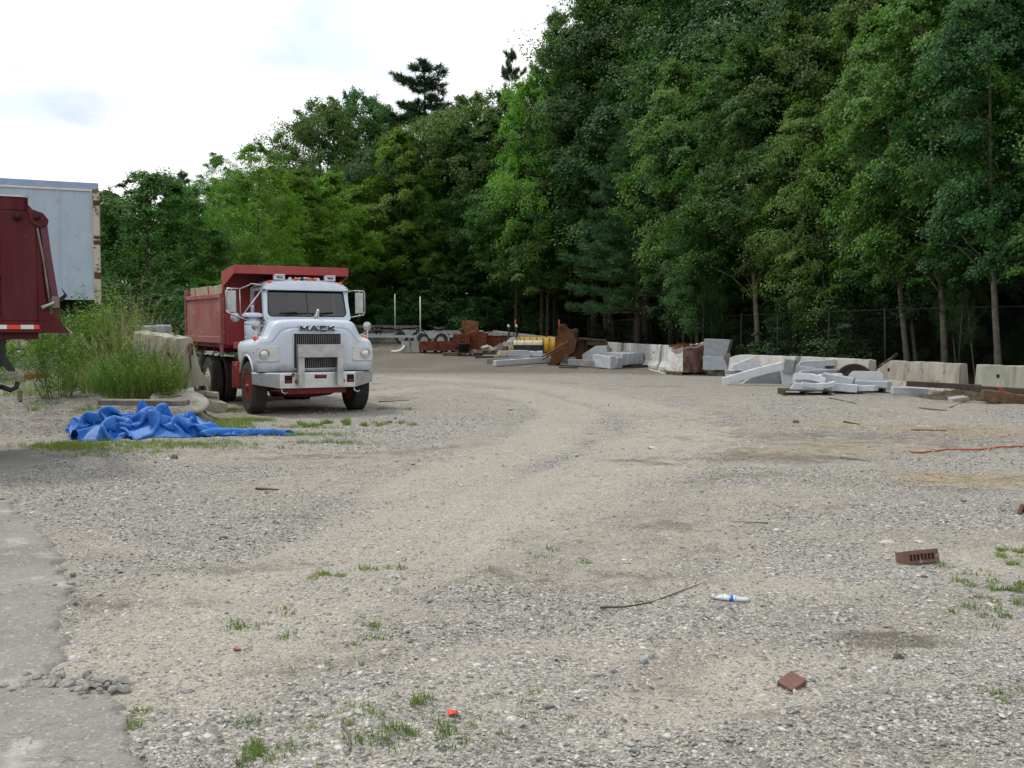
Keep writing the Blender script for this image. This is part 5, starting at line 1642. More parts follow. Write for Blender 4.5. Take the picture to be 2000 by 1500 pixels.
z = tz(c.x, c.y) - 0.02 + 0.24 * np.sin(np.pi * uv[:, 1]) * np.abs(np.sin(np.pi * uv[:, 0])) ** 0.7 * (0.5 + fbm(uv[:, 0] * 6, uv[:, 1] * 4, 3, 4)) + r4.uniform(0, .03, n)
T = unit(r4.normal(size=(n, 3)) * np.array([1, 1, 0.35])); N = unit(r4.normal(size=(n, 3)) + np.array([0, -.4, 1]))
V, Fq = leaf_quads(np.stack([x, y, z], 1), N, T, r4.uniform(0.05, 0.26, n), r4.uniform(0.006, 0.02, n))
tag(link('dead_stalks', mesh_np('dead_stalks', V, Fq, M_STALK)), 'tangle of dry stalks lying over the debris mound', 'dead stalks', kind='stuff')
M_NET = pm('faded_netting', (0.52, 0.10, 0.055), (0.38, 0.09, 0.05), rough=0.6, bump=0)
# orange netting
mb = MB(); c0 = W(1992, 765, 23.2)
def netp(u, v):
    return Vector((c0.x - 0.55 + 1.5 * u, c0.y - 0.25 + 0.5 * v, tz(c0.x, c0.y) + 0.12 + 0.18 * float(fbm(u * 5, v * 3, 6, 3)) + 0.12 * math.sin(3.1 * v) * (0.4 + 0.6 * math.sin(6 * u + 1) ** 2) - 0.12 * v * u))
for i in range(34):
    mb.tube([netp(i / 33, j / 8) for j in range(9)], 0.008, 3, caps=False)
for j in range(14):
    mb.tube([netp(i / 24, j / 13) for i in range(25)], 0.008, 3, caps=False)
o = mb.build('orange_netting', M_NET, fixn=False); tag(o, 'crumpled orange safety netting on the debris at the right edge', 'netting')

# ================================================================== CENTRE BACK: PLOUGHS, BUCKET, STEEL BOX
D = 53.5
q = W(1052, 690, D); q.z = tz(q.x, q.y)
t = thing('snow_plough', 'yellow curved snow plough blade with ribs and orange marker sticks', 'snow plough', q, R(-14)); t.scale = (1.08, 1.0, 1.08)
def blade(h, L_, depth, a0=-0.5, a1=0.62, n=10, th=0.02):
    f = []
    for i in range(n + 1):
        v = i / n
        f.append((depth * (1 - math.cos((v - 0.4) * 2.2)) * 1.3, 0.06 + h * v))
    return f
prof = blade(0.80, 2.5, 0.24)
mb = MB()
pl = [(y, z) for y, z in prof] + [(y + 0.03, z) for y, z in reversed(prof)]
mb.prism(pl, 'x', -1.25, 1.25); mb.build('blade', M_YELLOW, t)
for i in range(8):
    x = -1.15 + i * 0.328
    mb = MB(); mb.prism([(y - 0.09, z) for y, z in prof[:]] + [(y - 0.001, z) for y, z in reversed(prof)], 'x', x - 0.02, x + 0.02); mb.build('rib', M_YELLOW, t)
MB().bx(-1.25, 1.25, -0.03, 0.05, 0.0, 0.12).build('cutting_edge', M_RUST, t)
for x, tl in ((-1.12, -0.10), (1.02, 0.0)):
    MB().tube([(x, 0.1, 0.75), (x + tl, 0.1, 1.72)], 0.026, 8).build('marker_stick', M_ORANGE, t)
fr = MB()
for x in (-1.42, -1.02):
    fr.bx(x - 0.04, x + 0.04, -0.5, -0.42, 0.1, 1.35); fr.bx(x - 0.035, x + 0.035, -0.45, 0.05, 0.55, 0.62)
fr.bx(-1.42, -1.02, -0.5, -0.42, 0.85, 0.93); fr.bx(-1.42, -1.02, -0.5, -0.42, 0.4, 0.48)
fr.tube([(-1.02, -.46, 1.2), (-0.85, -0.3, 0.7), (-0.6, -.1, 0.6)], 0.018, 6)
fr.build('lift_frame', M_BLACK, t)
for x in (-1.42, -1.02):
    hl = MB().lathe((x, -0.44, 1.40), (0, -1, 0), [(0.05, -0.06), (0.095, -0.02), (0.10, 0.05), (0.085, 0.06)], 14).build('plough_light', M_BLACK, t)
    MB().lathe((x, -0.505, 1.40), (0, -1, 0), [(0.082, 0), (0.06, 0.02), (0.001, 0.03)], 14).build('lens', M_GALV, hl)
# cream plough
D = 50.4
q = W(1033, 690, D); q.z = tz(q.x, q.y)
t = thing('snow_plough', 'cream and black snow plough blade lying on its back before the yellow one', 'snow plough', q, R(-10)); t.scale = (1.05, 1.05, 1.62)
mb = MB(); pr2 = [(0.30 * math.sin(a), 0.42 + 0.16 * math.cos(a)) for a in np.linspace(-1.5, 1.5, 9)]
mb.prism(pr2, 'x', -0.72, 0.68); mb.build('moldboard', M_CREAM, t)
MB().bx(-0.70, 0.70, -0.27, 0.27, 0.0, 0.43).build('black_apron', M_BLACK, t)
for i in range(4):
    MB().prism([(0.315 * math.sin(a), 0.42 + 0.175 * math.cos(a)) for a in np.linspace(-1.5, 1.5, 9)], 'x', -0.6 + i * 0.38, -0.57 + i * 0.38).build('rib', M_CREAM, t)
b = MB(); b.bx(-0.95, -0.74, -0.25, -0.20, 0.1, 0.16).bx(-0.95, -0.90, -0.25, -0.20, 0.16, 0.36).bx(-0.95, -0.74, -0.25, -0.20, 0.36, 0.42); b.build('mount_bracket', M_CREAM, t)
# excavator bucket
D = 47.3
q = W(1104, 690, D); q.z = tz(q.x, q.y)
t = thing('excavator_bucket', 'rusty excavator bucket with twin pin ears standing nose down', 'excavator bucket', q, R(-12)); t.scale = (1.14, 1.14, 1.25)
side = [(-0.62, 0.05), (-0.35, 0.0), (0.45, 0.55), (0.55, 0.95), (0.40, 1.22), (0.15, 1.30), (-0.10, 1.22), (-0.30, 0.95)]
for y0 in (-0.46, 0.42):
    MB().prism(side, 'y', y0, y0 + 0.04).build('side_plate', M_RUST, t)
mb = MB()
sh = [(0.0, 0.0)] 
arc = [(-0.62, 0.05), (-0.30, 0.95), (-0.10, 1.22), (0.15, 1.30), (0.40, 1.22), (0.55, 0.95)]
for (a0, b0), (a1, b1) in zip(arc[:-1], arc[1:]):
    mb.add([(a0, -0.42, b0), (a1, -0.42, b1), (a1, 0.42, b1), (a0, 0.42, b0), (a0 + .03, -0.42, b0 - .03), (a1 + .03, -0.42, b1 - .03), (a1 + .03, 0.42, b1 - .03), (a0 + .03, 0.42, b0 - .03)],
           [(0, 1, 2, 3), (7, 6, 5, 4), (0, 4, 5, 1), (1, 5, 6, 2), (2, 6, 7, 3), (3, 7, 4, 0)])
mb.build('shell', M_RUST, t)
for y0 in (-0.26, 0.18):
    e = [(-0.30, 1.0), (-0.28, 1.42), (-0.20, 1.56), (-0.06, 1.60), (0.03, 1.50), (0.12, 1.40), (0.30, 1.36), (0.46, 1.42), (0.54, 1.32), (0.50, 1.15), (0.42, 1.05)]
    MB().prism(e, 'y', y0, y0 + 0.07).build('pin_ear', M_RUST, t)
    for (px_2, pz_2) in ((-0.13, 1.47), (0.43, 1.30)):
        MB().lathe((px_2, y0 - 0.03, pz_2), (0, 1, 0), [(0.05, 0), (0.095, 0), (0.095, 0.13), (0.05, 0.13), (0.05, 0)], 14).build('pin_boss', M_RUST, t)
for i in range(5):
    MB().box((-0.62, -0.36 + i * 0.18, 0.02), (0.24, 0.07, 0.06), (0, R(60), 0), top=(0.5, 0.8)).build('tooth', M_RUST, t)
# steel road box
D = 49.0
q = W(1128, 700, D); q.z = tz(q.x, q.y)
t = thing('steel_trench_box', 'rusty steel plate box behind the granite curbs with planks on top', 'steel box', q, R(-10)); t.scale = (1.12, 1.0, 1.42)
mb = MB(); mb.bx(-1.0, 0.42, -0.03, 0.03, 0.0, 0.92); mb.build('front_plate', M_RUST, t)
MB().bx(0.42, 1.25, 0.30, 0.36, 0.0, 0.86).build('rear_plate', M_RUST, t)
MB().bx(0.38, 0.46, -0.05, 0.36, 0.0, 0.90).build('corner_post', M_RUST, t)
for x in (-0.98, -0.35, 0.2):
    MB().bx(x, x + 0.07, -0.09, -0.032, 0.0, 0.90).build('stiffener', M_RUST, t)
bar('timber_plank', W(1095, 660, 49.1), W(1186, 667, 48.4), 0.5, 0.07, 'long weathered plank lying along the top of the rusty steel box', 'plank', M_WOOD_D, 101, amp=0.004)
bar('timber_plank', W(1146, 673, 48.6), W(1186, 677, 48.3), 0.14, 0.22, 'thick dark timber under the right end of the long plank', 'timber', M_WOOD_B, 102, amp=0.006)
bar('steel_angle', W(1058, 699, 46.0), W(1110, 668, 46.6), 0.06, 0.07, 'orange rusty steel bar leaning on the steel box', 'steel bar', M_RUST_BR, 103, amp=0.002)
bar('steel_angle', W(1060, 703, 45.9), W(1102, 681, 46.4), 0.08, 0.05, 'lower dark rusty bar leaning beside the orange bar', 'steel bar', M_RUST, 104, amp=0.002)

# ================================================================== BRICK STACKS BACK CENTRE
def brick_stack(px, py, D, nx_, ny_, nz_, label, mat, rz, missing=0.1, seed=1, lift=0.0, dims=(0.226, 0.108, 0.068)):
    q = W(px, py, D); q.z = tz(q.x, q.y) + lift
    t = thing('brick_stack', label, 'brick stack', q, rz)
    me = MB().box((0, 0, 0), dims).mesh('brick', mat)
    rd = random.Random(seed)
    tops = {}
    for k in range(nz_):
        for i in range(nx_):
            for j in range(ny_):
                if k > 0 and tops.get((i, j), -1) < k - 1: continue
                if k == nz_ - 1 and rd.random() < 0.45 or (k == nz_ - 2 and rd.random() < missing): continue
                tops[(i, j)] = k
                if 0 < j < ny_ - 1 and 0 < i < nx_ - 1 and k < nz_ - 3: continue
                link('brick', me, t, ((i - (nx_ - 1) / 2) * (dims[0] + 0.006) + rd.uniform(-.01, .01), (j - (ny_ - 1) / 2) * (dims[1] + 0.006) + rd.uniform(-.008, .008), dims[2] * (k + 0.5) + 0.001 * k), (0, 0, rd.uniform(-.05, .05)))
    return t


pb = W(858, 688, 49); 
pallet((W(850, 688, 52.7).x, 52.7, tz(W(850, 688, 52.7).x, 52.7)), R(-5), 'pallet under the long low stack of red bricks', M_WOOD_D)
pallet((W(884, 688, 52.7).x, 52.8, tz(W(884, 688, 52.7).x, 52.8)), R(-5), 'second pallet under the long low red brick stack', M_WOOD_D)
brick_stack(839, 687, 52.6, 4, 5, 7, 'left low stack of red bricks in front of the trailer wheels', M_BRICK, R(-5), seed=1, lift=0.135)
brick_stack(870, 687, 52.7, 5, 5, 7, 'middle low stack of red bricks in front of the trailer wheels', M_BRICK, R(-4), seed=2, lift=0.135)
brick_stack(902, 686, 53.3, 4, 4, 13, 'taller stack of red bricks behind the two dark buckets', M_BRICK, R(-8), 0.4, seed=3, lift=0.05)
brick_stack(931, 686, 53.9, 5, 4, 14, 'wide stepped stack of red bricks left of the slab topped stack', M_BRICK, R(-8), 0.4, seed=4, lift=0.05)
brick_stack(919, 684, 56.4, 4, 3, 22, 'tallest narrow stack of tan orange bricks', M_BRICK_O, R(-6), 0.2, seed=5, lift=0.0)
brick_stack(966, 684, 54.6, 6, 4, 12, 'stack of dull red bricks carrying the grey stone slab', M_BRICK, R(-6), 0.0, seed=6, lift=0.0)
stone('stone_slab', (1.9, 0.7, 0.16), W(970, 655.5, 54.6), (0, R(-1), R(-6)), 'rough grey stone slab capping the dull red brick stack', 'stone slab', M_CMU, 111, amp=0.03)
stone('stone_slab', (0.9, 0.5, 0.07), W(967, 650.5, 54.6), (0, R(2), R(9)), 'thin pinkish slab on top of the grey capping slab', 'stone slab', M_BRICK_B, 112, amp=0.015)
pallet((W(887, 690, 51.6).x, 51.6, tz(W(887, 690, 51.6).x, 51.6)), R(4), 'empty low pallet left of the dark buckets', M_WOOD)
pallet((W(918, 691, 51.4).x, 51.4, tz(W(918, 691, 51.4).x, 51.4)), R(-3), 'dark pallet in front of the brick stacks', M_WOOD_D)
pallet((W(945, 690, 52.4).x, 52.4, tz(W(945, 690, 52.4).x, 52.4)), R(6), 'brown pallet right of the dark buckets', M_WOOD_B)
for i, (px, lab) in enumerate(((901, 'left dark plastic bucket in front of the red bricks'), (910, 'right dark plastic bucket in front of the red bricks'))):
    q = W(px, 686, 51.4); q.z = tz(q.x, q.y) + 0.14
    t = thing('bucket', lab, 'bucket', q, 0.4 * i, 'dark buckets on the pallet'); t.scale = (1.2, 1.2, 1.2)
    MB().lathe((0, 0, 0), (0, 0, 1), [(0.13, 0), (0.155, 0.37), (0.168, 0.37), (0.168, 0.40), (0.15, 0.40), (0.125, 0.03), (0.001, 0.03)], 18).build('body', M_BLACK, t)
    MB().tube([(0.165 * math.cos(a), 0.02, 0.36 - 0.14 * math.sin(a)) for a in np.linspace(0.1, 3.04, 9)], 0.005, 5).build('handle', M_GALV, t)
for i, px in enumerate((925.5, 929.5)):
    q = W(px, 681, 51.3); q.z = tz(q.x, q.y) + 0.14
    t = thing('paint_can', ('left' if i == 0 else 'right') + ' small white can among the bricks', 'can', q, 0, 'white cans by the bricks')
    MB().lathe((0, 0, 0), (0, 0, 1), [(0.05, 0), (0.05, 0.15), (0.054, 0.155), (0.045, 0.16), (0.001, 0.155)], 14).build('body', M_WHITE, t)
# grey block pile and pipe elbow
q = W(805, 687, 52.8)
t = thing('block_stack', 'pale grey concrete block stack left of the red bricks', 'block stack', (q.x, q.y, tz(q.x, q.y)), R(-4)); t.scale = (1.09, 1.09, 1.0)
cme = MB()
cme.bx(-0.2, 0.2, -0.1, -0.065, -.1, .1).bx(-0.2, 0.2, 0.065, 0.1, -.1, .1).bx(-.2, -.165, -.065, .065, -.1, .1).bx(.165, .2, -.065, .065, -.1, .1).bx(-.018, .018, -.065, .065, -.1, .1)
cme = cme.mesh('block', M_CMU)
rd = random.Random(6)
for k, (nxb, off) in enumerate(((2, 0), (2, 0), (2, 0))):
    for i in range(nxb):
        for j in range(3):
            if k == 2 and (i, j) in ((1, 0), (0, 2)): continue
            link('block', cme, t, ((i - .5) * 0.43 - 0.03 * k + rd.uniform(-.01, .01), (j - 1) * 0.22, 0.1 + 0.202 * k), (0, 0, rd.uniform(-.03, .03)))
mb = MB(); c0 = W(783, 686, 52.4); c0.z = tz(c0.x, c0.y) + 0.09
mb.tube([c0 + Vector((-0.5, 0, -0.02)), c0 + Vector((-0.28, 0, -0.03)), c0 + Vector((-0.05, 0, 0.03)), c0 + Vector((0.12, 0, 0.15)), c0 + Vector((0.2, 0.02, 0.30))], [0.06, 0.065, 0.07, 0.075, 0.07], 12)
tag(mb.build('drain_elbow', M_WHITE), 'white plastic drain elbow left of the grey blocks', 'pipe')
# rubble at the foot of the stacks
rd = random.Random(8)
for i, (px, py, w_, lab, m_) in enumerate(((957, 688, 0.5, 'broken concrete chunk below the slab topped stack', M_CMU), (975, 687, 0.7, 'leaning broken post among the rubble', M_GRANITE_D), (948, 679, .4, 'small rubble block beside the wide brick stack', M_CMU),
                                        (993, 672, 0.5, 'pale broken concrete piece left of the cream plough', M_CONC_PALE), (985, 684, 0.5, 'brown rubble lump left of the cream plough', M_BRICK_B), (1003, 665, 0.5, 'upright pale concrete shard behind the cream plough', M_CONC_PALE))):
    q = W(px, py, 53.2); q.z = max(q.z - 0.12, tz(q.x, q.y))
    stone('rubble_chunk', (w_, 0.3, w_ * 0.5), q, (rd.uniform(-.3, .3), rd.uniform(-.5, .5), rd.uniform(-1, 1)), lab, 'rubble', m_, 120 + i, amp=0.04)

# ================================================================== BOAT TRAILERS
def wheel(name, parent, c, r, w, axis=(0, 1, 0), rimmat=None, n=28, tyre='tyre', hub=0.16, dish=0.0, lug=8, hubmat=None, treads=False):
    """tyre with rim and hub: one child (name) with tyre and rim sub-parts"""
    ax = Vector(axis).normalized()
    rr = r * 0.56
    tb = MB()
    prof = [(rr, -w * 0.42), (r * 0.72, -w * 0.50), (r * 0.93, -w * 0.49), (r * 0.985, -w * 0.42)]
    if treads:
        for k in range(5):
            a = -w * 0.40 + k * w * 0.165
            prof += [(r, a), (r, a + w * 0.12), (r * 0.975, a + w * 0.125), (r * 0.975, a + w * 0.16)]
    else:
        prof += [(r, -w * 0.3), (r, w * 0.3)]
    prof += [(r * 0.985, w * 0.42), (r * 0.93, w * 0.49), (r * 0.72, w * 0.50), (rr, w * 0.42), (rr, -w * .42)]
    tb.lathe(c, ax, prof, n)
    o = tb.build(name, M_RUBBER, parent)
    rb_ = MB().lathe(c, ax, [(rr * 1.01, -w * 0.44), (rr * 0.93, -w * 0.44), (rr * 0.86, -w * 0.30), (rr * 0.72, -w * (0.18 + dish)), (rr * 0.45, -w * (0.26 + dish)), (rr * 0.30, -w * (0.30 + dish)), (0.001, -w * (0.32 + dish))], n)
    rb_.lathe(c, ax, [(0.001, w * 0.2), (rr * 0.7, w * 0.22), (rr * 1.01, w * 0.44)], n)
    rm = rb_.build('rim', rimmat, o)
    hb = MB(); cc = Vector(c)
    hb.lathe(cc - ax * w * (0.30 + dish), -ax, [(rr * 0.30, 0), (rr * 0.28, hub * 0.6), (rr * 0.2, hub), (0.001, hub * 1.05)], 14)
    a1 = ax.cross(Vector((0, 0, 1))).normalized(); a2 = ax.cross(a1)
    for k in range(lug):
        th = k * 2 * math.pi / lug
        p = cc - ax * w * (0.24 + dish) + (a1 * math.cos(th) + a2 * math.sin(th)) * rr * 0.52
        hb.lathe(p, -ax, [(rr * 0.06, -0.01), (rr * 0.06, 0.035), (0.001, 0.04)], 6)
    hb.build('hub', hubmat or rimmat, o)
    return o


M_RIMG = pm('grey_rim', (0.42, 0.43, 0.44), (0.34, 0.34, 0.34), rough=0.45, metal=0.4, bump=0.05)


def boat_trailer(px, D, s, rz, label, wheels=True, poles=()):
    q = at_depth(px, D); q.z = tz(q.x, q.y)
    t = thing('boat_trailer', label, 'boat trailer', q, rz); t.scale = (s, s, s)
    f = MB()
    f.bx(-3.6, 1.9, -0.95, -0.87, 0.48, 0.60); f.bx(-3.2, 1.9, 0.87, 0.95, 0.48, 0.60)
    for x in (-3.4, -2.4, -1.2, 0.0, 1.2, 1.86): f.bx(x, x + 0.07, -0.87, 0.87, 0.50, 0.58)
    f.bx(-5.2, -3.3, -0.06, 0.06, 0.48, 0.60)
    f.build('frame', M_GALV, t)
    for sy in (-1, 1):
        for x in (-0.42, 0.42):
            wheel('wheel', t, (x, sy * 1.05, 0.34), 0.34, 0.2, (0, -sy, 0) if sy > 0 else (0, 1, 0), M_RIMG, 22, lug=5, hub=0.05)
        y0 = sy * 1.05 - 0.14
        pr = [(-0.86, 0.38), (-0.84, 0.55), (-0.70, 0.72), (-0.48, 0.79), (0.48, 0.79), (0.70, 0.72), (0.84, 0.55), (0.86, 0.38)]
        pin = [(0.80, 0.38), (0.78, 0.54), (0.66, 0.68), (0.46, 0.75), (-0.46, 0.75), (-0.66, 0.68), (-0.78, 0.54), (-0.80, 0.38)]
        mb = MB(); mb.prism(pr + pin, 'y', y0, y0 + 0.28)
        mb.prism([(-0.14, 0.44), (0.14, 0.44), (0.30, 0.74), (-0.30, 0.74)], 'y', y0 + 0.0, y0 + 0.012)
        mb.build('mudguard', M_GALV, t)
    for i in range(5):                    # keel rollers on V arms
        x = -3.0 + i * 1.1
        a = MB().tube([(x, 0.45, 0.55), (x, 0.5, 0.82)], 0.025, 6).tube([(x, -0.45, 0.55), (x, -0.5, 0.82)], 0.025, 6); a.build('roller_arm', M_BLACK, t)
        for sy in (-0.5, 0.5):
            MB().lathe((x - 0.14, sy, 0.88), (1, 0, 0.25 * (1 if i % 2 else -1)), [(0.03, 0), (0.085, 0.02), (0.06, 0.14), (0.085, 0.26), (0.03, 0.28)], 10).build('roller', M_BLACK, t)
    for (x, y, h_) in poles:
        MB().tube([(x, y, 0.55), (x, y, h_)], 0.03, 8).build('guide_pole', M_WHITE, t)
    return t


boat_trailer(851, 56.6, 1.1, R(-4), 'nearer galvanised boat trailer with twin wheels behind the bricks', poles=((-0.64, -0.95, 2.55),))
boat_trailer(806, 61, 1.1, R(-4), 'farther galvanised boat trailer partly hidden by the nearer one', poles=((-0.8, -0.95, 2.75),))
# grey timber rails stacked behind the trailers
for i, (a0, b0, py, lab) in enumerate(((690, 820, 636, 'top grey timber rail behind the boat trailers'), (694, 822, 644, 'lower grey timber rail behind the boat trailers'))):
    bar('timber_rail', W(a0, py + 4, 64), W(b0, py + 5, 63.6), 0.12, 0.17, lab, 'timber', M_WOOD, 130 + i, amp=0.006, group='timber rails behind the trailers')
for i, px in enumerate((721, 790)):
    q = at_depth(px, 64.1)
    bar('timber_post', q, q + Vector((0, 0.001, 1.05)), 0.14, 0.14, ('left' if i == 0 else 'right') + ' post carrying the grey timber rails', 'post', M_WOOD_D, 133 + i, amp=0.004, group='posts of the timber rails')

# ================================================================== WHITE AND RED DUMP TRUCK
M_TWHITE = pm('truck_pale_paint', (0.58, 0.64, 0.73), (0.54, 0.60, 0.69), scale=1.2, rough=0.38, bump=0.04, bscale=8, patch=(0.40, 0.40, 0.38), patch_scale=4.0, patch_at=0.60, patch_soft=0.25, rand=0, spec=0.5, streak=((0.42, 0.42, 0.40), 4.0, 0.35))
M_TRED = pm('truck_red_paint', (0.37, 0.050, 0.052), (0.29, 0.042, 0.045), scale=1.5, rough=0.5, bump=0.08, bscale=14, patch=(0.30, 0.13, 0.10), patch_scale=2.6, patch_at=0.60, patch_soft=0.2, rand=0, spec=0.35, streak=((0.24, 0.11, 0.09), 3.0, 0.6))
M_TREDF = pm('faded_red_paint', (0.36, 0.115, 0.105), (0.27, 0.065, 0.062), scale=1.3, rough=0.6, bump=0.10, bscale=14, patch=(0.33, 0.20, 0.165), patch_scale=2.0, patch_at=0.54, patch_soft=0.2, rand=0, streak=((0.33, 0.16, 0.14), 1.3, 0.5), spec=0.3)
M_CHASRED = pm('chassis_red', (0.24, 0.020, 0.022), (0.14, 0.018, 0.018), scale=5, rough=0.55, bump=0.1, patch=(0.07, 0.04, 0.03), patch_scale=5, patch_at=0.58, rand=0)
M_CHROME = pm('scuffed_chrome', (0.62, 0.63, 0.64), (0.50, 0.50, 0.50), scale=5, rough=0.36, metal=0.8, bump=0.05, bscale=3, patch=(0.20, 0.085, 0.04), patch_scale=2.6, patch_at=0.66, patch_soft=0.03, rand=0)
M_STAIN = pm('dull_stainless', (0.50, 0.505, 0.51), (0.36, 0.36, 0.35), scale=5, rough=0.38, metal=0.7, bump=0.10, patch=(0.22, 0.12, 0.07), patch_scale=3.5, patch_at=0.66, rand=0)
M_DARK = pm('dark_interior', (0.022, 0.022, 0.024), (0.04, 0.038, 0.036), rough=0.8, bump=0.1, rand=0)
M_AMBER = pm('amber_lens', (0.80, 0.13, 0.03), (0.70, 0.10, 0.02), rough=0.25, bump=0, rand=0, spec=0.6)
M_LAMP = pm('lamp_glass', (0.75, 0.77, 0.80), (0.45, 0.47, 0.50), scale=25, rough=0.12, metal=0.5, bump=0.3, bscale=90, rand=0)
M_PLY = pm('plywood_board', (0.44, 0.38, 0.27), (0.33, 0.285, 0.20), scale=3, rough=0.85, bump=0.25, bscale=30, patch=(0.23, 0.20, 0.14), patch_scale=4, patch_at=0.6, rand=0, streak=((0.2, 0.17, 0.11), 7.0, 0.5))
M_PANELW = pm('pale_lamp_panel', (0.62, 0.62, 0.60), (0.55, 0.55, 0.53), rough=0.45, bump=0.04, rand=0)
M_RIMR = pm('red_rim', (0.24, 0.022, 0.022), (0.15, 0.02, 0.02), scale=6, rough=0.5, bump=0.1, rand=0)
M_RIMC = pm('cream_rim', (0.58, 0.56, 0.48), (0.42, 0.40, 0.34), rough=0.5, bump=0.1, rand=0)


def glass_material():
    t = NT('cab_glass')
    t.set(color=(0.02, 0.03, 0.035), rough=0.03, spec=0.8)
    fr = t.n('ShaderNodeFresnel'); fr.inputs[0].default_value = 1.9
    tr = t.n('ShaderNodeBsdfTransparent'); tr.inputs[0].default_value = (0.75, 0.82, 0.84, 1)
    gl = t.n('ShaderNodeBsdfGlossy'); gl.inputs['Roughness'].default_value = 0.02
    mx = t.n('ShaderNodeMixShader')
    t.l(fr.outputs[0], mx.inputs[0]); t.l(tr.outputs[0], mx.inputs[1]); t.l(gl.outputs[0], mx.inputs[2]); t.l(mx.outputs[0], t.out.inputs[0])
    return t.mat


M_GLASS = glass_material()
M_GRILLE = pm('grille_slat', (0.20, 0.20, 0.20), (0.12, 0.12, 0.12), rough=0.4, metal=0.5, bump=0, rand=0)
TR_C = Vector((-3.80, 19.50, 0.0)); TR_A = R(28)
truck = thing('dump_truck', 'parked white cabbed dump truck with red dump bed facing the camera', 'dump truck', (TR_C.x, TR_C.y, tz(-3.8, 20.3) - 0.01), TR_A)
tk = truck
XC = 0.25

# --- hood with wings (one lofted shell, wheel arches cut by its lower edge)
half = [(1.165, None), (1.185, 1.05), (1.19, 1.25), (1.185, 1.36), (1.165, 1.43), (1.13, 1.475), (1.07, 1.50), (1.00, 1.52), (0.945, 1.555), (0.905, 1.63), (0.870, 1.71), (0.83, 1.785), (0.77, 1.832), (0.66, 1.857), (0.38, 1.872), (0.0, 1.88)]


def hood_slice(y, inset):
    pts = []
    dyc = abs(y - 0.86)
    zb = 0.86
    if dyc < 0.63: zb = max(0.86, 0.53 + math.sqrt(max(0, 0.63 ** 2 - dyc ** 2)))
    if y > 1.48: zb = 1.02
    sh = 0.16 * max(0, y - 0.2) / 1.2
    rise = 0.02 * max(0, y - 0.2) / 1.2
    for sgn in (-1, 1):
        row = []
        for i, (x, z) in enumerate(half):
            z = zb if z is None else max(z, zb + 0.01 * i)
            ins = inset * (0.6 if z < 1.5 else 1.0)
            if z > 0.9: z2 = z - ins * min(1, (z - 0.9) / 0.5) * (0.7 + 0.55 * min(1.0, max(0.0, (z - 1.40) / 0.4)))
            else: z2 = z
            x2 = x - ins * min(1.0, x * 2.0) * (0.6 + 0.4 * min(1.0, max(0.0, (z - 1.40) / 0.4)))
            if z > 1.55:
                z2 += rise * (z - 1.55) / 0.3
            if row: z2 = max(z2, row[-1][2] + 0.006)
            row.append((sgn * x2 + (sh if z > 1.5 else sh * max(0, (z - 1.42) / 0.08)), y, z2))
        pts.append(row)
    L_ = pts[0]; Rr_ = pts[1][:-1][::-1]
    return L_ + Rr_


ys = []
rr_ = 0.13
for k in range(7):
    a = math.pi / 2 * k / 6
    ys.append((0.13 + rr_ * (1 - math.cos(a)), rr_ * (1 - math.sin(a))))
ys += [(y, 0) for y in np.linspace(0.30, 1.60, 30)]
mb = MB(); base_rows = [hood_slice(y, i_) for y, i_ in ys]
npnt = len(base_rows[0])
for row in base_rows: mb.v += row
for i in range(len(base_rows) - 1):
    for j in range(npnt - 1):
        a = i * npnt + j
        mb.f.append((a, a + npnt, a + npnt + 1, a + 1)); mb.mi.append(0); mb.sm.append(True)
# front cap as a bowed grid
r0 = base_rows[0]; nh = len(half)
ncol = 24; b0 = len(mb.v)
for j in range(nh):
    l = Vector(r0[j]); r_ = Vector(r0[npnt - 1 - j])
    for c in range(ncol + 1):
        p = l.lerp(r_, c / ncol)
        k = max(0.0, min(1.0, (0.78 - abs(p.x)) / 0.22)); k = k * k * (3 - 2 * k)
        e = min(1.0, min(c, ncol - c) / 2.0) * min(1.0, (nh - 1 - j) / 2.0)
        mb.v.append((p.x, p.y - 0.075 * k * e, p.z))
for j in range(nh - 1):
    for c in range(ncol):
        a = b0 + j * (ncol + 1) + c
        mb.f.append((a, a + 1, a + ncol + 2, a + ncol + 1)); mb.mi.append(0); mb.sm.append(True)
hood = mb.build('hood', M_TWHITE, tk)
md = hood.modifiers.new('thick', 'SOLIDIFY'); md.thickness = 0.012; md.offset = -1
# arch lips
for sgn in (-1, 1):
    pts = []
    for a in np.linspace(0.53, math.pi - 0.45, 18):
        pts.append((sgn * 1.19, 0.86 - 0.635 * math.cos(a), 0.535 + 0.635 * math.sin(a)))
    MB().tube(pts, 0.022, 6).build('arch_trim', M_TWHITE, tk)
    # inner wheel well
    mb = MB(); mb.grid(lambda u, v: (sgn * (0.66 + 0.50 * v), 0.86 - 0.64 * math.cos(math.pi * (0.06 + .88 * u)), 0.50 + 0.645 * math.sin(math.pi * (0.06 + .88 * u))), 16, 1)
    mb.build('wheel_well', M_DARK, tk)
MB().bx(-0.62, 0.62, 0.26, 1.5, 0.72, 1.45).build('engine_block', M_DARK, tk)
# --- grille
g = MB(); g.bx(-0.475, 0.475, 0.035, 0.052, 0.92, 1.60); gr = g.build('grille', M_HOLE_SHADE, tk)  # black backing plate stands for the shade behind the bars
for i in range(25):
    x = -0.455 + i * 0.91 / 24
    MB().bx(x - 0.0055, x + 0.0055, 0.016, 0.036, 0.94, 1.585).build('grille_bar', M_GRILLE, gr)
fr = MB(); fr.bx(-0.488, -0.472, 0.020, 0.056, 0.91, 1.61).bx(0.472, 0.488, 0.020, 0.056, 0.91, 1.61).bx(-0.472, 0.472, 0.020, 0.056, 1.595, 1.612).bx(-0.472, 0.472, 0.020, 0.056, 0.91, 0.925)
fr.build('grille_frame', M_TWHITE, gr)
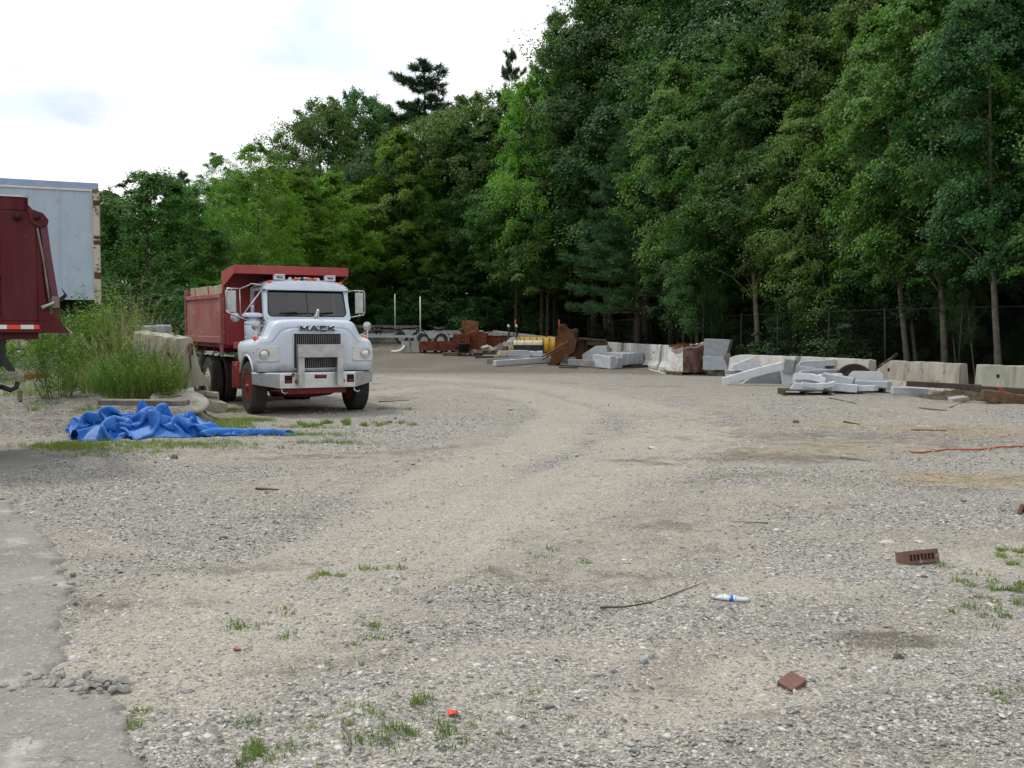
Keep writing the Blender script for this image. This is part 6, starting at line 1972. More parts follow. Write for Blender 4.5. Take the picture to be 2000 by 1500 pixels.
# --- lettering on the hood
def letter(strokes, parent, name, x0, z0, w, h, y, th, depth, mat, slope=0.0):
    mb = MB()
    for (a, b, c, d) in strokes:
        p = Vector((x0 + a * w, 0, z0 + b * h)); q = Vector((x0 + c * w, 0, z0 + d * h))
        dr = (q - p).normalized(); n_ = Vector((-dr.z, 0, dr.x)) * th / 2
        e = dr * th * 0.25
        vs = [p - n_ - e, q - n_ + e, q + n_ + e, p + n_ - e]
        f = [Vector((v.x, y + slope * (v.z - z0), v.z)) for v in vs]
        bk = [Vector((v.x, v.y + depth, v.z)) for v in f]
        mb.add(f + bk, [(0, 1, 2, 3), (7, 6, 5, 4), (0, 4, 5, 1), (1, 5, 6, 2), (2, 6, 7, 3), (3, 7, 4, 0)])
    return mb.build(name, mat, parent)


GL = {'M': [(0, 0, 0, 1), (0, 1, .5, .25), (.5, .25, 1, 1), (1, 1, 1, 0)], 'A': [(0, 0, .42, 1), (.42, 1, .58, 1), (.58, 1, 1, 0), (.2, .36, .8, .36)],
      'C': [(1, 1, 0, 1), (0, 1, 0, 0), (0, 0, 1, 0)], 'K': [(0, 0, 0, 1), (0.05, .45, 1, 1), (.3, .6, 1, 0)]}
badge = MB().bx(-0.345, 0.345, 0.055, 0.065, 1.667, 1.672).build('name_badge', M_TWHITE, tk)
x = -0.345
for ch, w_ in (('M', 0.155), ('A', 0.165), ('C', 0.130), ('K', 0.135)):
    letter(GL[ch], badge, 'letter', x + 0.012, 1.66, w_ - 0.02, 0.078, -0.012, 0.030, 0.10, M_BLACK, 0.35)
    letter(GL[ch], badge, 'letter_edge', x + 0.009, 1.664, w_ - 0.02, 0.080, -0.006, 0.036, 0.08, M_CHROME, 0.35)
    x += w_ + 0.035


def text_mesh(body, size, depth, shear=0.0, align='CENTER'):
    cu = bpy.data.curves.new('lettering', 'FONT'); cu.body = body; cu.size = size; cu.extrude = depth; cu.shear = shear; cu.align_x = align; cu.align_y = 'CENTER'
    cu.offset = size * 0.02
    o = bpy.data.objects.new('lettering', cu); COL.objects.link(o)
    bpy.context.view_layer.update()
    dg = bpy.context.evaluated_depsgraph_get()
    me = bpy.data.meshes.new_from_object(o.evaluated_get(dg))
    bpy.data.objects.remove(o)
    return me


me = text_mesh('Mack', 0.11, 0.006, 0.35); me.materials.clear(); me.materials.append(M_BLACK)
link('script_badge', me, tk, (-0.73 + 0.09, 0.50, 1.745), (R(58), 0, R(-42)))
# --- hood ornament: small chrome dog figure
mb = MB(); c = Vector((0.10, 0.36, 1.90))
mb.tube([c + Vector((0, 0.10, 0.0)), c + Vector((0, 0.09, 0.05)), c + Vector((0, 0.03, 0.075)), c + Vector((0, -0.03, 0.10)), c + Vector((0, -0.055, 0.135))], [0.02, 0.032, 0.034, 0.036, 0.026], 8)
mb.lathe(c + Vector((0, -0.065, 0.145)), (0, -1, -0.15), [(0.001, -0.03), (0.026, -0.015), (0.028, 0.01), (0.018, 0.03), (0.001, 0.036)], 8)
for sx in (-1, 1):
    mb.tube([c + Vector((sx * 0.018, -0.02, 0.08)), c + Vector((sx * 0.022, -0.045, 0.0))], [0.012, 0.010], 6)
    mb.tube([c + Vector((sx * 0.02, 0.09, 0.05)), c + Vector((sx * 0.025, 0.10, 0.0))], [0.014, 0.010], 6)
    mb.tube([c + Vector((sx * 0.014, -0.05, 0.165)), c + Vector((sx * 0.022, -0.045, 0.19))], [0.009, 0.003], 5)
mb.bx(0.10 - 0.035, 0.10 + 0.035, 0.28, 0.49, 1.855, 1.90)
mb.build('hood_ornament', M_CHROME, tk)
# --- side intake vents on the hood flank
for sgn, xx in ((1, 0.955), (-1, -0.70)):
    v = MB(); v.box((xx + 0.0, 1.02, 1.70), (0.03, 0.26, 0.24), (0, R(-18 * sgn), 0)); v.build('hood_vent', M_BLACK, tk)
# --- lamps
for sgn in (-1, 1):
    pnl = MB().bx(sgn * 0.95 - 0.215, sgn * 0.95 + 0.215, 0.10, 0.140, 1.055, 1.345).build('lamp_panel', M_PANELW, tk, bevel=0.012)
    rim_ = MB(); cx = sgn * 0.95 + (sgn * 0.06 if sgn > 0 else sgn * 0.08)
    rim_.lathe((cx, 0.10, 1.20), (0, -1, 0), [(0.105, 0), (0.108, 0.012), (0.098, 0.026), (0.088, 0.020), (0.088, 0.0)], 28).build('headlight_ring', M_CHROME, pnl)
    MB().lathe((cx, 0.10, 1.20), (0, -1, 0), [(0.088, 0.004), (0.070, 0.016), (0.04, 0.024), (0.001, 0.027)], 28).build('headlight', M_LAMP, pnl)
    for (bx_, bz_) in ((-.195, -.125), (.195, -.125), (-.195, .125), (.195, .125)):
        MB().lathe((sgn * 0.95 + bx_, 0.101, 1.20 + bz_), (0, -1, 0), [(0.008, 0), (0.008, 0.006), (0.001, 0.008)], 6).build('panel_screw', M_BLACK, pnl)
    mk = MB().lathe((sgn * 1.12, 0.40, 1.51), (0, -1, 0), [(0.03, -0.035), (0.055, -0.02), (0.058, 0.02), (0.04, 0.045), (0.001, 0.05)], 14).build('marker_light', M_AMBER, tk)
    MB().lathe((sgn * 1.12, 0.40, 1.445), (0, 0, 1), [(0.012, 0), (0.012, 0.04)], 8).build('marker_stalk', M_CHROME, mk)
    MB().lathe((sgn * 1.182, 0.28, 1.23), (sgn, -0.2, 0), [(0.025, 0), (0.025, 0.012), (0.001, 0.018)], 10).build('side_reflector', M_AMBER, tk)
    # round mirror on a post at the wing
    pm_ = MB().tube([(sgn * 1.13, 0.30, 1.36), (sgn * 1.13, 0.29, 1.69)], 0.012, 6).tube([(sgn * 1.13, 0.29, 1.66), (sgn * 0.90, 0.30, 1.50)], 0.006, 5)
    pmo = pm_.build('wing_mirror_post', M_CHROME, tk)
    MB().lathe((sgn * 1.13, 0.305, 1.745), (0, -1, 0), [(0.03, -0.03), (0.085, -0.012), (0.092, 0.0), (0.088, 0.012), (0.001, 0.022)], 22).build('round_mirror', M_STAIN, pmo)
    for k in range(8):
        MB().lathe((sgn * (0.56 + 0.035 * (k % 4)), 0.075 + 0.015 * (k % 4) * 0, 0.93 + 0.05 * (k // 4)), (0, -1, 0), [(0.010, 0), (0.007, 0.006), (0.001, 0.008)], 6).build('rivet', M_TWHITE, tk)
# --- bumper
bp = [(-1.22, 0.26), (-0.80, 0.02), (0.80, 0.02), (1.22, 0.26)]
mb = MB()
sec = [(-1.225, 0.28, 0.62, 0.85), (-0.76, 0.0, 0.535, 0.845), (0.76, 0.0, 0.535, 0.845), (1.225, 0.28, 0.62, 0.85)]
for (x, y, z0, z1) in sec:
    for (yy, zz) in ((y, z0), (y, z1 - 0.03), (y + 0.012, z1), (y + 0.10, z1), (y + 0.10, z1 - 0.02), (y + 0.03, z1 - 0.04), (y + 0.03, z0)):
        mb.v.append((x, yy, zz))
for i in range(3):
    for j in range(7):
        a = i * 7 + j; b = i * 7 + (j + 1) % 7
        mb.f.append((a, b, b + 7, a + 7)); mb.mi.append(0); mb.sm.append(False)
mb.f.append(tuple(range(6, -1, -1))); mb.mi.append(0); mb.sm.append(False)
mb.f.append(tuple(21 + j for j in range(7))); mb.mi.append(0); mb.sm.append(False)
bump = mb.build('bumper', M_CHROME, tk, bevel=0.006)
for (x, z, w_, h_) in ((-0.59, 0.71, 0.15, 0.155), (0.66, 0.71, 0.15, 0.155), (0.05, 0.755, 0.24, 0.07)):
    ps = MB(); ps.bx(x - w_ / 2, x + w_ / 2, -0.004, 0.006, z - h_ / 2, z + h_ / 2); po = ps.build('tow_opening', M_HOLE_SHADE, bump, bevel=0.003)  # solid plate; the shade of the opening is its colour
    MB().bx(x - w_ / 2 + 0.03, x + w_ / 2 - 0.03, -0.012, -0.004, z - h_ / 2 + 0.02, z - h_ / 2 + 0.06).build('tow_hook', M_CHASRED, po)
for (x, z, s1) in ((-0.42, 0.66, 0.10), (0.45, 0.71, 0.09), (0.50, 0.665, 0.07), (-0.50, 0.80, 0.06)):
    n_ = 9; rd = random.Random(int(x * 100)); cs_ = [(x + s1 * rd.uniform(.4, 1) * math.cos(2 * math.pi * k / n_), z + s1 * rd.uniform(.3, .8) * math.sin(2 * math.pi * k / n_)) for k in range(n_)]
    MB().add([(a, -0.0035, b) for a, b in cs_], [tuple(range(n_))]).build('rust_patch', M_RUST_BR, bump, fixn=False)
# --- stainless guard in front of the grille
gd = MB(); gd.bx(-0.43, 0.47, -0.145, -0.125, 1.135, 1.37); gd.bx(-0.43, -0.415, -0.125, 0.02, 1.135, 1.37)
gu = gd.build('grille_guard', M_STAIN, tk, bevel=0.004)
for x in (-0.43, 0.35):
    p = MB(); p.bx(x, x + 0.12, -0.145, -0.125, 0.58, 1.13); p.bx(x, x + 0.015, -0.125, -0.005, 0.58, 1.13); p.bx(x + 0.105, x + 0.12, -0.125, -0.005, 0.58, 1.13); p.build('guard_post', M_STAIN, gu, bevel=0.003)
MB().bx(-0.44, 0.48, -0.15, -0.02, 1.37, 1.385).build('guard_lip', M_CHROME, gu)
# --- cab
CX0, CX1 = XC - 0.93, XC + 0.93
cb = MB()
cb.box((XC, 2.08, 1.40), (1.84, 1.14, 0.96)); cab = cb.build('cab', M_TWHITE, tk, bevel=0.05, seg=3)
cw = MB(); cw.prism([(1.40, 1.80), (1.62, 1.80), (1.62, 1.90), (1.50, 1.90)], 'x', CX0 + 0.03, CX1 - 0.03); cw.build('cowl', M_TWHITE, tk, bevel=0.02)
# windscreen frame: a ring lofted round the opening
y0, y1, z0, z1 = 1.505, 1.66, 1.95, 2.555
def yat(z): return y0 + (y1 - y0) * (z - z0) / (z1 - z0)
def rring(hw0, hw1, za, zb, r, n=6):
    pts = []
    cs = [(-hw0 + r, za + r, math.pi, 1.5 * math.pi), (hw0 - r, za + r, 1.5 * math.pi, 2 * math.pi), (hw1 - r, zb - r, 0, 0.5 * math.pi), (-hw1 + r, zb - r, 0.5 * math.pi, math.pi)]
    for (cx, cz, a0, a1) in cs:
        for k in range(n + 1):
            a = a0 + (a1 - a0) * k / n
            pts.append((XC + cx + r * math.cos(a), cz + r * math.sin(a)))
    return pts
outer = rring(0.93, 0.895, 1.87, 2.60, 0.06); inner = rring(0.845, 0.82, 1.945, 2.53, 0.10); gask = rring(0.82, 0.797, 1.968, 2.508, 0.09)
mb = MB(); n_ = len(outer)
def P3_(p, off): return (p[0], yat(p[1]) + off, p[1])
mb.v += [P3_(p, 0.0) for p in outer] + [P3_(p, -0.008) for p in inner] + [P3_(p, 0.05) for p in inner] + [P3_(p, 0.06) for p in outer]
for k in range(4):
    for i in range(n_):
        a = k * n_ + i; b = k * n_ + (i + 1) % n_
        c_ = ((k + 1) % 4) * n_
        mb.f.append((a, b, c_ + (i + 1) % n_, c_ + i)); mb.mi.append(0); mb.sm.append(False)
mb.build('windscreen_frame', M_TWHITE, tk)
mb = MB(); mb.v += [P3_(p, -0.012) for p in inner] + [P3_(p, -0.012) for p in gask] + [P3_(p, 0.02) for p in gask] + [P3_(p, 0.02) for p in inner]
for k in range(4):
    for i in range(n_):
        a = k * n_ + i; b = k * n_ + (i + 1) % n_; c_ = ((k + 1) % 4) * n_
        mb.f.append((a, b, c_ + (i + 1) % n_, c_ + i)); mb.mi.append(0); mb.sm.append(False)
mb.build('rubber_gasket', M_BLACK, tk)
mb = MB(); mb.v = [P3_(p, 0.0) for p in gask]; mb.f = [tuple(range(n_))]; mb.mi = [0]; mb.sm = [False]
ws = mb.build('windscreen', M_GLASS, tk, fixn=False)
MB().tube([(XC + 0.005, yat(1.97) - 0.008, 1.97), (XC + 0.005, yat(2.495) - 0.008, 2.495)], 0.007, 4).build('screen_divider', M_BLACK, tk)
# roof
mb = MB(); rows = []
for (y, ins, dz) in ((1.545, 0.10, -0.10), (1.55, 0.03, -0.075), (1.56, 0.0, -0.02), (1.60, 0.0, 0.03), (1.70, 0.0, 0.075), (1.9, 0, 0.10), (2.4, 0, 0.10), (2.60, 0.0, 0.06), (2.66, 0.03, -0.02), (2.66, 0.05, -0.08)):
    row = []
    for k in range(17):
        u = -1 + 2 * k / 16
        s_ = 0.965 - ins * 0.4
        crown = 0.055 * (1 - u * u) - 0.09 * abs(u) ** 9
        row.append((XC + u * s_ * (0.90 if dz < -0.09 else 0.955), y, 2.60 + dz + (crown if dz > -0.05 else 0)))
    rows.append(row)
for r_ in rows: mb.v += r_
for i in range(len(rows) - 1):
    for j in range(16):
        a = i * 17 + j; mb.f.append((a, a + 17, a + 18, a + 1)); mb.mi.append(0); mb.sm.append(True)
roof = mb.build('roof', M_TWHITE, tk)
md = roof.modifiers.new('thick', 'SOLIDIFY'); md.thickness = 0.03; md.offset = -1
MB().bx(XC - 0.90, XC + 0.90, 1.62, 2.64, 2.545, 2.57).build('headliner', M_DARK, tk)
# side windows and pillars, back wall
for sgn in (-1, 1):
    xs = XC + sgn * 0.895
    MB().box((xs, 2.60, 2.22), (0.06, 0.12, 0.72)).build('rear_pillar', M_TWHITE, tk)
    MB().prism([(1.56, 1.88), (1.63, 1.88), (1.74, 2.56), (1.66, 2.56)], 'x', xs - 0.025, xs + 0.025).build('front_pillar', M_TWHITE, tk)
    MB().bx(xs - 0.025, xs + 0.025, 1.66, 2.6, 2.50, 2.56).build('door_header', M_TWHITE, tk)
    dr = MB().bx(XC + sgn * 0.92, XC + sgn * 0.935, 1.62, 2.54, 1.02, 1.90).build('door', M_TWHITE, tk, bevel=0.006)
    MB().bx(XC + sgn * 0.935, XC + sgn * 0.955, 2.38, 2.50, 1.60, 1.63).build('door_handle', M_CHROME, dr)
    MB().add([(xs, 1.64, 1.89), (xs, 2.54, 1.89), (xs, 2.54, 2.50), (xs, 1.73, 2.50)], [(0, 1, 2, 3)]).build('side_window', M_GLASS, tk, fixn=False)
    MB().bx(xs - 0.012, xs + 0.012, 1.84, 1.86, 1.89, 2.50).build('vent_divider', M_BLACK, tk)
bw = MB(); bw.bx(XC - 0.89, XC - 0.55, 2.60, 2.64, 1.86, 2.55).bx(XC + 0.55, XC + 0.89, 2.60, 2.64, 1.86, 2.55).bx(XC - 0.55, XC + 0.55, 2.60, 2.64, 1.86, 2.05).bx(XC - 0.55, XC + 0.55, 2.60, 2.64, 2.42, 2.55)
bw.build('back_wall', M_DARK, tk)
MB().bx(XC - 0.85, XC + 0.85, 1.56, 1.86, 1.88, 2.02).build('dashboard', M_DARK, tk)
for sx in (-0.45, 0.45):
    MB().bx(XC + sx - 0.25, XC + sx + 0.25, 2.42, 2.55, 1.60, 2.28).build('seat_back', M_DARK, tk, bevel=0.04)
sw = MB(); cc = Vector((XC + 0.42, 1.98, 2.03)); nrm = Vector((0, -0.55, 0.83)).normalized(); e1 = Vector((1, 0, 0)); e2 = nrm.cross(e1)
sw.tube([cc + e1 * 0.24 * math.cos(a) + e2 * 0.24 * math.sin(a) for a in np.linspace(0, 2 * math.pi, 25)], 0.014, 6, caps=False)
for a in (0.5, 2.6, 4.7): sw.tube([cc, cc + e1 * 0.24 * math.cos(a) + e2 * 0.24 * math.sin(a)], 0.010, 5)
sw.tube([cc, cc + Vector((0, -0.2, -0.2))], 0.025, 6)
sw.build('steering_wheel', M_BLACK, tk)
for x0_, x1_ in ((XC - 0.42, XC - 0.02), (XC + 0.35, XC - 0.05 + 0.08)):
    wp = MB().tube([(x0_ - 0.1, 1.475, 1.975), (x0_, 1.475, 1.995), (x1_, 1.49, 2.03)], 0.009, 5).tube([(x0_ - 0.18, 1.485, 2.02), (x0_ + 0.20, 1.49, 2.045)], 0.012, 5); wp.build('wiper', M_BLACK, tk)
# --- roof lamps
for sgn in (-1, 1):
    x = XC + sgn * 0.545
    bxo = MB().bx(x - 0.11, x + 0.11, 1.66, 1.80, 2.715, 2.83).build('roof_lamp_box', M_WHITE, tk, bevel=0.012)
    MB().bx(x - 0.085, x + 0.085, 1.652, 1.66, 2.735, 2.805).build('lamp_cover', M_PANELW, bxo)
    me = text_mesh('Mack', 0.062, 0.003); me.materials.clear(); me.materials.append(M_BLACK)
    link('lettering', me, bxo, (x, 1.648, 2.77), (R(90), 0, 0))
    MB().bx(x - 0.11, x + 0.11, 1.64, 1.66, 2.81, 2.835).build('lamp_visor', M_CHROME, bxo)
    MB().bx(x - 0.02, x + 0.02, 1.71, 1.75, 2.64, 2.72).build('lamp_stand', M_BLACK, bxo)
ci = MB().tube([(XC - 0.20, 1.70, 2.745), (XC, 1.67, 2.765), (XC + 0.20, 1.70, 2.745)], 0.022, 8).build('lamp_rail', M_CHROME, tk)
for dx_ in (-0.21, -0.07, 0.07, 0.21):
    MB().lathe((XC + dx_, 1.68, 2.745), (0, -1, 0), [(0.02, -0.04), (0.036, -0.02), (0.038, 0.02), (0.028, 0.04), (0.001, 0.045)], 12).build('clearance_lamp', M_AMBER if abs(dx_) > 0.1 or dx_ > 0 else M_BLACK, ci)
for sgn in (-1, 1):
    MB().lathe((XC + sgn * 0.76, 1.66, 2.66), (0, -1, 0), [(0.02, -0.04), (0.040, -0.02), (0.042, 0.02), (0.001, 0.045)], 12).build('clearance_lamp', M_AMBER, tk)
    hn = MB().lathe((XC + sgn * 0.30, 1.90, 2.74), (0, -1, 0), [(0.012, -0.3), (0.015, 0), (0.045, 0.14)], 12).build('air_horn', M_CHROME, tk)
# --- antenna
MB().tube([(XC - 0.96, 1.75, 2.45), (XC - 0.985, 1.74, 3.2)], 0.0035, 5).build('antenna', M_BLACK, tk)
# --- mirrors
def mirror(sgn, x):
    m = MB().bx(x - 0.095, x + 0.095, 1.745, 1.80, 2.03, 2.48).build('side_mirror', M_STAIN, tk, bevel=0.012)
    MB().bx(x - 0.08, x + 0.08, 1.80, 1.804, 2.05, 2.46).build('mirror_glass', M_GLASS, m)
    r_ = 0.013
    xi = XC + sgn * 0.90
    xo = x + sgn * 0.115
    xin = x - sgn * 0.16
    ar = MB()
    ar.tube([(xo, 1.73, 2.08), (xo, 1.73, 2.47), (xo - sgn * 0.03, 1.73, 2.52), (xin, 1.73, 2.52)], r_, 6)
    if sgn < 0:
        ar.tube([(xin, 1.73, 2.51), (xin + 0.20, 1.70, 2.60), (xi - 0.25, 1.68, 2.625), (xi, 1.66, 2.60)], r_, 6)
        ar.tube([(xin, 1.73, 2.53), (xin + 0.01, 1.72, 1.97)], r_ * 0.8, 6)
        ar.tube([(xin + 0.03, 1.70, 1.95), (xi - 0.02, 1.62, 2.52)], r_ * 1.3, 6)
        ar.tube([(xo, 1.73, 2.08), (xo + 0.02, 1.72, 2.03), (x + 0.15, 1.65, 1.93), (xi - 0.02, 1.35, 1.72)], r_ * 1.2, 6)
        MB().lathe((x + 0.06, 1.72, 1.93), (0, -1, 0), [(0.03, -0.05), (0.085, -0.02), (0.10, 0.0), (0.09, 0.012), (0.001, 0.02)], 20).build('convex_mirror', M_STAIN, m)
    else:
        ar.tube([(xin, 1.73, 2.52), (xi, 1.67, 2.50)], r_, 6)
        ar.tube([(xo, 1.73, 2.08), (xo - 0.03, 1.73, 2.0), (xi, 1.66, 1.93)], r_, 6)
    ar.tube([(x, 1.77, 2.48), (x, 1.75, 2.52)], r_, 6); ar.tube([(x, 1.77, 2.03), (x, 1.74, 1.98)], r_, 6)
    ar.build('mirror_arm', M_CHROME, m)
mirror(-1, -1.27); mirror(1, 1.47)
# --- air cleaner beside the cab
ac = MB().lathe((-0.88, 1.62, 0), (0, 0, 1), [(0.16, 1.42), (0.165, 1.84), (0.11, 1.87), (0.11, 1.93)], 24).build('air_cleaner', M_TWHITE, tk)
MB().lathe((-0.88, 1.62, 0), (0, 0, 1), [(0.11, 1.93), (0.205, 1.935), (0.215, 1.96), (0.205, 2.0), (0.13, 2.025), (0.001, 2.03)], 26).build('cleaner_cap', M_TWHITE, ac)
MB().lathe((-0.88, 1.62, 2.03), (0, 0, 1), [(0.022, 0), (0.022, 0.11), (0.03, 0.115), (0.03, 0.14), (0.001, 0.15)], 10).build('cap_stud', M_WHITE, ac)
for z in (1.50, 1.78):
    MB().lathe((-0.88, 1.62, z), (0, 0, 1), [(0.167, 0), (0.171, 0.004), (0.171, 0.026), (0.167, 0.03)], 24).build('clamp_band', M_CHROME, ac)
MB().bx(-1.15, -0.70, 1.52, 2.2, 1.28, 1.42).build('step_deck', M_TRED, tk, bevel=0.01)
# --- fuel tank / step box (red) on the left of picture, matching tank on the far side
for sgn in (-1, 1):
    st_ = MB().bx(sgn * 0.66, sgn * 1.16, 1.62, 2.42, 0.46, 1.00).build('step_tank', M_CHASRED, tk, bevel=0.09, seg=4)
    for y in (1.78, 2.22):
        MB().bx(sgn * 0.655, sgn * 1.172, y, y + 0.05, 0.45, 1.012).build('tank_strap', M_TRED, st_, bevel=0.03)
# --- chassis
for x in (-0.43, 0.43):
    MB().bx(x - 0.04, x + 0.04, 0.15, 7.2, 0.74, 1.02).build('frame_rail', M_CHASRED, tk)
for y in (0.5, 1.6, 2.8, 4.2, 5.55, 6.9):
    MB().bx(-0.39, 0.39, y, y + 0.1, 0.78, 0.98).build('cross_member', M_CHASRED, tk)
ax = MB().tube([(-1.0, 0.86, 0.52), (-0.72, 0.86, 0.50), (-0.5, 0.86, 0.40), (0, 0.86, 0.36), (0.5, 0.86, 0.40), (0.72, 0.86, 0.50), (1.0, 0.86, 0.52)], [0.07, 0.06, 0.065, 0.07, 0.065, 0.06, 0.07], 8)
ax.build('front_axle', M_CHASRED, tk)
for x in (-0.43, 0.43):
    MB().prism([(0.2, 0.74), (0.2, 0.68), (0.86, 0.44), (1.5, 0.68), (1.5, 0.74), (0.86, 0.56)], 'x', x - 0.045, x + 0.045).build('leaf_spring', M_DARK, tk)
MB().tube([(-0.78, 0.62, 0.47), (0.78, 0.62, 0.47)], 0.022, 6).build('tie_rod', M_CHROME, tk)
MB().bx(-0.30, 0.30, 0.32, 1.2, 0.50, 0.75).build('oil_pan', M_DARK, tk, bevel=0.05)
MB().bx(-0.60, 0.60, 0.12, 0.2, 0.42, 0.56).build('front_cross_beam', M_CHASRED, tk)
for x in (-0.72, 0.74):
    MB().tube([(x, 0.03, 0.54), (x, 0.0, 0.47), (x + 0.05, -0.02, 0.44), (x + 0.11, 0.0, 0.46)], 0.016, 6).build('tow_hook', M_GALV, tk)
# wheels
for sgn in (-1, 1):
    wheel('front_wheel', tk, (sgn * 1.045, 0.86, 0.525), 0.525, 0.29, (-sgn, 0, 0), M_RIMR, 40, hub=0.13, dish=-0.16, lug=10, hubmat=M_RIMR, treads=True)
    for y in (4.72, 6.05):
        wheel('rear_wheel', tk, (sgn * 1.07, y, 0.525), 0.525, 0.27, (-sgn, 0, 0), M_RIMC, 36, hub=0.05, dish=0.25, lug=10, treads=True)
        wheel('rear_wheel', tk, (sgn * 0.75, y, 0.525), 0.525, 0.27, (-sgn, 0, 0), M_RIMC, 28, hub=0.02, dish=0.0, lug=0, treads=True)
    MB().bx(sgn * 0.62, sgn * 1.2, 6.78, 6.80, 0.42, 1.05).build('mud_flap', M_RUBBER, tk)
for y in (4.72, 6.05):
    MB().tube([(-1.0, y, 0.525), (-0.3, y, 0.525), (0, y, 0.525), (0.3, y, 0.525), (1.0, y, 0.525)], [0.07, 0.09, 0.2, 0.09, 0.07], 10).build('rear_axle', M_DARK, tk)
# --- dump bed
BY0, BY1 = 2.90, 7.15
ZB = 1.38; ZT0, ZT1 = 2.46, 2.52
tilt = 0.0
def bedz(y): return 0.02 * (y - BY0) / 4
for sgn in (-1, 1):
    x = sgn * 1.215
    # two sheets of the side wall
    ym = BY0 + (BY1 - BY0) * 0.50
    for (ya, yb) in ((BY0 + 0.10, ym - 0.012), (ym + 0.012, BY1 - 0.10)):
        MB().prism([(ya, ZB + 0.14 + bedz(ya)), (yb, ZB + 0.14 + bedz(yb)), (yb, ZT0 - 0.10 + bedz(yb)), (ya, ZT0 - 0.10 + bedz(ya))], 'x', x - 0.02, x + 0.02).build('side_sheet', M_TREDF, tk)
    MB().bx(x - 0.018, x + 0.012, ym - 0.012, ym + 0.012, ZB + 0.14, ZT0 - 0.09).build('sheet_seam', M_TRED, tk)
    MB().prism([(BY0, ZT0 - 0.10), (BY1, ZT1 - 0.10), (BY1, ZT1), (BY0, ZT0)], 'x', x - 0.05, x + 0.035).build('top_rail', M_TREDF, tk, bevel=0.01)
    MB().prism([(BY0, ZB), (BY1, ZB + 0.03), (BY1, ZB + 0.16), (BY0, ZB + 0.15)], 'x', x - 0.06, x + 0.03).build('bottom_rail', M_TREDF, tk, bevel=0.01)
    MB().bx(x - 0.05, x + 0.035, BY0 - 0.005, BY0 + 0.10, ZB + 0.0, ZT0 + 0.005).build('corner_post', M_TREDF, tk, bevel=0.008)
    MB().bx(x - 0.05, x + 0.035, BY1 - 0.10, BY1 + 0.005, ZB + 0.0, ZT1 + 0.16).build('corner_post', M_TREDF, tk, bevel=0.008)
    MB().prism([(BY0, ZB), (BY0 + 0.34, ZB), (BY0 + 0.04, ZB - 0.24), (BY0, ZB - 0.24)], 'x', x - 0.03, x + 0.01).build('rail_gusset', M_TREDF, tk)
    MB().prism([(BY1, ZB + 0.02), (BY1 - 0.5, ZB), (BY1, ZB - 0.16)], 'x', x - 0.03, x + 0.01).build('rear_gusset', M_TREDF, tk)
    MB().prism([(BY0 + 0.02, ZB - 0.10), (BY1 - 0.02, ZB - 0.06), (BY1 - 0.02, ZB + 0.02), (BY0 + 0.02, ZB)], 'x', sgn * 0.98, sgn * 1.19).build('underside_flare', M_CHASRED, tk)
    # plywood sideboards
    ylist = [BY0 + 0.35, BY0 + 1.55, BY0 + 2.75, BY1 - 0.12]
    for a, b in zip(ylist[:-1], ylist[1:]):
        rd = random.Random(int(a * 10 + sgn)); t0, t1 = 0.24 + rd.uniform(-.02, .02), 0.22 + rd.uniform(-.03, .03)
        MB().prism([(a + .006, ZT0 - 0.05 + bedz(a)), (b - .006, ZT0 - 0.05 + bedz(b)), (b - .006, ZT0 + t1 + bedz(b)), (a + .006, ZT0 + t0 + bedz(a))], 'x', x - 0.085 * sgn - 0.01, x - 0.085 * sgn + 0.012).build('side_board', M_PLY, tk)
    for yy in (BY0 + 1.7, BY0 + 3.3):
        MB().prism([(yy, ZT0 - 0.02), (yy + 0.08, ZT0 - 0.02), (yy + 0.20, ZT0 + 0.24), (yy + 0.14, ZT0 + 0.24)], 'x', x - sgn * 0.065 - 0.012, x - sgn * 0.065 + 0.014).build('board_bracket', M_TREDF, tk)
    # canopy cheek
    MB().prism([(1.75, 3.00), (1.75, 2.83), (2.70, 2.62), (2.84, 2.46), (2.92, 2.46), (2.92, 2.93)], 'x', sgn * 1.20, sgn * 1.225).build('canopy_cheek', M_TRED, tk)
MB().bx(-1.16, 1.16, BY0, BY0 + 0.05, ZB - 0.05, 2.92).build('front_wall', M_TRED, tk)
for x in (-0.75, -0.1, 0.55):
    MB().bx(x, x + 0.12, BY0 - 0.06, BY0, ZB, 2.60).build('wall_rib', M_TRED, tk)
MB().bx(-1.17, 1.17, BY0, BY1 - 0.02, ZB - 0.08, ZB - 0.02).build('bed_floor', M_CHASRED, tk)
cp = MB(); cp.add([(-1.198, 1.78, 2.985), (1.198, 1.78, 2.985), (1.198, 2.92, 2.915), (-1.198, 2.92, 2.915), (-1.198, 1.78, 2.965), (1.198, 1.78, 2.965), (1.198, 2.92, 2.895), (-1.198, 2.92, 2.895)],
       [(0, 1, 2, 3), (7, 6, 5, 4), (0, 4, 5, 1), (1, 5, 6, 2), (2, 6, 7, 3), (3, 7, 4, 0)]); cp.build('canopy_roof', M_TRED, tk)
MB().bx(-1.226, 1.226, 1.735, 1.775, 2.83, 3.005).build('canopy_lip', M_TRED, tk, bevel=0.008)
MB().bx(-1.226, 1.226, 1.775, 1.86, 2.83, 2.845).build('lip_return', M_TRED, tk)
tg = MB().bx(-1.18, 1.18, BY1 - 0.02, BY1 + 0.05, ZB, ZT1 + 0.10).build('tailgate', M_TRED, tk)
for y in (3.4, 4.4, 5.4, 6.4):
    MB().bx(-1.1, 1.1, y, y + 0.1, ZB - 0.20, ZB - 0.08).build('bed_bearer', M_CHASRED, tk)
MB().tube([(0, 3.4, 0.95), (0, 3.2, 1.32)], 0.11, 12).build('hoist_ram', M_BLACK, tk)
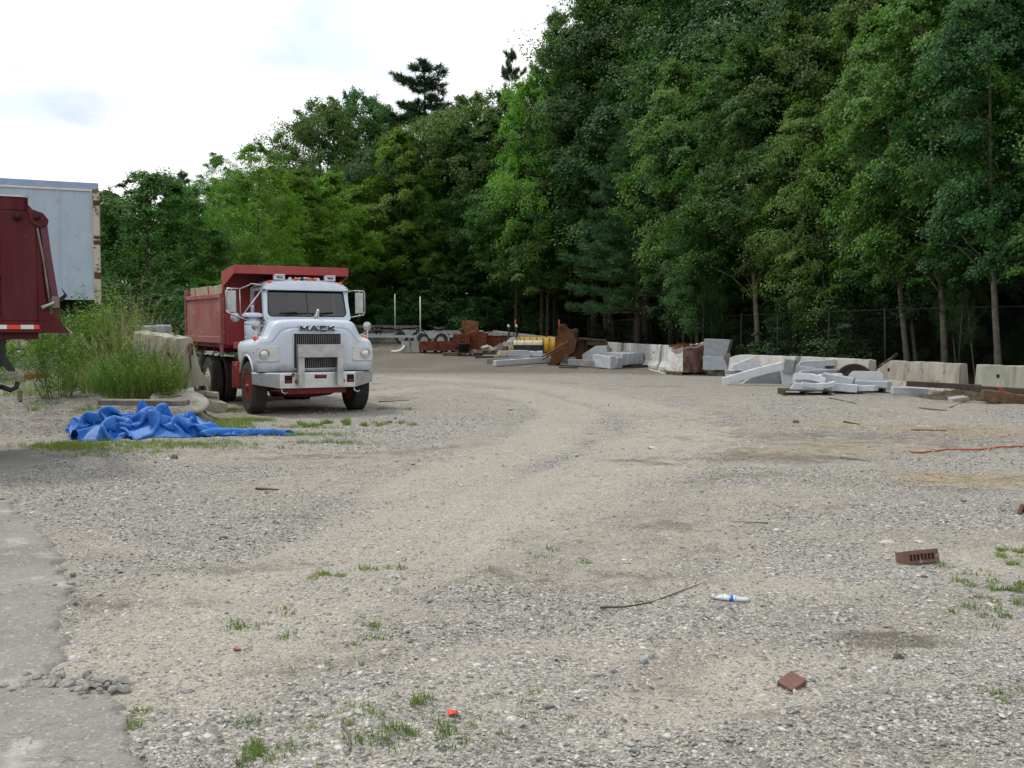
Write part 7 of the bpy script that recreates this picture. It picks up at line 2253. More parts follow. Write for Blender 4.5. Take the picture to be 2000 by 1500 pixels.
for k in range(3):
    MB().lathe((-1.19 + .0, BY0 - 0.006, 1.62 + 0.36 * k), (0, -1, 0), [(0.016, 0), (0.016, 0.012), (0.001, 0.016)], 8).build('bolt_head', M_GALV, tk)

# ================================================================== DARK RED DUMP TRUCK AT THE LEFT EDGE
M_MAR = pm('maroon_paint', (0.085, 0.005, 0.012), (0.065, 0.004, 0.010), scale=2.0, rough=0.5, bump=0.06, bscale=20, patch=(0.15, 0.05, 0.05), patch_scale=14, patch_at=0.68, rand=0, spec=0.22, streak=((0.10, 0.035, 0.035), 5.0, 0.4))
M_MARD = pm('dark_maroon', (0.045, 0.012, 0.012), (0.03, 0.008, 0.008), rough=0.7, bump=0.2, rand=0)
M_MAR_SKYLIT = pm('skylit_maroon', (0.10, 0.012, 0.032), (0.08, 0.010, 0.025), scale=2.0, rough=0.35, bump=0.05, rand=0, spec=0.5)  # maroon tinted purple: bluish light on the tailgate put into its colour
rc = W(93, 650, 12.15)
TA = R(26)
t2 = thing('dump_truck', 'dark maroon dump truck whose rear end juts in at the left edge', 'dump truck', (rc.x, rc.y, tz(-6.6, 12) ), TA)
# local: x+ points to the rear (right in the picture), y+ away from camera, body between z 1.57 and 3.22
ZL, ZH = 1.60, 3.22
plate = [(-5.2, ZL), (0.06, ZL), (0.0, 2.05), (-0.055, 2.9), (-0.10, 3.05), (-0.23, 3.20), (-5.2, 3.20)]
for y0 in (0.0, 2.36):
    MB().prism(plate, 'y', y0 + (0.035 if y0 == 0 else 0), y0 + (0.055 if y0 == 0 else 0.02)).build('side_sheet', M_MAR, t2)
# raised frame with recessed panels on the near side
fr = MB(); fr.bx(-5.2, -0.18, -0.045, 0.034, 3.06, ZH); fr.bx(-5.2, -0.02, -0.045, 0.034, ZL, 1.74)
fr.bx(-0.49, -0.10, -0.045, 0.034, 1.74, 3.06)
fr.prism([(-0.18, 3.06), (-0.18, 3.22), (-0.24, 3.225), (-0.24, 3.06)], 'y', -0.045, 0.034)
fr.prism([(-0.10, 1.74), (0.02, 1.74), (-0.02, 2.1), (-0.065, 2.85), (-0.10, 3.0)], 'y', -0.045, 0.034)
fr.build('body_frame', M_MAR, t2, bevel=0.01)
for i in range(4):
    x1 = -0.49 - i * 1.15
    MB().bx(x1 - 1.15, x1 - 0.75, -0.045, 0.034, 1.74, 3.06).build('side_post', M_MAR, t2, bevel=0.01)
    # mid rail with a sloped ledge
    m = MB(); m.prism([(-0.045, 2.42), (0.034, 2.46), (0.034, 2.24), (-0.045, 2.28)], 'x', x1 - 0.75, x1); m.build('mid_rail', M_MAR, t2)
    m = MB(); m.prism([(-0.045, 1.741), (0.034, 1.741), (0.034, 1.84)], 'x', x1 - 0.75, x1); m.build('sloped_ledge', M_MAR, t2)
MB().bx(-5.2, -0.22, -0.06, 0.05, ZH, ZH + 0.02).build('top_edge', M_STAIN, t2)
# tailgate seen almost edge on, hinge, latch, spout
MB().prism([(-0.10, 3.00), (0.02, 2.96), (0.055, 2.6), (0.10, 2.25), (0.13, 2.02), (0.05, 2.02), (-0.03, 2.55), (-0.065, 2.9)], 'y', -0.03, 2.36).build('tailgate', M_MAR_SKYLIT, t2, bevel=0.01)
MB().tube([(-0.085, -0.06, 2.86), (-0.03, -0.06, 2.5), (0.005, -0.06, 2.2), (0.03, -0.06, 1.98)], 0.013, 6).build('seal_strip', M_WOOD, t2)
MB().prism([(-0.20, 3.10), (-0.02, 3.04), (0.04, 2.96), (0.03, 2.90), (-0.06, 2.86), (-0.16, 2.92)], 'y', -0.075, -0.046).build('hinge_plate', M_MAR, t2, bevel=0.006)
for (x, z, r_) in ((-0.30, 2.985, 0.05), (-0.09, 2.985, 0.045)):
    MB().lathe((x, -0.045, z), (0, -1, 0), [(r_, 0), (r_, 0.03), (r_ * .5, 0.035), (r_ * .5, 0.06), (0.001, 0.062)], 14).build('hinge_pin', M_MARD, t2)
MB().bx(0.05, 0.14, -0.07, 0.02, 1.90, 2.04).build('latch_block', M_WOOD, t2, bevel=0.01)
MB().tube([(-0.06, -0.09, 1.90), (0.02, -0.09, 1.94), (0.08, -0.09, 1.97)], [0.028, 0.018, 0.018], 8).build('latch_lever', M_GALV, t2)
MB().prism([(0.13, 2.02), (0.20, 2.08), (0.17, 2.16), (0.24, 2.06), (0.17, 1.98)], 'y', 0.2, 0.24).build('torn_flap', M_RUBBER, t2)
MB().bx(0.08, 0.15, 0.0, 0.10, 1.62, 1.90).build('latch_post', M_RUST, t2)
MB().prism([(-0.04, 1.60), (-0.02, 1.86), (0.02, 1.86), (0.26, 1.595)], 'y', -0.05, 0.03).build('spout_cheek', M_MAR, t2)
MB().prism([(0.0, 1.6), (0.16, 1.70), (0.29, 1.595)], 'y', 0.03, 2.3).build('spout_lip', M_STAIN, t2)
# reflective strip: alternate white and red
M_REFR = pm('reflective_red', (0.75, 0.06, 0.03), (0.7, 0.05, 0.03), rough=0.3, bump=0, rand=0)
for i in range(12):
    x1 = -0.09 - i * 0.145
    w_ = 0.06 if i == 0 else 0.145
    if i: x1 = -0.15 - (i - 1) * 0.145
    MB().bx(x1 - w_ + 0.003, x1, -0.049, -0.0455, 1.645, 1.695).build('reflective_strip', M_REFR if i % 2 == 0 else M_WHITE, t2)
# chassis, wheels, flaps
MB().bx(-5.2, -0.58, 0.70, 0.82, 1.10, 1.42).build('frame_rail', M_MAR, t2)
MB().bx(-5.2, -0.58, 1.56, 1.68, 1.10, 1.42).build('frame_rail', M_MAR, t2)
MB().bx(-0.95, -0.57, -0.02, 2.3, 1.22, 1.58).build('rear_crossmember', M_MAR, t2, bevel=0.01)
MB().prism([(-0.90, 1.22), (-0.57, 1.22), (-0.57, 1.16), (-0.75, 1.25 - 0.1)], 'y', -0.02, 0.4).build('gusset', M_MAR, t2)
MB().prism([(-0.57, 1.58), (-0.46, 1.58), (-0.46, 1.32), (-0.36, 1.14), (-0.44, 1.13), (-0.50, 1.20), (-0.57, 1.15)], 'y', 0.1, 0.16).build('flap_bracket', M_BLACK, t2)
MB().prism([(-0.98, 1.22), (-0.57, 1.16), (-0.56, 0.80), (-0.64, 0.78), (-0.70, 0.98), (-0.82, 1.10), (-0.98, 1.14)], 'y', 0.05, 0.55).build('mud_flap', M_RUBBER, t2)
MB().tube([(-0.60, 0.0, 1.55), (-0.575, 0.0, 1.2), (-0.60, 0.0, 0.9), (-0.585, 0.0, 0.52)], 0.010, 5).build('hanging_chain', M_RUST, t2)
MB().tube([(-0.54, 0.2, 0.95), (-0.42, 0.2, 0.90), (-0.36, 0.2, 0.93), (-0.34, 0.2, 1.0)], 0.03, 8).build('tow_hook', M_BLACK, t2)
for x in (-1.75, -3.05):
    for y in (0.16, 0.50, 1.85, 2.19):
        wheel('wheel', t2, (x, y, 0.525), 0.525, 0.27, (0, 1, 0) if y < 1 else (0, -1, 0), M_RIMC, 28, hub=0.04, dish=0.2, lug=8, treads=True)
MB().bx(-5.2, -0.1, 0.05, 2.33, 1.52, 1.60).build('bed_floor', M_MAR, t2)

# ================================================================== SEMI TRAILER
M_TRL = pm('pale_blue_panel', (0.39, 0.47, 0.55), (0.34, 0.42, 0.50), scale=1.6, rough=0.5, bump=0.12, bscale=10, patch=(0.34, 0.38, 0.41), patch_scale=5, patch_at=0.57, rand=0.0, streak=((0.30, 0.34, 0.38), 4.0, 0.5), spec=0.35)
M_TRLB = pm('blue_grey_rail', (0.30, 0.38, 0.55), (0.25, 0.32, 0.47), rough=0.45, bump=0.1, rand=0)
M_CORNER = pm('rusty_cream_post', (0.52, 0.48, 0.38), (0.42, 0.38, 0.30), scale=2.5, rough=0.6, bump=0.3, patch=(0.17, 0.09, 0.05), patch_scale=4.2, patch_at=0.54, patch_soft=0.03, rand=0)
e = W(197, 586, 23.7)
e0 = W(0, 586, 22.85)
ang = math.atan2(e.y - e0.y, e.x - e0.x)
gz = tz(e.x - 0.8, e.y + 0.8)
t3 = thing('semi_trailer', 'pale blue grey box semi trailer with rusty rear corner post behind the maroon truck', 'semi trailer', (e.x, e.y, gz), ang)
zb = e.z - gz; zt = W(197, 358, 23.7).z - gz
LT = 12.0
npan = 10; pw = LT / npan
for i in range(npan):
    x1 = -0.16 - i * 0.70 - 0.02
    x0 = x1 - 0.66
    if x0 < -LT: break
    MB().bx(x0, x1, 0.0, 0.02, zb + 0.12, zt - 0.20).build('side_panel', M_TRL, t3)
    MB().bx(x1, x1 + 0.04, -0.014, 0.02, zb + 0.12, zt - 0.20).build('panel_post', M_TRL, t3, bevel=0.004)
    for k in range(16):
        pass
MB().bx(-LT, -7.2, 0.0, 0.02, zb + 0.12, zt - 0.20).build('side_panel', M_TRL, t3)
MB().bx(-LT, -0.14, -0.03, 0.03, zt - 0.20, zt - 0.15).build('upper_rail_lip', M_PANELW, t3)
MB().bx(-LT, 0.0, -0.02, 2.5, zt - 0.15, zt).build('roof_rail', M_TRLB, t3, bevel=0.01)
br_ = MB().bx(-LT, -0.14, -0.02, 0.03, zb, zb + 0.12).build('bottom_rail', M_TRL, t3)
for i in range(28):
    MB().lathe((-0.30 - i * 0.165, -0.02, zb + 0.06), (0, -1, 0), [(0.020, 0), (0.016, 0.006), (0.001, 0.008)], 8).build('rail_bolt', M_BLACK, br_)
MB().bx(-0.14, 0.0, -0.035, 0.10, zb - 0.10, zt - 0.13).build('corner_post', M_CORNER, t3, bevel=0.01)
for z, hh in ((zb + 0.50, 0.15), (zb + 1.30, 0.10), (zb + 1.44, 0.07), (zb + 2.22, 0.12)):
    MB().bx(-0.13, 0.02, -0.05, 0.0, z, z + hh).build('door_hinge', M_RUST, t3, bevel=0.01)
MB().bx(-0.02, 0.02, 0.10, 2.42, zb, zt - 0.15).build('rear_door', M_TRL, t3)
MB().bx(-LT, 0.0, 2.48, 2.50, zb, zt - 0.15).build('far_side', M_TRL, t3)
MB().bx(-LT, -0.1, 0.03, 2.48, zb - 0.02, zb + 0.08).build('floor_deck', M_DARK, t3)
MB().bx(-LT, -LT + .03, 0.0, 2.48, zb, zt - 0.15).build('nose_wall', M_TRL, t3)
for x in (-1.2, -2.5):
    for y in (0.18, 0.50, 1.95, 2.27):
        wheel('wheel', t3, (x, y, 0.5), 0.5, 0.26, (0, 1, 0) if y < 1 else (0, -1, 0), M_RIMC, 24, hub=0.04, dish=0.2, lug=8)
MB().bx(-3.4, -0.3, 0.6, 1.9, 0.85, zb - 0.02).build('bogie_frame', M_DARK, t3)
fl_ = MB().bx(-0.62, -0.60, 0.1, 0.72, 0.15, zb - 0.02).build('mud_flap', M_RUBBER, t3)
for k in range(5):
    MB().bx(-0.598, -0.594, 0.18 + 0.05 * (k % 2), 0.34, 0.25 + 0.10 * k, 0.30 + 0.10 * k).build('flap_mark', M_WHITE, fl_)
MB().bx(-9.8, -9.65, 0.3, 0.45, 0.0, zb).bx(-9.8, -9.65, 2.0, 2.15, 0.0, zb).build('landing_leg', M_DARK, t3)

# ================================================================== BLUE TARP
def tarp_material():
    t = NT('blue_tarpaulin')
    n = t.noise(3, 6, 0.6)
    c = t.mix(t.ramp(n, [(0.35, 0), (0.65, 1)]), (0.014, 0.125, 0.46), (0.030, 0.175, 0.55))
    c = t.mix(t.ramp(t.noise(8, 8, 0.7, dist=.4), [(0.52, 0), (0.70, 0.5)]), c, (0.16, 0.24, 0.38))
    w = t.noise(14, 6, 0.6, dist=1.2)
    t.set(color=c, rough=0.5, spec=0.3, normal=t.bump(w, 0.4, 0.02))
    return t.mat


M_TARP = tarp_material()


def cloth_sim(nu=190, nv=64, Lu=4.9, Lv=1.9, seed=3, steps=150, ground=None):
    rg = np.random.RandomState(seed)
    du = Lu / (nu - 1); dv = Lv / (nv - 1)
    u = np.linspace(0, 1, nu)[:, None] * np.ones((1, nv)); v = np.linspace(-1, 1, nv)[None, :] * np.ones((nu, 1))
    # initial: gathered sheet, wide heap then a twisted tail
    xs = np.interp(u, [0, 0.60, 0.72, 1.0], [0, 1.85, 2.25, 3.40])
    w = np.interp(u, [0, 0.06, 0.3, 0.5, 0.62, 0.75, 1.0], [0.30, 0.42, 0.50, 0.44, 0.20, 0.10, 0.03])
    yc = np.interp(u, [0, 0.3, 0.6, 0.8, 1.0], [0.0, 0.02, 0.05, 0.03, -0.02])
    def nz(s, k):
        gx = rg.normal(size=(k, k)); 
        a = (np.linspace(0, k - 1.001, nu)); b = (np.linspace(0, k - 1.001, nv))
        ia = a.astype(int); ib = b.astype(int); fa = (a - ia)[:, None]; fb = (b - ib)[None, :]
        fa = fa*fa*(3-2*fa); fb = fb*fb*(3-2*fb)
        return s * ((gx[ia][:, ib]*(1-fa)+gx[ia+1][:, ib]*fa)*(1-fb)+(gx[ia][:, ib+1]*(1-fa)+gx[ia+1][:, ib+1]*fa)*fb) if k > 1 else 0
    P = np.stack([xs + nz(0.05, 14) + nz(.02, 34), yc + v * w + nz(0.05, 14) + nz(.02, 34), 0.16 + np.abs(nz(0.10, 9)) + np.abs(nz(0.06, 15)) * (u < .65) + nz(.012, 30)], -1)
    P[..., 2] *= np.interp(u, [0, .55, .7, 1], [1, 1, .6, .35])
    V = np.zeros_like(P)
    cons = []
    for (a, b, L, k) in ((1, 0, du, 1.0), (0, 1, dv, 1.0), (1, 1, np.hypot(du, dv), 0.5), (1, -1, np.hypot(du, dv), 0.5), (2, 0, 2 * du, 0.18), (0, 2, 2 * dv, 0.18), (4, 0, 4*du, .07), (0, 4, 4*dv, .07), (7, 0, 7*du, .015), (0, 7, 7*dv, .015)):
        cons.append((a, b, L, k))
    dt = 0.012
    for it in range(steps):
        V[..., 2] -= 9.8 * dt * 0.6
        V *= 0.97
        Q = P + V * dt
        for _ in range(3):
            for (a, b, L, k) in cons:
                for par in (0, 1):
                    if b >= 0:
                        i0 = slice(0, nu - a); j0 = slice(0, nv - b); i1 = slice(a, nu); j1 = slice(b, nv)
                    else:
                        i0 = slice(0, nu - a); j0 = slice(-b, nv); i1 = slice(a, nu); j1 = slice(0, nv + b)
                    A = Q[i0, j0]; B = Q[i1, j1]
                    d = B - A; l = np.linalg.norm(d, axis=-1, keepdims=True) + 1e-9
                    c = d * ((l - L) / l) * 0.25 * k
                    D = np.zeros_like(Q); D[i0, j0] += c; D[i1, j1] -= c
                    Q = Q + D
            z = Q[..., 2]; hit = z < 0.004
            Q[..., 2] = np.maximum(z, 0.004)
        f = (Q[..., 2] < 0.03)[..., None]
        Q[..., :2] = np.where(f, P[..., :2] + (Q[..., :2] - P[..., :2]) * 0.35, P[..., :2] + (Q[..., :2] - P[..., :2]) * 0.85)
        V = (Q - P) / dt
        V = np.clip(V, -1.5, 1.5)
        P = Q
    hx = np.clip(1 - ((P[..., 0] - 0.95) / 0.95) ** 2, 0, 1); hy = np.clip(1 - (P[..., 1] / 0.46) ** 2, 0, 1)
    lump = 0.75 + 0.25 * np.sin(P[..., 0] * 4.2 + 0.6) * np.cos(P[..., 1] * 3 + P[..., 0])
    tail = np.clip((P[..., 0] - 1.9) / 0.4, 0, 1)
    P[..., 1] *= 1 - 0.62 * tail * np.clip((P[..., 0] - 1.9) / 1.5 + 0.35, 0, 1)
    P[..., 2] = P[..., 2] * (1.45 - 0.75 * tail) + 0.20 * (hx * hy) ** 0.8 * lump * (1 - tail)
    return P

def G2(px, py):
    q = G(px, py); return (q.x, q.y)


ta = G(160, 838); tb_ = G(584, 841)
TP = cloth_sim()
# stretch the sheet between the photo's ends; heap spans the left part
kx = (tb_.x - ta.x) / 3.40
nu_, nv_, _ = TP.shape
tx = ta.x + 0.02 + TP[..., 0] * kx
ty = np.interp(TP[..., 0], [0, 1.9, 3.4], [15.2, 15.35, 15.55]) + TP[..., 1] * 0.98
tzz = TP[..., 2] * 1.05 + terrain(tx.ravel(), ty.ravel()).reshape(tx.shape) + 0.004
I = np.arange(nu_ - 1)[:, None] * nv_ + np.arange(nv_ - 1)[None, :]
Fq = np.stack([I, I + nv_, I + nv_ + 1, I + 1], -1).reshape(-1, 4)
tp = link('blue_tarp', mesh_np('blue_tarp', np.stack([tx.ravel(), ty.ravel(), tzz.ravel()], 1), Fq, M_TARP, smooth=True))
tag(tp, 'crumpled blue tarp heaped on the grass with a long tail trailing right', 'tarp')

# ================================================================== BANK: barrier, disc, timber, stones
bz = 0.50
bA = W(372, 757, 18.3); bB = (bA.x - 1.45, bA.y + 1.7)
lb = barrier((bA.x, bA.y), bB, 0.92, M_CONC_TAN, 'weathered concrete barrier end with a rusty loop beside the dump truck bed', 61, wb=0.72, wt=0.26, base=(W(372, 757, 18.3).z, tz(*bB) + 0.0), cat='concrete barrier')
lb['group'] = ''
del lb['group']
lb.rotation_euler = (lb.rotation_euler[0] + R(-7), lb.rotation_euler[1], lb.rotation_euler[2])
mb = MB(); mb.tube([(-0.02, 0.06, 0.20), (-0.05, 0.06, 0.24), (-0.07, -0.02, 0.36), (-0.06, -0.03, 0.78), (-0.05, -0.07, 0.82), (-0.04, -0.11, 0.78), (-0.03, -0.09, 0.60)], 0.017, 7)
mb.build('rusty_loop', M_RUST, lb)
dc = G(352, 778)
t = thing('concrete_disc', 'round flat concrete disc lying tilted on the gravel bank behind the tarp', 'concrete disc', W(352, 782, 17.2), rot=(R(20), R(8), 0.3))
MB().lathe((0, 0, 0), (0, 0, 1), [(0.47, -0.05), (0.49, -0.03), (0.49, 0.0), (0.47, 0.02), (0.05, 0.025), (0.001, 0.025)], 40).build('slab', M_CONC_TAN, t, bevel=0.006)
MB().lathe((0.06, -0.10, 0.026), (0, 0, 1), [(0.035, -0.01), (0.035, 0.003), (0.001, 0.002)], 12).build('pick_hole', M_HOLE_SHADE, t)
bar('wood_plank', W(202, 790, 16.3), W(362, 792, 16.0), 0.32, 0.085, 'weathered thick timber plank lying behind the blue tarp', 'plank', M_WOOD, 141, amp=0.006)
bar('wood_sliver', W(310, 778, 16.5), W(355, 774, 16.5), 0.03, 0.02, 'splintered strip on top of the timber plank', 'plank', M_WOOD_B, 142, amp=0.006)
for i, (px, py, D_, s_, lab) in enumerate(((402, 775, 18.6, 0.30, 'broken concrete chunk at the foot of the barrier by the truck wheels'), (412, 793, 18.4, 0.32, 'lower broken concrete chunk near the front wheel'), (385, 784, 18.4, 0.22, 'flat stone wedged under the barrier end'))):
    q = W(px, py, D_); q.z = max(q.z - 0.08, tz(q.x, q.y) - 0.03)
    stone('rubble_chunk', (s_ * 1.3, s_, s_ * 0.6), q, (0.2 * i, 0.15, i), lab, 'rubble', M_CONC_TAN, 150 + i, amp=0.03)
mb = MB().tube([W(398, 774, 18.3), W(425, 777, 18.3)], 0.014, 6); tag(mb.build('rusty_rod', M_RUST), 'short rusty rod sticking out of the rubble by the barrier', 'rod')
# wrapped slab stack behind the barrier
M_PALEBLUE = pm('pale_wrapped_stock', (0.50, 0.60, 0.64), (0.42, 0.52, 0.57), scale=3, rough=0.4, bump=0.3, bscale=14)
M_GREENP = pm('green_plastic', (0.03, 0.30, 0.14), (0.03, 0.24, 0.11), rough=0.5, bump=0)
q = W(300, 662, 25.5)
gz_ = tz(q.x, q.y)
t = thing('wrapped_stock', 'pale blue wrapped building stock piled behind the weeds', 'wrapped stack', (q.x, q.y, gz_), R(-6))
hz = q.z - gz_
MB().bx(-0.35, 0.42, -0.3, 0.3, max(0, hz - 0.5), hz + 0.16).build('lower_bundle', M_PALEBLUE, t, bevel=0.03)
MB().bx(-0.62, 0.10, -0.3, 0.3, hz + 0.165, hz + 0.34).build('upper_bundle', M_PALEBLUE, t, bevel=0.05)
MB().bx(0.14, 0.40, -0.25, 0.25, hz + 0.165, hz + 0.36).build('small_bundle', M_PALEBLUE, t, bevel=0.05)
MB().bx(-0.9, 0.6, -0.4, 0.4, 0.0, max(0.05, hz - 0.5)).build('timber_base', M_WOOD_D, t)
q = W(243, 661, 24.5); tb = thing('green_roll', 'green plastic roll left of the pale wrapped stack', 'roll', q, 0)
MB().tube([(-0.25, 0, 0), (0.25, 0.1, 0)], 0.05, 10).build('sheet', M_GREENP, tb)
MB().bx(-0.3, 0.3, -0.1, 0.2, -(q.z - tz(q.x, q.y)), -0.05).build('stand', M_WOOD_D, tb)
# white car glimpsed behind the trees
q = at_depth(352, 39)
t = thing('parked_car', 'white car half hidden behind the bushes left of the dump bed', 'car', (q.x, q.y, q.z), R(75))
prof = [(-2.1, 0.35), (-2.15, 0.75), (-1.9, 0.92), (-1.2, 1.0), (-0.6, 1.42), (0.7, 1.46), (1.4, 1.05), (2.0, 0.98), (2.15, 0.7), (2.1, 0.35)]
MB().prism(prof, 'y', -0.85, 0.85).build('body', M_WHITE, t, bevel=0.08, seg=3)
for sy in (-1, 1):
    MB().prism([(-1.02, 1.02), (-0.55, 1.36), (0.62, 1.39), (1.15, 1.05)], 'y', sy * 0.855, sy * 0.865).build('window', M_BLACK, t)
    for x in (-1.35, 1.35):
        wheel('wheel', t, (x, sy * 0.80, 0.33), 0.33, 0.2, (0, -sy, 0), M_RIMG, 20, lug=5, hub=0.03)
# grey pipe on the bank
q1 = W(34, 690, 21.5); q2 = W(62, 689, 22.2)
mb = MB().tube([q1, q2], 0.06, 12); tag(mb.build('grey_pipe', M_GALV), 'short grey pipe on the bank seen under the maroon truck', 'pipe')
bar('rusty_beam', gup(48, 741), gup(98, 738), 0.15, 0.10, 'reddish rusty beam lying in the weeds under the maroon truck', 'beam', M_RUST_BR, 160)
stone('stone_block', (0.25, 0.2, 0.18), G(312, 752), (0, 0, .4), 'small grey stone at the root of the tall grass', 'stone', M_GRANITE_D, 161)
stone('wood_stub', (0.07, 0.05, 0.22), G(40, 786), (R(-20), R(-18), 0), 'short pale stake leaning out of the gravel at the left', 'stake', M_WOOD, 162, amp=0.004)

# ================================================================== WEEDS ON THE BANK
def weed(px, D, h, rad, nst, label, kind='leafy', seed=1, lean=0.25, name='weed', nl=60, ls=0.055):
    r = np.random.RandomState(seed)
    p = at_depth(px, D)
    t = thing(name, label, 'weed', p, 0)
    mb = MB(); Cs = []; Ns = []; Ts = []; Ls = []
    for k in range(nst):
        a = r.uniform(0, 6.28); q = rad * math.sqrt(r.uniform()) * 0.45
        b = Vector((q * math.cos(a), q * math.sin(a), -0.02)); hh = h * r.uniform(0.55, 1.05)
        ll = rad * r.uniform(0.2, 1.0)
        tip = Vector((b.x + math.cos(a) * ll, b.y + math.sin(a) * ll, hh))
        mid = b.lerp(tip, 0.5) + Vector((0, 0, 0.10 * hh))
        mb.tube([b, mid, tip], [0.006, 0.0045, 0.002], 4, caps=False)
        n_ = nl
        f = r.uniform(0.12, 1.0, n_)
        pts = np.array([list(b.lerp(mid, min(1, 2 * x)) if x < 0.5 else mid.lerp(tip, 2 * x - 1)) for x in f])
        az = r.uniform(0, 6.28, n_); br = (0.16 if kind == 'leafy' else 0.05) * h * (1.15 - f) * r.uniform(0.1, 1, n_)
        pts = pts + np.stack([np.cos(az) * br, np.sin(az) * br, r.normal(0, 0.03, n_)], 1)
        Cs.append(pts); Ns.append(unit(np.stack([np.cos(az) * 0.4, np.sin(az) * 0.4, np.ones(n_)], 1) + r.normal(0, 0.45, (n_, 3))))
        Ts.append(unit(np.stack([np.cos(az), np.sin(az), r.normal(0.1, 0.3, n_)], 1))); Ls.append(ls * r.uniform(0.6, 1.4, n_))
    C = np.concatenate(Cs); L_ = np.concatenate(Ls)
    V, Fq = leaf_quads(C, np.concatenate(Ns), np.concatenate(Ts), L_, L_ * (0.42 if kind == 'leafy' else 0.25))
    link('foliage', mesh_np('foliage', V, Fq, M_WEED), t)
    mb.build('stems', M_WEED, t, fixn=False)
    return t


weed(112, 17.6, 1.22, 0.62, 34, 'leafy willow like bush growing on the bank under the truck tail', seed=1, nl=75, name='weed_bush')
weed(160, 20.0, 1.25, 0.7, 30, 'tall green weeds before the trailer corner', seed=2, ls=0.06)
weed(195, 21.0, 1.75, 0.6, 30, 'tallest weed clump right of the trailer corner post', seed=3, ls=0.06)
weed(225, 20.6, 1.35, 0.6, 26, 'bright weed clump left of the tall dry grasses', seed=4, ls=0.05)
weed(140, 22.2, 1.2, 0.7, 24, 'weeds standing under the semi trailer floor', seed=5)
weed(262, 20.4, 1.05, 0.55, 22, 'leafy weeds at the root of the dry grass plumes', seed=6)
weed(185, 18.6, 0.62, 0.7, 24, 'low pale green weeds in the middle of the bank', seed=7, ls=0.045)
weed(230, 18.8, 0.66, 0.6, 24, 'low green weeds left of the barrier', seed=8, ls=0.045)
weed(252, 18.2, 0.5, 0.35, 14, 'darker low weed clump left of the tall grass', seed=9, ls=0.06)
weed(285, 18.3, 1.0, 0.45, 26, 'leafy weeds growing among the tall grass by the barrier', seed=13, ls=0.05)
weed(262, 18.6, 1.0, 0.5, 26, 'bright leafy weeds left of the tall grass clump', seed=14, ls=0.05)
weed(120, 20.8, 1.3, 0.7, 30, 'dense weeds between the willow like bush and the trailer', seed=15, ls=0.06)
weed(30, 20.5, 0.7, 0.9, 22, 'weeds seen beneath the maroon dump truck', seed=10)
weed(-40, 19.5, 0.9, 0.9, 22, 'weed clump just off the left edge behind the maroon truck', seed=11)
weed(60, 22.5, 1.0, 0.8, 22, 'weeds in front of the trailer wheels', seed=12)


def tall_grass(px, D, h, rad, n, label, seed, dry=0.3):
    r = np.random.RandomState(seed)
    p = at_depth(px, D)
    t = thing('tall_grass_clump', label, 'tall grass', p, 0)
    for nm, mat, cnt in (('green_blades', M_GRASS, int(n * (1 - dry))), ('dry_blades', M_DRY, int(n * dry))):
        x, y = tuft_points(0, 0, rad, cnt, r)
        H = h * r.uniform(0.25, 1.0, cnt) * (1.15 if nm == 'dry_blades' else 0.9)
        V, Fq = blades(np.stack([x, y, np.zeros(cnt) - 0.03], 1), H, np.full(cnt, 0.010), H * r.uniform(0.05, 1.0, cnt), r, 3)
        link(nm, mesh_np(nm, V, Fq, mat), t)
    # seed heads
    if h < 0.6: return
    k = max(6, int(n * 0.03)); x, y = tuft_points(0, 0, rad * 1.5, k, r)
    Cs = []
    for i in range(k):
        z = h * r.uniform(0.75, 1.1)
        for j in range(26):
            Cs.append((x[i] * (1.0 + 0.5 * j / 26) + r.normal(0, 0.012), y[i] + r.normal(0, 0.012), z + 0.011 * j))
    C = np.array(Cs); m = len(C)
    V, Fq = leaf_quads(C, unit(r.normal(size=(m, 3))), unit(r.normal(0, 0.5, (m, 3)) + np.array([0.2, 0, 1])), np.full(m, 0.035), np.full(m, 0.008))
    tag(link('seed_heads', mesh_np('seed_heads', V, Fq, M_DRY), t), kind='stuff')


tall_grass(292, 17.8, 1.15, 0.55, 800, 'clump of tall grass against the weathered barrier', 1, 0.06)
tall_grass(255, 17.9, 0.85, 0.50, 600, 'loose grass left of the barrier grass clump', 21, 0.05)
weed(250, 17.7, 0.75, 0.5, 30, 'low bright leafy weeds in front of the loose grass', seed=31, ls=0.05)
weed(318, 17.3, 0.8, 0.35, 26, 'leafy weeds in front of the barrier face', seed=32, ls=0.05)
tall_grass(318, 17.5, 0.9, 0.36, 400, 'tall grass in front of the middle of the barrier', 22, 0.05)
tall_grass(225, 18.4, 0.9, 0.6, 700, 'green grass between the leafy weeds', 23, 0.12)
tall_grass(330, 18.0, 0.85, 0.32, 600, 'tall grass right at the barrier end', 2, 0.2)
tall_grass(258, 20.4, 1.65, 0.5, 420, 'tall dry grass plumes arching over the weeds', 3, 0.6)
tall_grass(285, 21.6, 1.35, 0.35, 200, 'sparse dry stalks in front of the pale wrapped stack', 4, 0.8)
tall_grass(210, 19.6, 0.7, 0.6, 500, 'soft green grass in the middle of the bank', 5, 0.15)
tall_grass(155, 19.0, 0.5, 0.6, 400, 'short grass behind the willow like bush', 6, 0.15)
tall_grass(75, 18.2, 0.35, 0.6, 420, 'short weeds under the maroon truck tail', 7, 0.15)
tall_grass(445, 17.3, 0.24, 0.38, 600, 'lush grass tuft between the rubble and the front wheel', 8, 0.1)
tall_grass(455, 16.6, 0.18, 0.35, 500, 'grass tuft just behind the tarp tail', 9, 0.1)
tall_grass(175, 15.8, 0.28, 0.16, 160, 'small grass tuft behind the left end of the tarp', 10, 0.2)
tall_grass(292, 15.9, 0.2, 0.10, 80, 'sprig of grass in front of the timber plank', 11, 0.2)

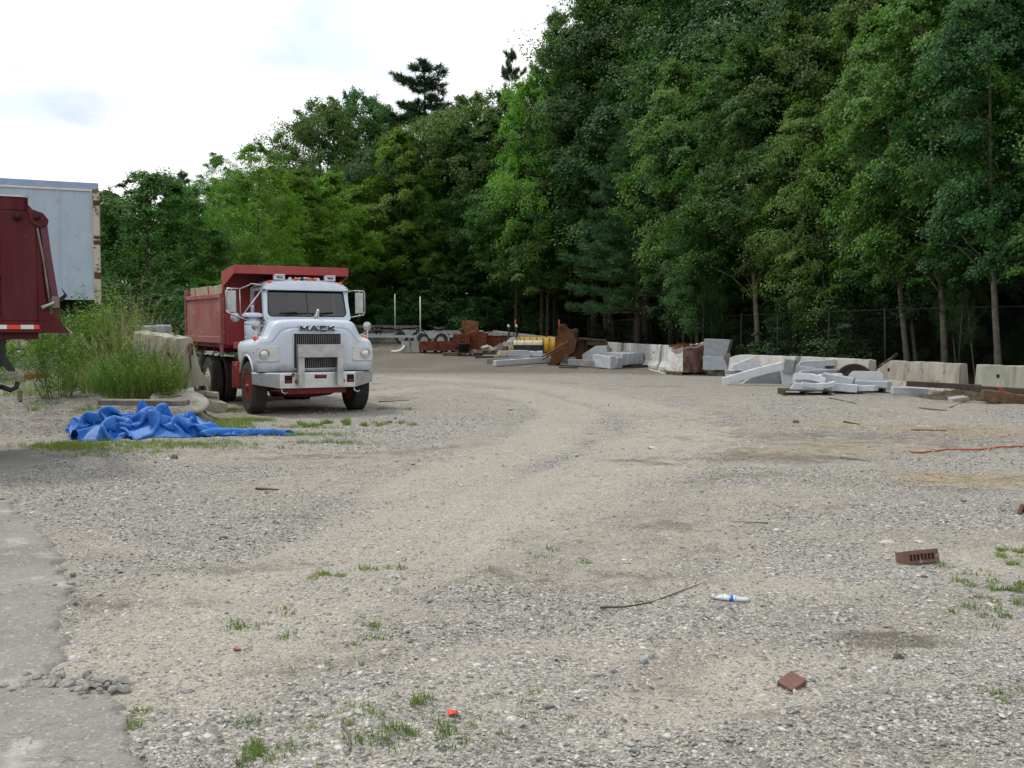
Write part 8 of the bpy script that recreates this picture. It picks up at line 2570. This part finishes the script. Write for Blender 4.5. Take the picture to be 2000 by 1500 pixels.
# ================================================================== SMALL THINGS ON THE YARD
# cored brick
q = G(1800, 1104)
bm = bmesh.new()
BLn, BHt, BDp = 0.285, 0.092, 0.085
xs_ = [0.0]
hw = 0.0095
cen = [0.062 + i * 0.0288 for i in range(7)]
for c in cen: xs_ += [c - hw, c + hw]
xs_.append(BLn)
zs_ = [0.0, 0.026, 0.066, BHt]
def add_face(pts):
    try: bm.faces.new([bm.verts.new(p) for p in pts])
    except ValueError: pass
for side in (0, 1):
    y = 0.0 if side == 0 else BDp
    for i in range(len(xs_) - 1):
        for k in range(3):
            if i % 2 == 1 and k == 1: continue
            p = [(xs_[i], y, zs_[k]), (xs_[i + 1], y, zs_[k]), (xs_[i + 1], y, zs_[k + 1]), (xs_[i], y, zs_[k + 1])]
            add_face(p if side == 0 else p[::-1])
for c in cen:
    a0, a1, b0, b1 = c - hw, c + hw, zs_[1], zs_[2]
    add_face([(a0, 0, b0), (a0, 0, b1), (a0, BDp, b1), (a0, BDp, b0)]); add_face([(a1, 0, b1), (a1, 0, b0), (a1, BDp, b0), (a1, BDp, b1)])
    add_face([(a0, 0, b1), (a1, 0, b1), (a1, BDp, b1), (a0, BDp, b1)]); add_face([(a1, 0, b0), (a0, 0, b0), (a0, BDp, b0), (a1, BDp, b0)])
add_face([(0, 0, 0), (0, 0, BHt), (0, BDp, BHt), (0, BDp, 0)]); add_face([(BLn, 0, BHt), (BLn, 0, 0), (BLn, BDp, 0), (BLn, BDp, BHt)])
add_face([(0, 0, BHt), (BLn, 0, BHt), (BLn, BDp, BHt), (0, BDp, BHt)]); add_face([(BLn, 0, 0), (0, 0, 0), (0, BDp, 0), (BLn, BDp, 0)])
bmesh.ops.remove_doubles(bm, verts=bm.verts, dist=1e-4)
me = bpy.data.meshes.new('cored_brick'); bm.to_mesh(me); bm.free(); me.materials.append(M_BRICK_B)
q0 = G(1766, 1104)
o = link('cored_brick', me, None, (q0.x, q0.y, ground_z(np.array([q0.x]), np.array([q0.y]))[0] - 0.004), (R(-14), R(-2), R(14)))
md = o.modifiers.new('edge', 'BEVEL'); md.width = 0.003; md.segments = 1; md.limit_method = 'ANGLE'
tag(o, 'brown cored brick with seven holes lying on the gravel', 'brick')
# half brick
q = G(1545, 1338); gzz = float(ground_z(np.array([q.x]), np.array([q.y]))[0])
o = stone('half_brick', (0.105, 0.085, 0.055), (q.x, q.y, gzz - 0.024), (R(16), R(-14), R(34)), 'broken half brick half buried in the gravel in the foreground', 'brick', M_BRICK_B, 171, amp=0.004, bev=0.003)
# crushed water bottle
q = G(1428, 1174); gzz = float(ground_z(np.array([q.x]), np.array([q.y]))[0])
def bottle_mat():
    t = NT('clear_bottle')
    t.set(color=(0.75, 0.80, 0.84), rough=0.12, spec=0.7, normal=t.bump(t.noise(60, 4), 0.6, 0.004))
    tr = t.n('ShaderNodeBsdfTransparent'); mx = t.n('ShaderNodeMixShader'); mx.inputs[0].default_value = 0.55
    t.l(tr.outputs[0], mx.inputs[1]); t.l(t.b.outputs[0], mx.inputs[2]); t.l(mx.outputs[0], t.out.inputs[0]); return t.mat
M_BOT = bottle_mat()
t = thing('water_bottle', 'crushed clear plastic water bottle with white and blue label on the gravel', 'bottle', (q.x, q.y, gzz + 0.012), R(-8), rot=(0, R(3), R(-12)))
mb = MB(); rs = [(0.011, -0.10), (0.012, -0.085), (0.026, -0.062), (0.030, -0.04), (0.027, 0.0), (0.031, 0.04), (0.027, 0.07), (0.030, 0.09), (0.022, 0.10), (0.001, 0.098)]
mb.lathe((0, 0, 0), (1, 0, 0), rs, 20)
mb.v = [(x, y * 1.05, z * 0.55 + 0.004 * math.sin(x * 90)) for x, y, z in mb.v]
mb.build('shell', M_BOT, t)
M_LBL = pm('bottle_label_blue', (0.03, 0.16, 0.62), rough=0.4, bump=0, rand=0)
for a, b_, m_ in ((-0.045, -0.012, M_WHITE), (-0.012, 0.012, M_LBL), (0.012, 0.022, M_WHITE)):
    mb = MB().lathe((0, 0, 0), (1, 0, 0), [(0.0305, a), (0.0305, b_)], 20); mb.v = [(x, y * 1.06, z * 0.56 + 0.004 * math.sin(x * 90)) for x, y, z in mb.v]; mb.build('label_band', m_, t)
MB().lathe((-0.115, 0, 0), (1, 0, 0), [(0.001, 0), (0.013, 0.001), (0.013, 0.014), (0.010, 0.016)], 14).build('cap', M_WHITE, t)
# red scrap
q = G(885, 1392); gzz = float(ground_z(np.array([q.x]), np.array([q.y]))[0])
mb = MB(); mb.grid(lambda u, v: (-0.022 + 0.044 * u, -0.02 + 0.04 * v, 0.016 + 0.010 * math.sin(3 * u + 2 * v) * u), 6, 4)
o = mb.build('red_scrap', pm('red_plastic', (0.62, 0.045, 0.035), (0.55, 0.04, 0.03), rough=0.5, bump=0, rand=0), None, loc=(q.x, q.y, gzz), rot=(R(12), R(-6), 0.2)); md = o.modifiers.new('t', 'SOLIDIFY'); md.thickness = 0.002
tag(o, 'small bright red plastic scrap among the pebbles in the foreground', 'plastic scrap')
q = G(463, 1278)
stone('pink_stone', (0.035, 0.02, 0.01), (q.x, q.y, float(ground_z(np.array([q.x]), np.array([q.y]))[0])), (0, 0.1, .3), 'small pinkish brick chip on the dirt left of centre', 'brick chip', M_BRICK, 172, amp=0.003, bev=0)
M_CHUNKD = pm('dark_lump', (0.11, 0.10, 0.09), (0.16, 0.15, 0.14), scale=20, rough=0.95, bump=0.7, bscale=90)
# pale flat stones near the brick
M_PALEST = pm('pale_stone', (0.55, 0.52, 0.46), (0.42, 0.39, 0.33), scale=20, rough=0.9, bump=0.5, bscale=60, rand=0.1)
for i, (px, py, sx, sy, sz, lab) in enumerate(((1738, 1064, 0.15, 0.11, 0.03, 'flat pale oval stone behind the cored brick'), (1797, 1062, 0.09, 0.08, 0.025, 'thin white stone chip just behind the cored brick'), (1275, 876, 0.28, 0.14, 0.03, 'pale flat stone out in the middle of the yard'),
                                               (340, 897, 0.10, 0.09, 0.06, 'dark lump of asphalt left of centre below the tarp'), (436, 1057, 0.07, 0.06, 0.04, 'dark rounded stone left of centre'), (1256, 1304, 0.05, 0.045, 0.035, 'bluish grey stone in the gravel right of centre'),
                                               (1755, 1286, 0.05, 0.05, 0.03, 'pale blue grey stone below the dark damp patch'), (100, 1470, 0.03, 0.03, 0.01, 'chip of stone lying on the asphalt'), (1555, 826, 0.12, 0.10, 0.06, 'dark clod of soil on the bark strewn dirt'))):
    q = G(px, py); gzz = float(ground_z(np.array([q.x]), np.array([q.y]))[0])
    dk = 'dark' in lab
    small_rock('stone', (sx, sy, sz * 1.3), (q.x, q.y, gzz + sz * 0.15), (0.05 * i, 0.04, i * 0.8), lab, 'stone', M_CHUNKD if dk else (M_GRANITE_M if 'blu' in lab else M_PALEST), 180 + i)
# broken asphalt lumps at the pavement edge
rd = random.Random(14)
M_CHUNK = pm('asphalt_chunk', (0.27, 0.26, 0.24), (0.36, 0.34, 0.31), scale=20, rough=0.95, bump=0.7, bscale=90, rand=0.15)
for i in range(64):
    if i < 44: px, py = rd.gauss(165, 48), rd.gauss(1342, 13)
    elif i < 54: px, py = rd.gauss(140, 14), rd.gauss(1150, 14)
    else: px, py = rd.gauss(60, 28), rd.gauss(1345, 8)
    q = G(px, py); s_ = rd.uniform(0.018, 0.048) * (1.25 if 190 < px < 250 else 1)
    lab = 'lump of broken grey asphalt in the rubble line across the pavement edge' if i < 44 or i >= 54 else 'lump of broken asphalt in the small group at the ragged pavement edge higher up'
    grp = 'broken asphalt lumps across the pavement edge' if i < 44 or i >= 54 else 'broken asphalt lumps at the upper ragged edge'
    small_rock('asphalt_lump', (s_ * rd.uniform(1, 1.5), s_, s_ * rd.uniform(.55, .8)), (q.x, q.y, tz(q.x, q.y) + 0.012 + s_ * 0.15), (rd.uniform(-.4, .4), rd.uniform(-.4, .4), rd.uniform(0, 6)), lab, 'asphalt lump', M_CHUNK, 200 + i, grp)
# sticks
def stick(pxy, r_, label, mat=M_BARK, lift=0.008, name='stick'):
    pts = []
    for (px, py) in pxy:
        q = G(px, py); pts.append((q.x, q.y, float(ground_z(np.array([q.x]), np.array([q.y]))[0]) + lift))
    n_ = len(pts); o = MB().tube(pts, [r_ * (1 - 0.6 * i / (n_ - 1)) for i in range(n_)], 6).build(name, mat)
    return tag(o, label, 'stick')
stick([(1172, 1192), (1220, 1190), (1270, 1180), (1320, 1160), (1370, 1146)], 0.006, 'long thin dark twig curving across the gravel left of the bottle')
stick([(668, 1430), (682, 1448), (684, 1465), (676, 1480)], 0.008, 'curved pale root lying among the foreground pebbles', M_WOOD)
stick([(1640, 893), (1700, 903)], 0.012, 'grey stick lying left of the orange rope end', M_WOOD)
stick([(500, 955), (545, 960)], 0.014, 'short brown stick on the gravel below the tarp', M_WOOD_B)
stick([(740, 786), (800, 783)], 0.014, 'brown stick on the dirt right of the truck front tyre', M_WOOD_B)
stick([(1790, 835), (1845, 833)], 0.025, 'pale splintered board lying in the bark litter', M_CREAM)
stick([(1780, 840), (1850, 842)], 0.022, 'dark stick beside the pale splintered board', M_WOOD_D)
stick([(1795, 798), (1850, 803)], 0.018, 'thin brown stick near the debris mound', M_WOOD_B)
stick([(1620, 778), (1672, 789)], 0.022, 'dark stick in front of the right pallets', M_WOOD_D)
stick([(1500, 1026), (1430, 1022)], 0.007, 'faint pale twig in the middle right of the yard', M_WOOD)
stick([(1855, 796), (1885, 786)], 0.02, 'pale stick pointing at the debris mound', M_WOOD)
stick([(1648, 826), (1680, 829)], 0.02, 'short dark stick on the bark strewn dirt', M_WOOD_D)
stick([(1400, 1190), (1440, 1178), (1470, 1176)], 0.003, 'thin pale root just right of the long twig', M_WOOD)
# orange rope
pts = []
for i, px in enumerate(np.linspace(1776, 2060, 40)):
    py = 884 - 9 * (px - 1776) / 200 * (1 if px < 1960 else 0.9) + 2.2 * math.sin(px * 0.05)
    q = G(px, py); pts.append((q.x, q.y, float(ground_z(np.array([q.x]), np.array([q.y]))[0]) + 0.012))
tag(MB().tube(pts, 0.013, 6).build('orange_rope', pm('faded_orange_rope', (0.50, 0.12, 0.06), (0.34, 0.12, 0.07), scale=20, rough=0.8, bump=0.4, rand=0)), 'faded orange rope snaking over the straw at the right edge', 'rope')
# red equipment foot at the right edge
q = G(2006, 1006)
t = thing('red_scoop', 'maroon metal scoop corner poking in at the right edge', 'scoop', (q.x, q.y, q.z), R(-30))
MB().prism([(-0.05, 0.0), (0.30, 0.0), (0.30, 0.4), (0.10, 0.28), (0.0, 0.18)], 'y', 0, 0.5).build('body', M_MAR, t, bevel=0.01)
MB().bx(-0.08, 0.3, -0.02, 0.5, -0.005, 0.012).build('cutting_edge', M_WOOD_B, t)
# blue shred
q = G(285, 886); mb = MB(); mb.grid(lambda u, v: (-0.05 + 0.1 * u, -0.05 + 0.1 * v, 0.012 + 0.01 * math.sin(7 * u)), 5, 3)
o = mb.build('blue_scrap', M_TARP, None, loc=(q.x, q.y, q.z)); md = o.modifiers.new('t', 'SOLIDIFY'); md.thickness = 0.002; tag(o, 'tiny torn blue scrap on the gravel below the tarp', 'plastic scrap')

# every labelled top-level object is a countable thing
for o in scene.objects:
    if o.parent is None and o.get('category') and not o.get('kind'):
        o['kind'] = 'thing'
